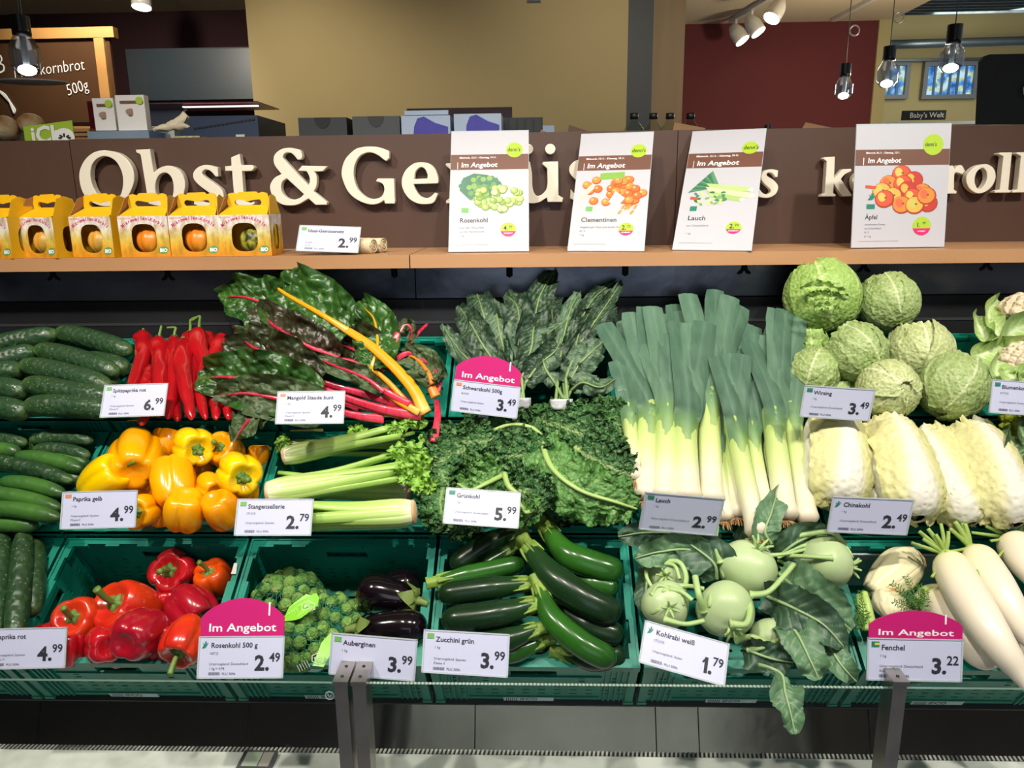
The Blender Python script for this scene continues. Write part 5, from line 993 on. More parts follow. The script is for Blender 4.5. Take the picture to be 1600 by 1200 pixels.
# ---- courgettes
m_z1 = M('courgette_dark', '#122814', .27, ramp=((0, '#20401e'), (.5, '#152e18'), (1, '#122814')), spots=('#3f6c34', 260, .2, .45), coat=.08, spec=.35)
m_z2 = M('courgette_bright', '#24581a', .22, ramp=((0, '#3c6c22'), (.3, '#2c621c'), (1, '#1f4c18')), spots=('#4d8836', 240, .2, .5), coat=.08, spec=.4, n2=('#1b4216', 14, .6, (1, 1, 1)))
m_zst = M('courgette_stalk', '#7f9c3e', .55, n2=('#5c7a2c', 30, .7)); m_cut = M('cut_face', '#a8b07a', .7)
Z = [([(806, 832, .03), (762, 850, .03), (705, 888, .01)], 0, 'dark courgette at the back left, stalk up near the Grünkohl card', .024), ([(796, 858, .0), (750, 885, .0), (712, 905, .0)], 1, 'slim courgette under the back left one', .019), ([(686, 908, .04), (740, 897, .035), (822, 880, .03)], 1, 'bright green courgette with its stalk over the crate rim', .0205),
 ([(822, 912, .055), (760, 920, .055), (684, 930, .045)], 0, 'dark courgette third from the top on the left', .0235), ([(832, 945, .065), (775, 960, .065), (690, 970, .055)], 0, 'large dark courgette left of the centre stalk', .0255), ([(836, 984, .05), (790, 1000, .05), (740, 1008, .04)], 0, 'courgette end right above the Zucchini card', .022), ([(846, 1002, .02), (800, 1018, .02), (740, 1020, .02)], 1, 'courgette low at the crate rim beside the card', .022),
 ([(853, 826, .035), (885, 865, .04), (930, 884, .035), (972, 896, .02)], 1, 'bright courgette at the back right with pointed stalk', .029), ([(826, 856, .07), (862, 900, .08), (915, 938, .075), (968, 962, .05)], 0, 'biggest dark courgette lying diagonally on top', .0295), ([(890, 905, .0), (930, 912, .01), (965, 922, .01)], 1, 'green courgette tip behind the biggest one', .022),
 ([(843, 918, .07), (862, 965, .065), (910, 1008, .06), (962, 1034, .04)], 1, 'light striped courgette running down to the front rim', .0245), ([(868, 950, .02), (925, 980, .03), (973, 994, .02)], 0, 'dark courgette between the biggest and the striped one', .023), ([(880, 1020, .0), (930, 1030, .0), (975, 1020, -.01)], 0, 'dark courgette in the shadow at the right front', .023), ([(720, 840, -.03), (800, 850, -.03), (850, 850, -.03)], 0, 'dark courgette deep at the crate back', .022), ([(700, 1000, -.02), (780, 990, -.02), (860, 1010, -.03)], 0, 'dark courgette underneath the left pile', .023)]
for i, (c_, k, lb, rad) in enumerate(Z):
    ctrl = RP(1, c_); rt = thing('courgette', ctrl[-1], lb, 'courgette', 'courgettes'); pr = lambda t: (.52+.48*min(1, t*2.3)**.8)*max(0, 1-max(0, (t-.82)/.18)**2.6)**.5
    long_body('body', ctrl, rad, (m_z1, m_z2)[k], None, None, None, pr, 26, 30, rt, .02, i, .012)
    d = (ctrl[0]-ctrl[1]).normalized(); b0 = ctrl[0]; g = G()
    g.tube([b0-d*.016, b0, b0+d*.012, b0+d*.026], lambda t, a: rad*(.60-.16*t+.12*max(0, t-.75)*4)*(1+.16*abs(math.cos(2.5*a))), 20, 12); st = part('stalk', g, m_zst, rt)
    g = G(); q = d.orthogonal().normalized()
    for kk in range(5):
        a = kk*2*PI/5; e = q*math.cos(a)+d.cross(q)*math.sin(a); g.tube([b0+d*.004+e*rad*.5, b0-d*.014+e*rad*.66, b0-d*.03+e*rad*.74], lambda t, a_: .0042*(1-t)+.0008, 6, 8)
    part('stalk_ribs', g, m_zst, st, kind='stuff')
# ---- generic leaf blade
def blade(name, ctrl, width, mat, par, up=None, cup=.15, ruf=(0, 0), blis=(.0, 30), prof=None, nu=16, nv=36, vein=(.05, .16, .9), crink=None, seed=0, tear=0, label=None, tw=0, double=True, keep=0.25):
    """leaf surface along ctrl; vein=(midrib half width, side vein period, strength)"""
    prof = prof or (lambda v: math.sin(PI*min(1, .06+v*.97)**.75)**.7)
    P = [catm_at(ctrl, j/nv) for j in range(nv+1)]; U = (up or VIEW).normalized(); vs = []; ps = []; L = sum((P[i+1]-P[i]).length for i in range(nv))
    for j in range(nv+1):
        T = (P[min(j+1, nv)]-P[max(j-1, 0)]).normalized(); S = T.cross(U).normalized(); Nn = S.cross(T)
        if tw: a = tw*(j/nv); S, Nn = S*math.cos(a)+Nn*math.sin(a), Nn*math.cos(a)-S*math.sin(a)
        v = j/nv; hw = width/2*prof(v)
        for i in range(nu+1):
            u = 2*i/nu-1; au = abs(u); sd = seed*3.1
            ru = ruf[0]*au**1.6*math.sin(ruf[1]*v*(1+.2*math.sin(seed))+seed+(1.3 if u > 0 else 0)+2*noise.noise(V((v*3, sd, u))))
            mid0 = math.exp(-(u*hw/(width*vein[0]*1.6+1e-6))**2); mid = math.exp(-(u*hw/(width*vein[0]+1e-6))**2)*(1-.5*v); ph = (v*L-au*hw*.9)/(vein[1]*width); sv = math.exp(-((ph-round(ph))*vein[1]*width/(width*vein[0]*.5))**2)*(1-au)**.5
            vm = min(1, max(mid, sv*.75))*vein[2]
            bl = noise.noise(V((u*hw*blis[1]*2, v*L*blis[1]*2, sd)))*(1-mid0)+.45*noise.noise(V((u*hw*blis[1]*5, v*L*blis[1]*5, sd+4)))*(1-mid0)-.5*sv*(1-mid0)
            p = P[j]+S*(u*hw*(1-.06*ruf[0]*30*au))+Nn*((cup(v) if callable(cup) else cup)*au**2*hw*2+ru+bl*blis[0]-mid0*.0012)
            if crink:
                k = au**.7*crink[0]; pp = p*crink[1]+V((sd, 0, 0)); p = p+V((noise.noise(pp), noise.noise(pp+V((9, 2, 5))), noise.noise(pp+V((3, 7, 1)))))*k
                pp = p*crink[1]*2.9; p = p+V((noise.noise(pp), noise.noise(pp+V((9, 2, 5))), noise.noise(pp+V((3, 7, 1)))))*(k*.42)
            if tear and au > .85: p = p+Nn*tear*noise.noise(V((v*30, sd, u)))+S*tear*noise.noise(V((v*22, u, sd)))
            vs.append(p); ps.append(((u+1)/2, v, vm))
    g = G(); k = nu+1; g.add(vs, [(j*k+i, j*k+i+1, (j+1)*k+i+1, (j+1)*k+i) for j in range(nv) for i in range(nu)], ps)
    return part(name, g, mat, par, label=label)
def leafmat(nm, a, b, vein, rough=.45, bs=60, bst=.5, bd=.003, n=9, kind='f', sss=0, coat=0, net=None): return M(nm, a, rough, n2=(b, n, .8), vein=vein, bump=(kind, bs, bst, bd), coat=coat, net=net)
# ---- celery
m_cel = M('celery_stalk', '#a9c96a', .35, ramp=((0, '#e9ecc8'), (.12, '#dfe8b4'), (.3, '#c2da86'), (.7, '#a9cc66'), (1, '#93bd52')), bump=('n', 40, .1, .001), coat=.2, sss=.0)
m_cell = leafmat('celery_leaf', '#6ea02c', '#84b83c', '#a8cc6a'); m_celb = M('celery_base', '#c9a074', .8, n2=('#e6dcb8', 40, .7))
def celery(base, tip, w0, rad, label, leaves, n=9, seed=0):
    b, t = R(2, *base, w0), R(2, *tip, w0); rt = thing('celery_bunch', b.lerp(t, .5)-V((0, 0, rad)), label, 'celery', 'celery bunches'); d = (t-b); L = d.length; d.normalize(); q = NRM.cross(d).normalized(); up = d.cross(q)*-1
    if up.dot(NRM) < 0: up = -up
    rr = random.Random(seed)
    for k in range(n):
        a = 2*PI*k/n+.3; off = q*math.cos(a)*rad*.62+up*math.sin(a)*rad*.55; sp = q*rr.uniform(-.6, .6)*rad+up*rr.uniform(-.1, .5)*rad; ln = L*rr.uniform(.82, 1.05)
        pts = [b+off*.75+d*.0, b+off*1.15+d*L*.12, b+off*1.05+d*L*.45+sp*.2, b+off+d*ln+sp]
        def rf(t_, a_, k=k): return rad*(.50-.16*t_)*(1-(max(0, .05-t_)/.05)**2*.3)*(1+.06*math.cos(7*a_))*(1 if t_ < .97 else .9)
        g = G(); g.tube(pts, rf, 20, 22, flatk=.62, up=off); part('stalk', g, m_cel, rt)
    g = G(); g.ball(b+d*.0, rad*.82, 18, 10, lambda a, th: 1+.06*noise.noise(V((math.cos(a)*3, math.sin(a)*3, th*3+seed))), d, (1, 1, .32)); part('root_end', g, m_celb, rt)
    for (x, y, w, s_, dr) in leaves:
        c = R(2, x, y, w)
        for k in range(3):
            a = dr+(k-1)*.9; e = (RT*math.cos(a)+UP*math.sin(a)+VIEW*.25).normalized()*s_
            blade('leaf', [c, c+e*.5+VIEW*.005, c+e-VIEW*.004], s_*.85, m_cell, rt, cup=rr.uniform(-.1, .3), ruf=(.006, 26), blis=(.003, 60), seed=seed+k+x*.1, nu=10, nv=16, tear=.01)
celery((444, 713), (640, 672), .05, .024, 'celery bunch at the back with its base at the left', ((640, 668, .06, .03, 1.8), (648, 662, .055, .035, 1.0), (618, 676, .06, .03, 1.6), (655, 690, .06, .03, -.3)), 8, 1)
celery((420, 770), (650, 735), .07, .031, 'middle celery bunch with broad pale base at the left', ((618, 718, .09, .035, .9), (636, 712, .09, .04, 1.2), (640, 730, .09, .04, .0), (650, 745, .085, .035, -.5), (625, 742, .09, .03, .4), (655, 720, .08, .035, .3), (665, 755, .07, .03, -.9)), 9, 2)
celery((646, 800), (440, 815), .08, .031, 'front celery bunch with its cut base at the right', (), 9, 3)
celery((450, 700), (630, 700), .0, .022, 'celery bunch lying underneath at the back', ((448, 695, .02, .03, 2.8), (560, 680, .03, .03, 1.5)), 6, 4)
celery((640, 770), (440, 760), .01, .026, 'celery bunch lying underneath in the middle', ((655, 765, .03, .03, -.4),), 6, 5)
# ---- leeks
m_leekw = M('leek_shaft', '#eceedd', .38, ramp=((0, '#ddd2ba'), (.16, '#d9d9bc'), (.34, '#c6d48e'), (.58, '#a9c26c'), (.85, '#8fb060'), (1, '#56805a')), bump=('s', 30, .2, .001, (6, 6, .5)), coat=.15)
m_leekg = M('leek_leaf', '#5b8062', .45, ramp=((0, '#a6bf68'), (.10, '#90ae5a'), (.24, '#6a8e50'), (.45, '#43624b'), (1, '#4f705c')), n2=('#66866f', 16, .6, (3, 1, .25)), vein='#7f9d88', bump=('s', 30, .3, .001, (8, 8, .4))); m_leekd = M('leek_leaf_dark', '#4a6b58', .45, ramp=((0, '#a6bf68'), (.10, '#8aa854'), (.24, '#5e824c'), (.45, '#385542'), (1, '#40604e')), n2=('#587a64', 16, .6, (3, 1, .25)), vein='#7f9d88', bump=('s', 30, .3, .001, (8, 8, .4))); m_root = M('leek_roots', '#b08a5c', .9)
def leek(base, mid, tips, rp, w, label, seed, wd=.043, root=True, wt=0):
    b, mt = R(9, *base, w), R(9, *mid, w+wt); rad = PX2M(b, rp); d = (mt-b).normalized(); rt = thing('leek', b-V((0, 0, rad)), label, 'leek', 'leeks'); rr = random.Random(seed)
    mm = b.lerp(mt, .5)+RT*rr.uniform(-.003, .003)
    g = G(); top = mt+d*.035
    rad *= .90; g.tube([b, mm, mt, top], lambda t, a: rad*(1+.22*math.exp(-(t/.06)**2) if t > .02 else .75)*(1 if t < .72 else 1-.75*(t-.72)/.28), 22, 34, up=VIEW); part('shaft', g, m_leekw, rt)
    if root:
        g = G()
        for k in range(38):
            a = rr.uniform(0, 6.28); e = (RT*math.cos(a)+VIEW*math.sin(a))*rad*rr.uniform(.2, 1.1); g.tube([b, b+e*.8-d*.006, b+e-d*rr.uniform(.008, .02)], .0008, 4, 4)
        part('roots', g, m_root, rt, kind='stuff')
    PN = (VIEW-d*VIEW.dot(d)).normalized()
    for k, tp in enumerate(tips):
        e = R(9, tp[0], tp[1], w+wt+.008+.004*(k % 3)); fr = PN*(rad*(1.04-.01*k)); s = b.lerp(mt, .66+.09*k)+fr
        side = (e-mt).dot(RT); m0 = b.lerp(mt, .90+.03*k)+PN*(rad*(1.10-.02*k))+RT*(side*.02); m1 = mt+RT*(side*.20)+PN*(rad*(.95-.2*k))+d*.03; m2 = m1.lerp(e, .5)+RT*side*-.03+VIEW*.004
        fold = tp[2] if len(tp) > 2 else 0; droop = [e+RT*fold*.03-UP*abs(fold)*.06] if fold else []; w_l = max(wd*rr.uniform(.9, 1.15), rad*2.1)
        pr = lambda v, k=k, w_l=w_l: ((2.02-.12*k)*rad/w_l)+(1-(2.02-.12*k)*rad/w_l)*min(1, v*2.0)-(.0 if v < .95 else (v-.95)*(1+3*(k % 2)))
        blade('leaf', [s, m0, m1, m2, e]+droop, w_l, (m_leekg, m_leekd)[(k+seed) % 2], rt, cup=lambda v: -.62+.52*min(1, v*2.4), ruf=(.001, 5), blis=(.0012, 20), prof=pr, nu=10, nv=34, vein=(.02, 9, .3), seed=seed+k, tw=rr.uniform(-.15, .15), up=PN)
LK = [((1008, 782), (1014, 640), ((942, 505), (985, 487), (1010, 480)), 21, .05, 'leftmost thick leek with a leaf leaning far left', 1),
 ((1036, 782), (1040, 645), ((1008, 535, -.3), (1045, 522), (1020, 478)), 21, .06, 'second thick leek with a cut leaf folded left', 2),
 ((1074, 785), (1068, 655), ((1063, 503), (1082, 505), (1102, 502)), 24, .06, 'thick leek in the middle with broad upright leaf', 3),
 ((1112, 788), (1108, 620), ((1075, 458), (1118, 452), (1142, 462), (1160, 478)), 21, .045, 'tall leek whose leaves reach highest', 4),
 ((1133, 814), (1118, 690), ((1140, 480), (1160, 500)), 16, .03, 'slim leek with bushy roots right of the Lauch card', 5),
 ((1152, 808), (1138, 660), ((1165, 505), (1180, 510)), 15, .035, 'slim leek between the rooty one and the front one', 6),
 ((1184, 838), (1147, 665), ((1120, 556), (1143, 552), (1160, 553)), 18, .075, 'front leek reaching lowest, root end over the kohlrabi', 7),
 ((1196, 800), (1172, 670), ((1163, 590), (1178, 520), (1200, 525)), 15, .05, 'leek behind the lowest one on its right', 8),
 ((1228, 812), (1207, 650), ((1172, 535), (1212, 482), (1228, 484), (1248, 490)), 20, .06, 'leek with fan of narrow leaves, second from right', 9),
 ((1262, 818), (1234, 640), ((1252, 540), (1240, 538)), 18, .05, 'rightmost leek beside the first Chinese cabbage', 10),
 ((993, 750), (982, 640), ((965, 562), (978, 590)), 13, .06, 'thin greenish leek at the left crate side', 11),
 ((1098, 770), (1090, 640), ((1040, 490), (1052, 475), (1065, 485)), 14, .01, 'leek behind, its cut leaves between the middle ones', 12),
 ((1203, 780), (1190, 660), ((1190, 520), (1208, 510)), 13, .015, 'leek hidden behind the right hand pair', 13),
 ((1020, 770), (1005, 650), ((975, 500), (1000, 495), (1032, 488)), 13, .01, 'leek behind the two left thick ones', 14)]
for a in LK: leek(*a)
# ---- savoy cabbages, Chinese cabbages
def wrap_leaf(name, c, A, q, rad, mat, par, phi, W, L, off, base=.15, sc=(1, 1, 1), veins=(.05, .30), blis=.0025, edge=.004, seed=0, nu=26, nv=34, mid0=1, tipflare=0, mid1=.35):
    """leaf lying on a ball: A points to the leaf base end, phi turns round A"""
    w_ = A.cross(q); e0 = q*math.cos(phi)+w_*math.sin(phi); vs = []; ps = []
    for j in range(nv+1):
        v = j/nv; th = base+v*L; wd = W*(math.sin(PI*(.10+.78*v)))**.6
        for i in range(nu+1):
            u = 2*i/nu-1; a = u*wd/max(.35, math.sin(min(PI-.1, th)))*.9; dr = (A*math.cos(th)+(e0*math.cos(a)+A.cross(e0)*math.sin(a))*math.sin(th))
            mw = veins[0]*(mid0+(mid1-mid0)*v); mid = math.exp(-(u*wd/mw)**2); ph = (v*L*.95-abs(u)*wd*.75)/veins[1]; sv = math.exp(-((ph-round(ph))*veins[1]/(veins[0]*.45))**2)*(1-abs(u))**.4
            vm = min(1, max(mid, .7*sv)); o_ = off+vm*.0022+blis*noise.noise(dr*26+V((seed, 0, 0)))*(1-vm)+blis*.8*noise.noise(dr*60+V((seed, 4, 0)))*(1-vm)
            ed = max(0, abs(u)-.82)/.18; o_ += edge*(ed*.7+ed*.9*noise.noise(V((v*9, seed, u))))+edge*1.2*max(0, v-.9)/.1*(1+noise.noise(V((u*4, seed, 1)))); rr = rad+o_ + tipflare*max(0, v-.75)*4*(.6+.5*noise.noise(V((u*6, seed, 3))))
            p = c+V((0, 0, 0)); x = dr.dot(q)*sc[0]; y = dr.dot(w_)*sc[1]; z = dr.dot(A)*sc[2]; vs.append(c+(q*x+w_*y+A*z)*rr); ps.append(((u+1)/2, v, vm))
    g = G(); k = nu+1; g.add(vs, [(j*k+i, j*k+i+1, (j+1)*k+i+1, (j+1)*k+i) for j in range(nv) for i in range(nu)], ps); return part(name, g, mat, par)
m_sav = [leafmat('savoy_green', '#92a964', '#7d9656', '#c6d2a0', .5, 130, .8, .004, 7, net=('#b6c68c', 75, .12, .6)), leafmat('savoy_pale', '#b2bd80', '#9fae6c', '#dae0b8', .5, 130, .8, .004, 7, net=('#cfd8a4', 75, .12, .6)), leafmat('savoy_bright', '#8fb255', '#71963f', '#bdd08a', .5, 120, .9, .004, 6, net=('#aec978', 70, .12, .6))]
def savoy(x, y, rp, w, kind, base, label, seed, r=3, nl=5):
    c = R(r, x, y, w); rad = PX2M(c, rp)*.95; A = cv(*base); q = A.orthogonal().normalized(); rt = thing('savoy_cabbage', c-V((0, 0, rad)), label, 'cabbage', 'savoy cabbages'); rr = random.Random(seed); mt = m_sav[kind]
    g = G(); g.ball(c, rad*.965, 40, 26, lambda a, th: 1+.02*noise.noise(V((math.cos(a)*4, math.sin(a)*4, th*4+seed)))+.02*abs(math.sin(a*2+th)), A); part('heart', g, mt, rt)
    for k in range(nl): wrap_leaf('leaf', c, A, q, rad, mt, rt, k*2*PI/nl*1.0+rr.uniform(-.2, .2)+seed, 1.0, 2.15+rr.uniform(-.15, .3), .0015*k, .2, seed=seed*7+k, veins=(.045, .34))
SV = [(1283, 465, 60, .10, 2, (.1, -.75, .3), 'biggest savoy cabbage, bright green with open crinkled heart, at the back'), (1389, 473, 45, .09, 0, (.1, -.85, .5), 'savoy cabbage at the back right of the biggest one'), (1338, 550, 47, .10, 0, (.5, -.7, .5), 'savoy cabbage in the middle of the pile with diagonal leaf edge'), (1436, 552, 50, .07, 1, (-.1, -.8, .5), 'pale savoy cabbage with brown spot on top'),
 (1272, 583, 37, .06, 0, (-.5, -.6, .5), 'savoy cabbage beside the leek leaves'), (1388, 610, 46, .09, 1, (.1, .1, 1), 'yellowish savoy cabbage in front, stalk side towards the viewer'), (1487, 605, 52, .09, 0, (-.6, -.75, .4), 'front savoy cabbage at the right with a thick pale rib'), (1262, 540, 32, .03, 2, (0, -1, 0), 'small bright savoy cabbage half hidden under the biggest one'), (1325, 600, 28, .02, 2, (0, -1, 0), 'savoy cabbage deep behind the Wirsing card'), (1300, 620, 34, .01, 0, (0, -1, 0), 'savoy cabbage hidden behind the Wirsing card')]
for i, a in enumerate(SV): savoy(*a, i+1)
big_sv = [o for o in bpy.data.objects if o.get('label', '').startswith('biggest savoy')][0]
for k, (pts, wd_) in enumerate((([(1250, 452, .175), (1275, 447, .185), (1305, 450, .185), (1328, 462, .17)], .022), ([(1262, 466, .178), (1285, 462, .187), (1312, 468, .18)], .02), ([(1268, 482, .172), (1290, 478, .183), (1315, 484, .175)], .018))):
    blade('leaf_edge', RP(3, pts), wd_, m_sav[2], big_sv, cup=.5, ruf=(.006, 30), blis=(.004, 60), seed=k+70, nu=12, nv=44, crink=(.006, 80), tear=.004)
# open crinkled leaf on the biggest one
m_chi = M('chinese_cabbage', '#d6d294', .5, n2=('#c6c87c', 9, .6), vein='#dedccd', bump=('f', 85, .8, .004), net=('#e0deb8', 85, .1, .3))
def chinese(b_, t_, rp, w, label, seed, phi0):
    b, t = R(2, *b_, w), R(2, *t_, w+.01); A = (b-t).normalized(); c = b.lerp(t, .5); rad = PX2M(c, rp); zs = (b-t).length/2/rad; q = (VIEW-A*VIEW.dot(A)).normalized(); rt = thing('chinese_cabbage', c-V((0, 0, rad)), label, 'cabbage', 'Chinese cabbages')
    sqz = lambda a, th: 1/((abs(math.sin(th))**3.2+abs(math.cos(th))**3.2)**(1/3.2))
    g = G(); g.ball(c, rad*.86, 30, 22, sqz, A, (1, 1, zs)); part('heart', g, m_chi, rt)
    g = G(); g.ball(b-A*.012, rad*.42, 18, 8, None, A, (1, 1, .5)); part('root_cut', g, M('cabbage_cut', '#b08a68', .8, n2=('#d8c8a8', 30, .6)), rt)
    for k in range(6):
        phi = phi0+(k-5)*2.4; e0 = q*math.cos(phi)+A.cross(q)*math.sin(phi); nu, nv = 26, 40; vs = []; ps = []; sd = seed*5+k
        for j in range(nv+1):
            v = j/nv; th = .22+v*2.45; wd = 1.12*(math.sin(PI*(.20+.64*v)))**.5
            for i in range(nu+1):
                u = 2*i/nu-1; a = u*wd/max(.45, math.sin(th)); dr = A*math.cos(th)+(e0*math.cos(a)+A.cross(e0)*math.sin(a))*math.sin(th)
                mw = .62*(1-v)**.7+.05; mid = 1/(1+math.exp((abs(u)*wd-mw*.7)*18)); ph = (v*2.3-abs(u)*wd*1.3)/.17; sv = math.exp(-((ph-round(ph))*.17/.022)**2)*(1-abs(u))**.4*(.6 if v > .15 else 0)
                vm = min(1, max(mid, sv*.55)); ed = max(0, abs(u)-.72)/.28; n_ = noise.noise(V((v*14, sd, u*2)))
                o_ = .0036*k+.002*mid+(1-mid)*.0018*noise.noise(dr*44+V((sd, 0, 0)))+(1-mid)*.0062*(abs(noise.noise(V((u*7, v*22-abs(u)*8, sd))))-.2)-.0016*math.exp(-((abs(u)*wd-mw*.7)/.05)**2)+ed*(.004+.011*n_)+max(0, v-.86)/.14*(.006+.018*noise.noise(V((u*8, sd, v*4)))); s_ = 1/((abs(math.sin(th))**3.2+abs(math.cos(th))**3.2)**(1/3.2)); rr = rad*.86*s_+o_
                x = dr.dot(q); z = dr.dot(A); y = dr.dot(A.cross(q)); vs.append(c+q*(x*rr)+A.cross(q)*(y*rr)+A*(z*rr*zs)); ps.append(((u+1)/2, v, vm))
        g = G(); kk = nu+1; g.add(vs, [(j*kk+i, j*kk+i+1, (j+1)*kk+i+1, (j+1)*kk+i) for j in range(nv) for i in range(nu)], ps); part('leaf', g, m_chi, rt)
for i, a in enumerate((((1308, 782), (1298, 655), 47, .065, 'first Chinese cabbage next to the leeks, frilly top edge'), ((1430, 800), (1385, 672), 46, .07, 'second Chinese cabbage, right behind the Chinakohl card'), ((1510, 805), (1452, 690), 36, .055, 'third Chinese cabbage, slimmer, between two larger ones'), ((1582, 808), (1515, 680), 42, .075, 'rightmost Chinese cabbage showing its brown cut base'), ((1366, 790), (1352, 700), 30, .02, 'Chinese cabbage hidden between the first two'))): chinese(*a, i+1, .0 if i != 2 else .5)
# ---- chard
m_chg = leafmat('chard_leaf', '#2f5a22', '#1f4018', '#6c8f3e', .33, 40, 1, .010, 8, coat=.25); m_chd = leafmat('chard_leaf_dark', '#27421f', '#3a2a24', '#7c2c3a', .35, 40, 1, .010, 8, coat=.2); m_chb = leafmat('chard_leaf_back', '#46603a', '#38502f', '#8a5a50', .5, 45, .8, .008, 8)
m_cred = M('chard_stem_red', '#c41c3c', .28, ramp=((0, '#d83a50'), (.5, '#c21a3a'), (1, '#a81230')), n2=('#e0506a', 20, .5, (8, 8, .6)), bump=('n', 60, .15, .001), coat=.3); m_cyel = M('chard_stem_yellow', '#e89c10', .3, ramp=((0, '#f0c060'), (.2, '#eaa010'), (1, '#d8a020')), bump=('n', 60, .15, .001), coat=.3); m_cor = M('chard_stem_orange', '#e07a1c', .3, coat=.3)
def chard(stem, leaf, width, sm, lm, rad, label, seed, ruf=.012, cup=.12, blis=.006, up=None, r=3, grp='chard leaves'):
    st = RP(r, stem); rt = thing('chard_leaf', st[0]-V((0, 0, .01)), label, 'chard', grp)
    g = G(); g.tube(st, lambda t, a: rad*(1.12-.45*t)*(1+.10*math.cos(2*a)), 14, 26, flatk=.5, up=VIEW); part('stem', g, sm, rt)
    if leaf:
        lf = RP(r, leaf); b = blade('leaf_blade', lf, width, lm, rt, cup=cup, ruf=(ruf*1.5, 19), blis=(blis*2.2, 26), nu=32, nv=70, vein=(.03, .17, .85), seed=seed, prof=lambda v: (math.sin(PI*min(1, .05+v*.93)**.8)**.55), up=up)
        g = G(); g.tube([p+VIEW*.002 for p in lf[:-1]+[lf[-2].lerp(lf[-1], .6)]], lambda t, a: rad*.62*(1-.85*t)+.0008, 10, 26, flatk=.5, up=VIEW); part('midrib', g, sm, b)
    return rt
CHD = [([(665, 646, .05), (640, 600, .07), (585, 545, .09), (530, 508, .10)], [(545, 518, .095), (500, 490, .115), (440, 455, .12), (425, 430, .10)], .19, m_cyel, m_chg, .0125, 'largest chard leaf with a thick yellow stem and yellow midrib, on top', 1),
 ([(660, 650, .03), (600, 625, .05), (540, 608, .05), (485, 592, .06)], [(500, 598, .06), (450, 570, .08), (400, 545, .09), (365, 520, .08)], .14, m_cred, m_chd, .0085, 'chard leaf with a long red stem, dark reddish blade left of centre', 2),
 ([(640, 652, .03), (590, 640, .045), (540, 628, .045), (490, 620, .05)], [(500, 622, .05), (430, 600, .09), (360, 590, .10), (308, 590, .08)], .15, m_cred, m_chg, .009, 'chard leaf reaching farthest left over the red peppers', 3),
 ([(600, 655, .03), (560, 650, .04), (520, 640, .04)], [(520, 640, .04), (460, 628, .08), (390, 615, .09), (335, 618, .08)], .11, m_cred, m_chb, .009, 'chard leaf low at the left with pale underside', 4),
 ([(655, 648, .02), (600, 610, .03), (560, 570, .05), (520, 560, .05)], [(530, 560, .06), (480, 540, .09), (430, 510, .10), (400, 480, .09)], .13, m_cred, m_chd, .008, 'dark chard leaf with red veins in the middle of the bunch', 5),
 ([(650, 640, .0), (560, 560, .03), (480, 500, .05)], [(480, 500, .06), (430, 480, .08), (385, 465, .09), (340, 462, .07)], .15, m_cred, m_chg, .008, 'green chard leaf at the upper left behind the largest one', 6),
 ([(645, 640, .02), (610, 600, .04), (580, 575, .05), (560, 560, .06)], [(580, 575, .06), (590, 540, .08), (585, 500, .08), (560, 470, .06)], .12, m_cyel, m_chg, .006, 'dark green chard leaf edge at the right of the largest one', 7),
 ([(655, 645, .06), (620, 625, .07), (590, 600, .07), (578, 572, .07)], None, 0, m_cyel, m_chg, .007, 'thin yellow chard stem with a split tip', 8),
 ([(658, 650, .045), (610, 642, .055), (560, 628, .055), (500, 606, .06)], None, 0, m_cred, m_chg, .0095, 'broad red chard stem lowest along the crate rim', 9),
 ([(640, 632, .07), (600, 610, .08), (560, 585, .08), (545, 575, .08)], [(600, 612, .08), (570, 590, .09), (520, 570, .09), (480, 552, .08)], .05, m_cred, m_chb, .007, 'narrow wrinkled chard leaf lying over the red stems', 10),
 ([(678, 690, .07), (684, 650, .08), (682, 625, .07)], None, 0, m_cred, m_chg, .0075, 'red chard stem hanging down over the crate corner', 11),
 ([(681, 620, .05), (672, 600, .06), (668, 588, .06)], [(676, 600, .07), (668, 580, .08), (650, 560, .08), (620, 550, .06)], .08, m_cor, m_chb, .010, 'short orange yellow chard stem with a reddish leaf at the right', 12),
 ([(614, 545, .07), (622, 520, .09), (634, 507, .09)], [(625, 520, .09), (634, 507, .10), (643, 515, .09), (640, 545, .06)], .035, m_cred, m_chb, .008, 'folded red chard stem standing up at the back right', 13),
 ([(636, 545, .05), (652, 522, .07), (668, 506, .07)], None, 0, m_cred, m_chg, .0045, 'thin red chard stem pointing up at the back right', 14),
 ([(684, 612, .05), (690, 590, .06), (693, 578, .06)], None, 0, m_cred, m_chg, .0045, 'short thin red stem beside the crate side wall', 15),
 ([(440, 640, .0), (400, 650, .03), (375, 655, .05)], [(420, 640, .03), (395, 650, .06), (380, 668, .07), (365, 690, .07)], .07, m_cred, m_chb, .006, 'limp chard leaf tip drooping over the yellow peppers', 16),
 ([(620, 560, .07), (640, 552, .08), (670, 560, .07)], [(640, 556, .07), (660, 562, .08), (680, 578, .08), (686, 598, .07)], .07, m_cred, m_chb, .006, 'small mottled chard leaf with red veins at the right', 17),
 ([(560, 640, .0), (480, 600, .02), (440, 560, .03)], [(500, 620, .03), (440, 580, .05), (380, 560, .06), (340, 560, .05)], .15, m_cred, m_chd, .006, 'chard leaf underneath the red stemmed ones', 18),
 ([(640, 600, .0), (560, 540, .02), (520, 520, .03)], [(600, 580, .03), (560, 550, .05), (510, 530, .05), (460, 520, .05)], .16, m_cred, m_chd, .006, 'chard leaf in the shadow below the largest leaf', 19)]
for i, a in enumerate(CHD): chard(*a)
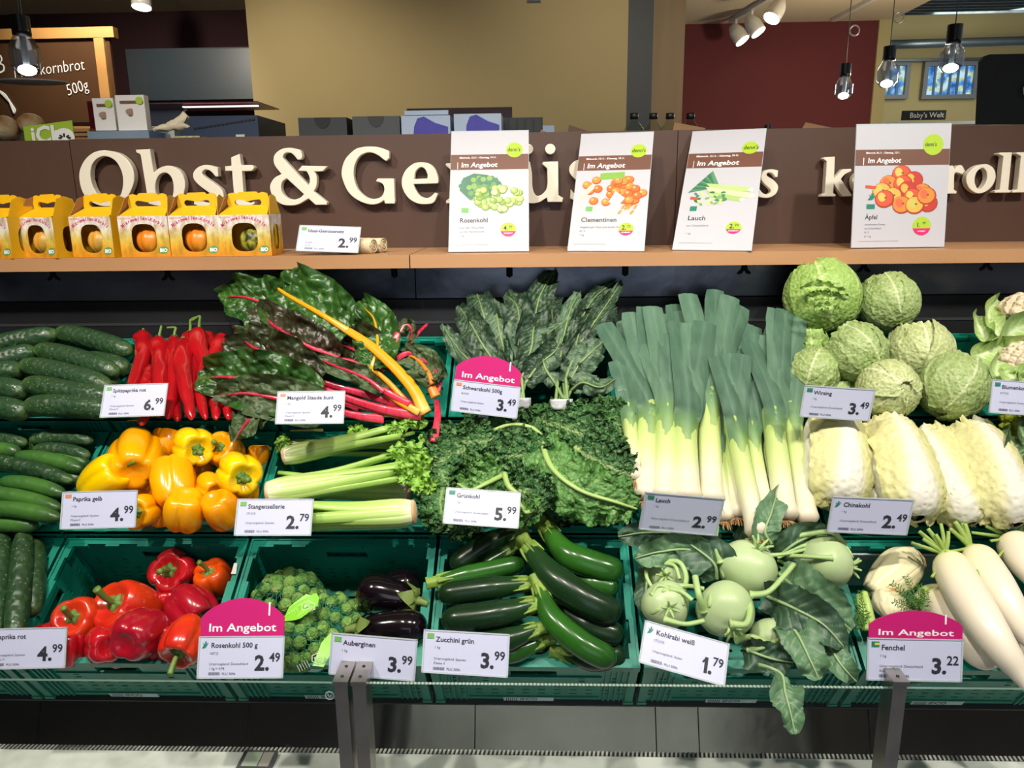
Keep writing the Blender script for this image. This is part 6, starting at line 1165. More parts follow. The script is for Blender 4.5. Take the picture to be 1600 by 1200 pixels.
# ---- dark palm kale, two tied bunches
m_nero = leafmat('palm_kale_leaf', '#233c2c', '#16281c', '#7f9e70', .5, 75, 1.0, .006, 9); m_nero2 = leafmat('palm_kale_underside', '#456349', '#36503a', '#97ae86', .55, 75, .9, .005, 9); m_nst = M('palm_kale_stem', '#7f9a60', .5, n2=('#5d7a48', 20, .5)); m_band = M('white_paper_band', '#c9ccd0', .5, n2=('#8d9094', 60, .5, (1, 1, 3)))
def nero(bx, by, w, leaves, label, seed, txt=True):
    b = R(3, bx, by, w); rt = thing('palm_kale_bunch', b-V((0, 0, .02)), label, 'kale', 'palm kale bunches'); rr = random.Random(seed)
    for k, (pts, wd, mt) in enumerate(leaves):
        P = RP(3, pts); s = b+RT*rr.uniform(-.016, .016)+VIEW*rr.uniform(-.004, .016); st = [s-UP*.016, s, s.lerp(P[0], .6)+VIEW*.004, P[0]]
        g = G(); g.tube(st, lambda t, a: .0048-.0012*t, 8, 14); part('stem', g, m_nst, rt)
        lf = blade('leaf', P, wd, mt, rt, cup=-.18 if mt is m_nero2 else .22, ruf=(.010, 22), blis=(.007, 42), nu=18, nv=44, vein=(.035, .13, .85), seed=seed*9+k, tear=.004, prof=lambda v: math.sin(PI*min(1, .08+v*.92)**.9)**.5)
        g = G(); g.tube([p+VIEW*.002 for p in P], lambda t, a: .0036*(1-.85*t), 8, 24); part('midrib', g, m_nst, lf)
    g = G(); g.tube([b-UP*.004, b+UP*.020], lambda t, a: .026*(1+.02*math.cos(7*a)), 26, 4, flatk=.75, up=VIEW); bd = part('paper_band', g, m_band, rt)
    for k in range(10): 
        g = G(); c = b+RT*(-.018+.004*k)+VIEW*rr.uniform(-.006, .006); g.tube([c-UP*.004, c-UP*.026], .0045, 8, 3); part('stem_end', g, m_nst, rt)
nero(812, 635, .03, [([(790, 590, .04), (755, 540, .07), (735, 505, .08), (718, 480, .07)], .075, m_nero), ([(795, 580, .04), (765, 520, .06), (752, 480, .08), (745, 458, .06)], .085, m_nero), ([(798, 580, .05), (782, 525, .08), (776, 490, .09), (772, 465, .07)], .08, m_nero2), ([(805, 580, .05), (812, 520, .07), (808, 480, .09), (792, 462, .07)], .085, m_nero), ([(812, 580, .04), (832, 510, .07), (845, 460, .09), (868, 420, .08)], .075, m_nero), ([(815, 590, .06), (830, 545, .08), (835, 510, .09), (850, 495, .06)], .07, m_nero), ([(780, 600, .02), (730, 560, .04), (705, 530, .05), (693, 508, .05)], .05, m_nero2), ([(820, 600, .05), (842, 570, .07), (870, 545, .08), (880, 510, .07)], .07, m_nero)], 'palm kale bunch partly behind the pink offer card', 1)
nero(877, 637, .05, [([(868, 600, .05), (850, 570, .07), (850, 530, .09), (885, 500, .09)], .06, m_nero2), ([(872, 590, .05), (880, 530, .08), (893, 480, .09), (908, 455, .08)], .05, m_nero2), ([(880, 590, .05), (895, 530, .07), (925, 470, .08), (960, 440, .07)], .05, m_nero), ([(885, 590, .05), (905, 540, .08), (945, 480, .09), (972, 440, .08)], .045, m_nero), ([(888, 600, .06), (905, 570, .08), (930, 545, .09), (948, 530, .07)], .075, m_nero2), ([(892, 610, .05), (910, 598, .08), (938, 605, .09), (962, 592, .08)], .05, m_nero2), ([(875, 590, .02), (900, 520, .04), (935, 500, .05), (965, 480, .05)], .08, m_nero), ([(870, 590, .01), (865, 520, .03), (862, 480, .05), (868, 462, .04)], .07, m_nero), ([(884, 590, .07), (895, 560, .08), (905, 520, .09), (920, 490, .08)], .05, m_nero)], 'palm kale bunch in full view with a white paper band', 2)
# ---- curly kale
m_kale = leafmat('curly_kale_leaf', '#3d6e34', '#264f26', '#a4c07a', .55, 170, 1.0, .004, 16, 'v'); m_kale2 = leafmat('curly_kale_light', '#54853c', '#3b6c30', '#a9c57c', .5, 120, .8, .004, 14, 'v'); m_kst = M('kale_stalk', '#a3c070', .4, n2=('#86a85a', 20, .5), coat=.1)
def kale(pts, wd, label, seed, mt=None, stalk=None, cr=(.015, 85), rad=.006, nu=44, nv=90, up=None):
    P = RP(2, pts); rt = thing('curly_kale_leaf', P[0]-V((0, 0, .01)), label, 'kale', 'curly kale leaves'); mt = mt or m_kale
    lf = blade('leaf_blade', P, wd, mt, rt, cup=-.10, ruf=(.016, 34), blis=(.006, 60), nu=nu, nv=nv, vein=(.028, .20, .8), seed=seed, crink=cr, tear=.006, prof=lambda v: .25+.75*math.sin(PI*min(1, v*.95+.08))**.5, up=up)
    S = RP(2, stalk) if stalk else []; full = S+P[1 if S else 0:]
    g = G(); g.tube([p+VIEW*(.004 if seed in (1, 3, 11) else -.012) for p in full], lambda t, a: rad*(1.1-.8*t)+.0006, 10, 40, flatk=.8); part('stalk', g, m_kst, rt)
KL = [([(845, 685, .09), (862, 730, .11), (905, 765, .11), (965, 785, .09), (995, 795, .07)], .13, 'large curly kale leaf with a long pale curved stalk, in front on the right', 1, m_kale2, None, (.010, 60)),
 ([(745, 690, .05), (720, 705, .07), (690, 720, .08), (672, 730, .07)], .15, 'curly kale leaf at the left, spilling over the crate side', 2, m_kale, None), ([(790, 740, .07), (760, 755, .09), (735, 765, .09), (715, 755, .08)], .13, 'curly kale leaf above the Grünkohl card', 3, m_kale2, None),
 ([(830, 660, .04), (790, 680, .07), (750, 690, .08), (715, 690, .07)], .12, 'curly kale leaf with pale stalk at the upper left', 4, m_kale, None), ([(850, 660, .06), (890, 670, .09), (930, 690, .09), (960, 700, .08)], .14, 'curly kale leaf at the upper right, dark', 5, m_kale, None), ([(900, 700, .08), (930, 720, .10), (965, 735, .10), (990, 745, .08)], .14, 'dense curly kale leaf right of the long stalk', 6, m_kale, None),
 ([(930, 670, .07), (945, 655, .08), (965, 665, .08), (972, 690, .06)], .11, 'highest curly kale tuft at the back right', 7, m_kale, None), ([(700, 740, .05), (690, 770, .06), (690, 800, .06), (705, 825, .05)], .10, 'curly kale leaf hanging down left of the Grünkohl card', 8, m_kale, None),
 ([(800, 760, .08), (820, 770, .09), (840, 790, .08), (850, 800, .07)], .12, 'curly kale leaf between the card and the large leaf', 9, m_kale, None), ([(775, 720, .07), (800, 712, .09), (830, 715, .09), (850, 735, .08)], .12, 'curly kale leaf in the very middle of the heap', 10, m_kale, None), ([(830, 810, .06), (822, 800, .08), (815, 790, .08), (805, 770, .07)], .07, 'small curly kale leaf hanging down beside the card', 11, m_kale2, [(845, 765, .08), (838, 790, .07)]),
 ([(720, 660, .02), (760, 665, .05), (800, 670, .06), (830, 675, .05)], .11, 'curly kale leaf along the back rim at the left', 12, m_kale, None), ([(880, 650, .03), (900, 660, .05), (930, 660, .05), (950, 672, .05)], .11, 'curly kale leaf along the back rim at the right', 13, m_kale, None), ([(740, 780, .02), (800, 770, .03), (880, 770, .03), (940, 760, .02)], .18, 'curly kale leaf underneath the heap in front', 14, m_kale, None), ([(720, 710, .01), (800, 700, .02), (880, 700, .02), (950, 720, .01)], .2, 'curly kale leaf underneath the heap at the back', 15, m_kale, None), ([(670, 700, .05), (680, 712, .07), (690, 740, .07), (700, 760, .06)], .10, 'curly kale tuft farthest left beside the celery leaves', 16, m_kale, None), ([(760, 800, .02), (730, 815, .03), (715, 825, .03), (700, 835, .03)], .06, 'curly kale edge showing below the Grünkohl card', 17, m_kale, None)]
for a in KL: kale(a[0], a[1], a[2], a[3], a[4], a[5], a[6] if len(a) > 6 else (.015, 85))
g = G(); g.tube(RP(2, [(788, 740, .11), (795, 760, .115), (812, 775, .11)]), .006, 10, 14); part('kale_stalk_stub', g, m_kst, label='pale cut kale stalk stub standing above the Grünkohl card', cat='kale', group='curly kale stalks')
g = G(); g.tube(RP(2, [(772, 672, .09), (800, 663, .10), (830, 668, .10), (846, 680, .10)]), .0045, 10, 14); part('kale_stalk_stub', g, m_kst, label='thin pale kale stalk lying across the back of the heap', cat='kale', group='curly kale stalks')
# ---- Brussels sprouts in nets
m_spr = M('sprout_green', '#4f8434', .5, n2=('#8fb45e', 1.6, .8), bump=('n', 3, .5, .1), ramp=((0, '#7fa850'), (.6, '#4f8434'), (.85, '#5f9040'), (1, '#c0aa7c'))); m_sprb = M('sprout_base', '#b59a6a', .8); m_net = M('green_net', '#17694a', .5); m_tag = M('lime_tag', '#7cc820', .4)
def sprout_mesh(k):
    g = G(); rr = random.Random(k)
    g.ball((0, 0, 0), 1, 26, 16, lambda a, t: 1+.15*(((a*1.0+t*2.2+k)/(2*PI)*3) % 1)*math.sin(t)-.07+.05*noise.noise(V((math.cos(a)*2, math.sin(a)*2, t*2+k))), None, (1, 1, 1.08))
    return g
sp_meshes = []
def netbag(cx, cy, w, ax, n, label, seed, tagpts=None, sp_r=.0142):
    c = R(1, cx, cy, w); rt = thing('sprout_net', c-V((0, 0, .03)), label, 'sprouts', 'nets of Brussels sprouts'); rr = random.Random(seed); A, B, Cc = ax; placed = []; first = None
    e1, e2, e3 = RT, SLP, NRM; tries = 0
    while len(placed) < n and tries < 4000:
        tries += 1; a = rr.uniform(0, 2*PI); z = rr.uniform(-.3, 1); s = math.sqrt(max(0, 1-z*z)); k = .84; p = e1*(A*k*s*math.cos(a))+e2*(B*k*s*math.sin(a))+e3*(Cc*k*z)
        if any((p-q).length < sp_r*1.45 for q in placed): continue
        placed.append(p)
        if not sp_meshes:
            for kk in range(3):
                o = part('sprout', sprout_mesh(kk), m_spr, None, local=True); sp_meshes.append(o.data); bpy.data.objects.remove(o)
        o = bpy.data.objects.new('sprout', sp_meshes[len(placed) % 3]); COL.objects.link(o); o.parent = rt; o.location = c+p-rt.location; s_ = sp_r*rr.uniform(.85, 1.12); o.scale = (s_, s_, s_); o.rotation_euler = [rr.uniform(0, 6) for _ in range(3)]
    g = G(); NL = 20
    def hull(th, ph): return c+e1*(math.sin(th)*math.cos(ph)*(A-.002))+e2*(math.sin(th)*math.sin(ph)*(B-.002))+e3*(math.cos(th)*(Cc-.001))+e3*.0
    for sg in (-1, 1):
        for k in range(NL):
            pts = []
            for j in range(17):
                t = j/16; th = .12+t*1.9; pts.append(hull(th, sg*t*1.7+2*PI*k/NL)*1.0)
            g.tube(pts, .0009, 3, 16, raw=True)
    part('net', g, m_net, rt, kind='stuff')
    if tagpts:
        P = RP(1, tagpts); t_ = part('hang_tag', G().prism(P, VIEW*.0006), m_tag, rt, False); return rt, t_
    return rt, None
T1 = [(438, 967, .045), (446, 961, .045), (452, 948, .05), (478, 928, .055), (486, 930, .055), (494, 926, .055), (499, 934, .055), (496, 946, .055), (470, 966, .05), (460, 969, .05), (441, 971, .045)]
rt, tg = netbag(452, 935, -.035, (.078, .062, .05), 90, 'net of Brussels sprouts at the back with a lime hang tag', 1, T1)
netbag(515, 975, -.03, (.065, .065, .045), 75, 'net of Brussels sprouts at the right beside the aubergine stalks', 2)
T2 = [(488, 1040, .045), (503, 1003, .05), (519, 986, .05), (520, 1015, .048), (506, 1042, .045)]
rt3, tg2 = netbag(462, 1005, -.01, (.075, .05, .05), 75, 'front net of Brussels sprouts between the two price cards', 3, T2)
m_tagp = M('tag_print', '#eaf4d8', .5)
for t_, par, (hx, hy, hw) in ((tg, rt, (482, 947, .055)), (tg2, rt3, (498, 1028, .052))):
    c_ = R(1, hx, hy, hw)+VIEW*.003; k = PX2M(c_, 12); a0 = .5; g = G()
    hexp = lambda s: [c_+RT*(math.cos(a0+i*PI/3)*k*s)+UP*(math.sin(a0+i*PI/3)*k*s*.8) for i in range(6)]
    H = hexp(1)+hexp(.86); g.add(H, [(i, (i+1) % 6, (i+1) % 6+6, i+6) for i in range(6)]); X = (RT+UP*.5).normalized(); Yd = (UP-RT*.5).normalized()
    text_into(g, 'BIO', k*.55, c_-X*k*.5+Yd*k*.0, X, Yd, .02, .8); text_into(g, 'KOHL', k*.42, c_-X*k*.55-Yd*k*.42, X, Yd, .02, .8)
    for j in range(5): q0 = c_-X*(k*(1.5+j*.35))-Yd*k*.5; g.obox(q0, X*.0006, Yd*k*1.0, VIEW*.0002)
    part('tag_print', g, m_tagp, t_, False)
# ---- kohlrabi
m_koh = M('kohlrabi_skin', '#a9c480', .42, ramp=((0, '#b4c896'), (.5, '#a8bf88'), (1, '#9bb37c')), n2=('#becda4', 9, .6), spots=('#8a9a5c', 40, .06, .35), coat=.1); m_kohst = M('kohlrabi_stalk', '#a3c07c', .45, n2=('#88a864', 20, .4)); m_kohl = leafmat('kohlrabi_leaf', '#3d5c45', '#2f4b38', '#9ab488', .5, 25, .25, .003, 6); m_kohl2 = leafmat('kohlrabi_leaf_light', '#5b7f5c', '#4c7050', '#a8c090', .5, 25, .25, .003, 6)
def kohl(x, y, rp, w, ax, stalks, label, seed, sq=.88):
    c = R(1, x, y, w); rad = PX2M(c, rp); A = cv(*ax); rt = thing('kohlrabi', c-V((0, 0, rad)), label, 'kohlrabi', 'kohlrabi'); q = A.orthogonal().normalized()
    g = G(); g.ball(c, rad, 44, 28, lambda a, th: 1+.035*math.sin(3*a+seed)*math.sin(th)+.03*noise.noise(V((math.cos(a)*1.6, math.sin(a)*1.6, th*2+seed)))-.10*math.exp(-(th/.3)**2), A, (1, 1, sq)); part('bulb', g, m_koh, rt)
    rr = random.Random(seed)
    for k in range(4):      # leaf scars
        th = rr.uniform(.5, 2.2); a = k*1.7+seed; dr = A*math.cos(th)*sq+(q*math.cos(a)+A.cross(q)*math.sin(a))*math.sin(th); tt = dr.cross(A).normalized(); g = G(); g.ball(c+dr*rad*.975, rad*.2, 12, 6, None, dr, (1.3, .5, .22)); part('leaf_scar', g, m_kohst, rt)
    for k in range(6): g = G(); a = k*PI/3; e = q*math.cos(a)+A.cross(q)*math.sin(a); p0 = c+A*rad*.78+e*rad*.10; g.tube([p0, p0+A*rad*.22+e*rad*.12, p0+A*rad*.36+e*rad*.28], lambda t, a_: rad*.07*(1-.5*t), 8, 6); part('crown_stub', g, m_kohst, rt)
    for pts, wd in stalks:
        P = RP(1, pts); g = G(); g.tube(P, lambda t, a: wd*(1.35-.8*min(1, t*2.5)*.5)*(1 if t > .05 else 1.2), 12, 30, flatk=.85); part('stalk', g, m_kohst, rt)
    return rt
K1 = kohl(1168, 887, 46, .06, (.3, .75, .3), [([(1126, 880, .08), (1118, 850, .10), (1120, 822, .10)], .0052), ([(1172, 930, .10), (1200, 925, .11), (1225, 900, .11), (1240, 882, .10)], .0058), ([(1200, 868, .09), (1230, 865, .09), (1260, 858, .08)], .004)], 'largest kohlrabi, top centre, with a stalk curving below it', 1, .92)
K2 = kohl(1290, 880, 43, .06, (.85, -.1, .2), [([(1318, 850, .09), (1300, 832, .11), (1265, 834, .10), (1228, 842, .08)], .006), ([(1300, 872, .11), (1270, 870, .11), (1230, 868, .08)], .005), ([(1262, 850, .08), (1240, 858, .08), (1215, 872, .07)], .0042), ([(1268, 890, .07), (1240, 884, .07), (1215, 876, .06)], .0038), ([(1262, 900, .06), (1235, 895, .06), (1215, 884, .05)], .003)], 'kohlrabi at the upper right with stalks pointing left', 2, .95)
K3 = kohl(1134, 952, 45, .07, (.05, -.5, .75), [([(1100, 955, .09), (1092, 930, .12), (1086, 900, .12)], .0062), ([(1140, 975, .12), (1165, 975, .12), (1172, 955, .11), (1170, 940, .10)], .0060)], 'kohlrabi in front centre with its root scar at the bottom', 3, .92)
K4 = kohl(1040, 945, 37, .07, (0, .1, .9), [([(1038, 968, .11), (1070, 975, .12), (1100, 970, .12)], .005), ([(1045, 920, .11), (1065, 925, .11), (1082, 938, .11)], .005), ([(1018, 930, .10), (1030, 915, .11), (1060, 925, .11)], .004)], 'kohlrabi at the lower left above its tilted card', 4, .95)
K5 = kohl(1043, 897, 35, .03, (-.3, .1, .9), [([(1030, 880, .06), (1060, 878, .08), (1072, 900, .08), (1068, 925, .08)], .0055), ([(1040, 880, .07), (1055, 885, .08), (1062, 905, .08)], .004), ([(1012, 880, .05), (1010, 900, .06), (1020, 920, .06)], .004), ([(1050, 915, .08), (1080, 916, .09), (1100, 920, .09)], .005)], 'smaller kohlrabi at the upper left, wrapped in thin stalks', 5)
K6 = kohl(1205, 1002, 38, .02, (.4, -.3, .6), [([(1150, 1000, .07), (1175, 995, .09), (1200, 1005, .08)], .006), ([(1170, 1015, .06), (1190, 1012, .08), (1215, 1000, .07)], .005)], 'kohlrabi at the lower right half covered by leaves', 6)
def kleaf(pts, wd, par_lb, seed, mt=None, st=None, cup=.15, ruf=.006, up=None, r=1):
    P = RP(r, pts); rt = thing('kohlrabi_leaf', P[0]-V((0, 0, .01)), par_lb, 'kohlrabi leaf', 'kohlrabi leaves')
    b = blade('leaf_blade', P, wd*1.22, mt or m_kohl, rt, cup=cup, ruf=(ruf*1.7, 13), blis=(.006, 18), nu=26, nv=60, vein=(.026, .24, .7), seed=seed, tear=.003, prof=lambda v: math.sin(PI*min(1, .10+v*.87)**.85)**.6, up=up)
    g = G(); full = (RP(r, st) if st else [])+P; g.tube([p+VIEW*.002 for p in full], lambda t, a: .0033*(1-.85*t)+.0004, 8, 30); part('stalk', g, M('kohlrabi_leaf_stalk', '#8fab78', .5), rt)
KF = [([(1120, 850, .07), (1070, 835, .09), (1010, 832, .10), (966, 838, .09)], .06, 'dark kohlrabi leaf stretching far left over the courgettes', 1, m_kohl, None), ([(1115, 890, .05), (1080, 860, .08), (1030, 862, .09), (992, 872, .08)], .06, 'kohlrabi leaf arching over the smaller kohlrabi', 2, m_kohl2, None), ([(1120, 905, .05), (1115, 880, .08), (1085, 855, .09), (1060, 840, .09)], .075, 'broad kohlrabi leaf between the courgettes and the largest kohlrabi', 3, m_kohl, None),
 ([(1205, 850, .09), (1195, 830, .11), (1205, 800, .12), (1215, 765, .10)], .055, 'kohlrabi leaf standing upright in front of the leek roots', 4, m_kohl2, None), ([(1215, 870, .06), (1240, 850, .09), (1265, 838, .09), (1290, 830, .08)], .06, 'kohlrabi leaf behind the upper right kohlrabi', 5, m_kohl, None),
 ([(1215, 895, .06), (1250, 925, .09), (1290, 950, .10), (1330, 985, .09)], .085, 'wide kohlrabi leaf right of centre, bending to the lower right', 6, m_kohl2, None), ([(1195, 930, .06), (1240, 950, .10), (1285, 975, .11), (1318, 1010, .10)], .07, 'long kohlrabi leaf lying under the wide one', 7, m_kohl, None), ([(1220, 960, .06), (1245, 990, .09), (1265, 1030, .10), (1280, 1062, .09)], .06, 'pointed kohlrabi leaf hanging down in the middle of the leaf fan', 8, m_kohl2, None),
 ([(1250, 975, .05), (1290, 1005, .08), (1315, 1040, .09), (1338, 1065, .08)], .045, 'narrow kohlrabi leaf whose tip hangs over the rim at the right', 9, m_kohl2, None), ([(1160, 1010, .05), (1180, 1020, .07), (1210, 1030, .07), (1240, 1035, .06)], .05, 'small dark kohlrabi leaf low beside the tilted card', 10, m_kohl, None),
 ([(1222, 1055, .10), (1226, 1080, .11), (1234, 1110, .11), (1242, 1147, .10)], .045, 'single kohlrabi leaf dangling in front of the glass edge', 11, m_kohl2, [(1185, 1038, .08), (1205, 1044, .10)]), ([(1090, 900, .04), (1100, 880, .06), (1110, 865, .07), (1100, 845, .06)], .05, 'kohlrabi leaf stub between the left and the largest kohlrabi', 12, m_kohl2, None), ([(1020, 870, .0), (1012, 900, .03), (1008, 940, .03), (1015, 970, .03)], .04, 'kohlrabi leaf at the left crate side behind the small kohlrabi', 13, m_kohl, None), ([(1240, 960, .0), (1270, 980, .03), (1290, 1020, .04), (1290, 1045, .03)], .08, 'dark kohlrabi leaf deep under the leaf fan', 14, m_kohl, None), ([(1150, 850, .02), (1190, 840, .04), (1230, 835, .04), (1250, 860, .03)], .07, 'kohlrabi leaf behind the largest kohlrabi', 15, m_kohl, None)]
for a in KF: kleaf(*a)
# ---- cauliflower and yellow green broccoli at the right edge
m_curd = M('cauliflower_curd', '#e2d2b4', .7, n2=('#d0b898', 14, .5), bump=('f', 110, 1, .006)); m_cfl = leafmat('cauliflower_leaf', '#9cb968', '#86a854', '#dde5c4', .45, 25, .3, .003, 7); m_brc = M('yellow_green_florets', '#a9b52c', .7, n2=('#8a9a1e', 20, .7), bump=('f', 120, 1, .006)); m_brl = leafmat('broccoli_leaf', '#3f5f34', '#2f4a2a', '#a8bc8c', .5, 25, .3, .003, 7)
def curd(name, cat, c, rad, A, mat, lmat, label, seed, leaves, n=60, grp=None, spike=0):
    rt = thing(name, c-V((0, 0, rad)), label, cat, grp); rr = random.Random(seed); q = A.orthogonal().normalized(); w_ = A.cross(q); g = G()
    g.ball(c, rad*.86, 30, 18, None, A)
    for k in range(n):
        z = 1-1.35*(k+.5)/n; a = k*2.39996; s = math.sqrt(max(0, 1-z*z)); dr = (A*z+q*(s*math.cos(a))+w_*(s*math.sin(a))); rr_ = rad*(.24 if not spike else .2)*rr.uniform(.8, 1.15)
        g.ball(c+dr*rad*.84, rr_, 14, 9, lambda a_, th: 1+.14*noise.noise(V((math.cos(a_)*3+k, math.sin(a_)*3, th*4)))+(.35*math.exp(-(th/.6)**2) if spike else 0), dr)
    part('curd', g, mat, rt, kind='stuff')
    for i, (pts, wd, up) in enumerate(leaves): blade('leaf', RP(*pts), wd, lmat, rt, cup=.35, ruf=(.006, 12), blis=(.003, 25), nu=16, nv=26, vein=(.07, .28, .9), seed=seed+i, prof=lambda v: .55+.45*math.sin(PI*min(1, v*.9+.05))**.6 if v < .93 else .9*(1-(v-.93)*9), up=up)
    return rt
curd('cauliflower', 'cauliflower', R(3, 1598, 497, .08), .060, cv(.5, .35, .6), m_curd, m_cfl, 'upper cauliflower with thick pale leaf stumps, cut by the right edge', 1, [((3, [(1545, 535, .06), (1530, 510, .08), (1527, 492, .08)]), .05, None), ((3, [(1560, 525, .08), (1545, 490, .09), (1560, 468, .08)]), .05, None), ((3, [(1570, 540, .09), (1580, 520, .12), (1610, 505, .12)]), .08, None), ((3, [(1590, 490, .08), (1598, 475, .10), (1612, 462, .09)]), .04, None), ((3, [(1550, 545, .06), (1580, 545, .10), (1620, 540, .1)]), .06, None)], grp='cauliflowers')
curd('cauliflower', 'cauliflower', R(3, 1596, 572, .08), .052, cv(.3, .3, .8), m_curd, m_cfl, 'lower cauliflower above the Blumenkohl card', 2, [((3, [(1560, 610, .07), (1540, 590, .10), (1525, 560, .09), (1540, 548, .07)]), .06, None), ((3, [(1575, 605, .10), (1558, 585, .12), (1560, 562, .12)]), .055, None), ((3, [(1600, 605, .10), (1585, 592, .13), (1572, 580, .13)]), .06, None), ((3, [(1530, 555, .08), (1560, 545, .09), (1600, 540, .09)]), .05, None), ((3, [(1620, 610, .1), (1610, 600, .13), (1600, 590, .13)]), .06, None)], grp='cauliflowers')
curd('cauliflower', 'cauliflower', R(3, 1535, 585, .0), .05, cv(0, .3, .8), m_curd, m_cfl, 'cauliflower mostly hidden behind the front savoy cabbage', 3, [((3, [(1550, 610, .03), (1530, 590, .06), (1515, 565, .06)]), .06, None)], grp='cauliflowers')
curd('yellow_broccoli', 'broccoli', R(2, 1604, 668, .06), .055, cv(.0, .5, .7), m_brc, m_brl, 'yellow green broccoli head cut by the right edge', 4, [((2, [(1590, 730, .08), (1570, 700, .11), (1548, 672, .10)]), .05, None), ((2, [(1610, 735, .1), (1590, 710, .13), (1578, 680, .12)]), .07, None), ((2, [(1600, 760, .1), (1585, 740, .12), (1565, 715, .11)]), .06, None), ((2, [(1620, 700, .1), (1600, 680, .13), (1592, 650, .12)]), .05, None)], 60, spike=1)
# ---- fennel
m_fen = M('fennel_bulb', '#e6dfb8', .4, n2=('#d8d0a0', 10, .6), bump=('s', 25, .4, .002, (5, 5, .4)), coat=.15); m_fst = M('fennel_stalk', '#a9c468', .4, bump=('s', 40, .3, .001, (5, 5, .4))); m_frond = M('fennel_frond', '#4d7a30', .6); m_fcut = M('fennel_cut', '#b98a50', .8, n2=('#e0c898', 40, .6))
def fennel(b_, t_, w, rad, label, seed, st=()):
    b, t = R(1, *b_, w), R(1, *t_, w+.01); d = (t-b).normalized(); rt = thing('fennel_bulb', b.lerp(t, .5)-V((0, 0, rad)), label, 'fennel', 'fennel bulbs'); q = VIEW.cross(d).normalized()
    for k in range(5):
        a = k*2*PI/5+seed; off = (q*math.cos(a)+VIEW*math.sin(a))*rad*.35; 
        g = G(); g.tube([b+off*.5, b+off*1.1+d*(t-b).length*.3, b+off*1.0+d*(t-b).length*.65, t+off*.7], lambda t_2, a_: rad*(.72*math.sin(PI*min(1, .18+.72*t_2))**.8)*(1+.05*math.cos(8*a_)), 32, 24, flatk=.8, up=off); part('leaf_base', g, m_fen, rt)
    g = G(); g.ball(b-d*.001, rad*.62, 18, 8, lambda a, th: 1+.08*noise.noise(V((math.cos(a)*4, math.sin(a)*4, seed))), d, (1, .8, .3)); part('root_cut', g, m_fcut, rt)
    for pts in st: g = G(); g.tube(RP(1, pts), lambda t_2, a_: .0085*(1-.25*t_2), 12, 14); part('stalk', g, m_fst, rt)
    return rt
F1 = fennel((1428, 872), (1362, 925), -.01, .045, 'fennel bulb lying with its brown root end up at the back', 1)
F2 = fennel((1388, 930), (1395, 965), .01, .035, 'fennel bulb behind the magenta offer card', 2, [[(1352, 985, .04), (1347, 955, .05), (1343, 930, .05)], [(1362, 975, .045), (1356, 948, .055), (1350, 926, .055)]])
F3 = fennel((1480, 930), (1430, 955), -.02, .035, 'fennel bulb underneath the white radishes', 3, [[(1500, 935, .01), (1470, 925, .02), (1440, 920, .02)]])
def fronds(par, base, tips, seed):
    g = G(); rr = random.Random(seed); b = R(1, *base)
    for tp in tips:
        e = R(1, *tp); P = catmull([b, b.lerp(e, .5)+VIEW*.004, e], 12); g.tube(P, lambda t, a: .0014*(1-.6*t), 5, 12, raw=True)
        for j in range(3, 13):
            for sd in (-1, 1):
                s = P[j]; dr = ((e-b).normalized()*.6+(e-b).normalized().cross(VIEW)*sd+VIEW*rr.uniform(-.3, .4)).normalized(); L = .011*(1.2-j/14); g.tube([s, s+dr*L], .0007, 4, 2)
                for m_ in (.4, .7, 1): g.tube([s+dr*L*m_, s+dr*L*m_+(dr+VIEW*rr.uniform(-1, 1)+UP*rr.uniform(-1, 1)).normalized()*.005], .0006, 3, 1)
    part('frond', g, m_frond, par, kind='stuff')
fronds(F2, (1440, 955, .05), [(1395, 912, .06), (1416, 902, .06), (1410, 925, .07), (1436, 915, .06), (1398, 940, .07), (1425, 935, .08), (1445, 925, .06)], 1); fronds(F2, (1350, 985, .05), [(1338, 935, .05), (1340, 955, .06), (1334, 970, .05), (1345, 925, .06)], 2)
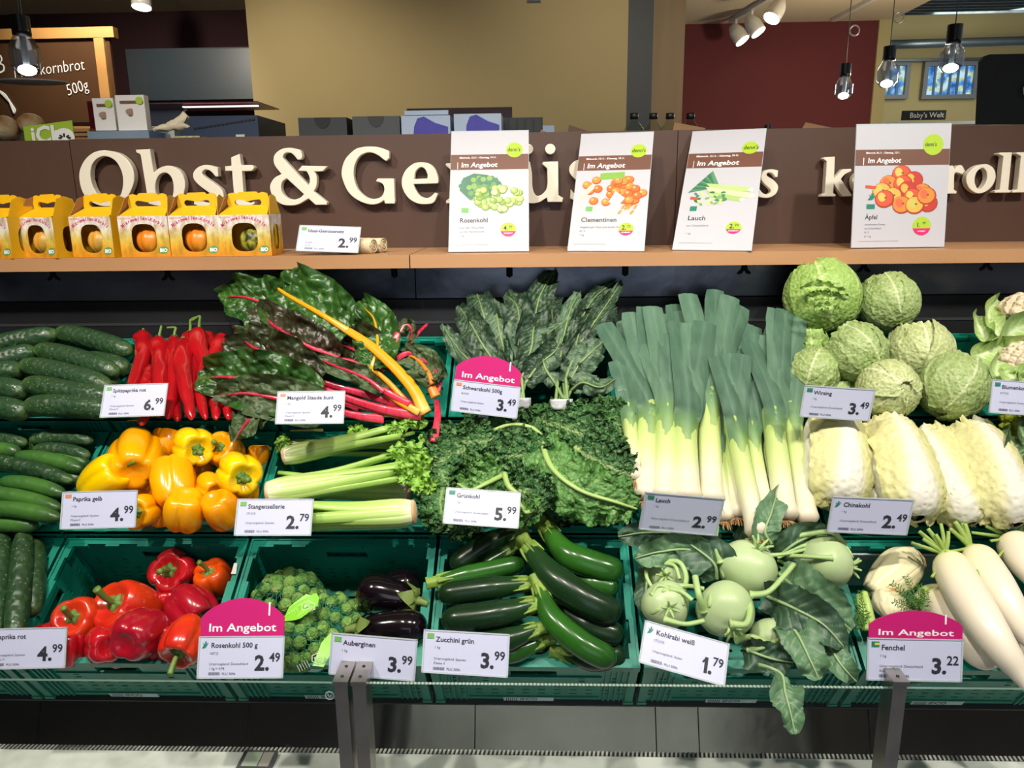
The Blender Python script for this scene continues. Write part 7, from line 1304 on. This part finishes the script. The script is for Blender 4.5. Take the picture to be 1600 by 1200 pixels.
# ---- white radishes
m_dai = M('radish_white', '#ece2cc', .38, ramp=((0, '#dfe0a4'), (.10, '#e6e0b8'), (.25, '#ece4ce'), (1, '#ece2d0')), n2=('#e2d0b4', 9, .5), spots=('#b89c78', 30, .035, .6), coat=.15); m_dst = M('radish_stalk', '#9fb860', .5, n2=('#7f9c48', 20, .5))
def radish(c_, w, rad, label, stalks, seed, tipk=1.5):
    ctrl = [R(1, x, y, ww) for x, y, ww in c_]; rt = thing('white_radish', ctrl[0].lerp(ctrl[-1], .5)-V((0, 0, rad)), label, 'radish', 'white radishes')
    long_body('root', ctrl, rad, m_dai, None, None, None, lambda t: max(0, 1-max(0, (.12-t)/.12)**2.4)**.5*(1-.88*max(0, (t-.25)/.75)**tipk) if t > 0 else .01, 30, 44, rt, .03, seed)
    b = ctrl[0]; d = (ctrl[0]-ctrl[1]).normalized(); g = G(); g.ball(b+d*.0, rad*.42, 14, 8, None, d, (1, 1, .5)); part('crown', g, m_dst, rt)
    for x, y, ww, rs in stalks:
        e = R(1, x, y, ww); s = b+d*.004+(e-b).normalized()*rad*.12; g = G(); g.tube([s, s.lerp(e, .5)+VIEW*.003, e], lambda t, a: rs*(1.1-.3*t)*(1+.12*math.cos(3*a)), 10, 12); part('stalk', g, m_dst, rt)
radish([(1478, 868, .07), (1510, 930, .09), (1555, 1000, .10), (1592, 1050, .09), (1612, 1088, .08)], .05, .037, 'longest white radish in front, running down to the lower right', [(1424, 848, .08, .004), (1436, 830, .09, .0045), (1450, 826, .1, .0045), (1462, 835, .1, .004), (1470, 818, .1, .004), (1456, 902, .08, .0032), (1442, 842, .09, .004), (1482, 830, .1, .004)], 1)
radish([(1518, 858, .06), (1560, 920, .08), (1600, 985, .08), (1640, 1040, .07)], .05, .034, 'second white radish behind the longest one', [(1492, 815, .09, .0055), (1500, 808, .09, .005), (1484, 826, .09, .0045), (1508, 818, .09, .0045), (1478, 862, .1, .003), (1530, 905, .1, .0028)], 2)
radish([(1580, 842, .06), (1610, 890, .08), (1660, 960, .08)], .05, .034, 'white radish at the right edge below the Chinese cabbages', [(1518, 832, .07, .0038), (1540, 822, .08, .0038), (1548, 845, .08, .0034), (1556, 812, .09, .003), (1600, 820, .09, .004), (1560, 870, .08, .003), (1545, 803, .09, .0025)], 3)
radish([(1452, 930, .0), (1490, 970, .02), (1530, 1025, .03), (1560, 1040, .02)], .0, .036, 'white radish underneath the longest one, beside the offer card', [(1440, 925, .02, .003)], 4)
radish([(1540, 935, .0), (1580, 1000, .01), (1620, 1050, .0)], .0, .034, 'white radish deep at the right under the others', [], 5)
part('grey_pad', G().obox(RV(1, X0+PIT_*4+.02, .262, -.15), (.365, 0, 0), NRM*.125, SLP*.004), M('grey_paper_pad', '#a9b1b5', .8, n2=('#868e92', 20, .6)), None, False, label='grey paper pad lining the back of the fennel crate', cat='paper')
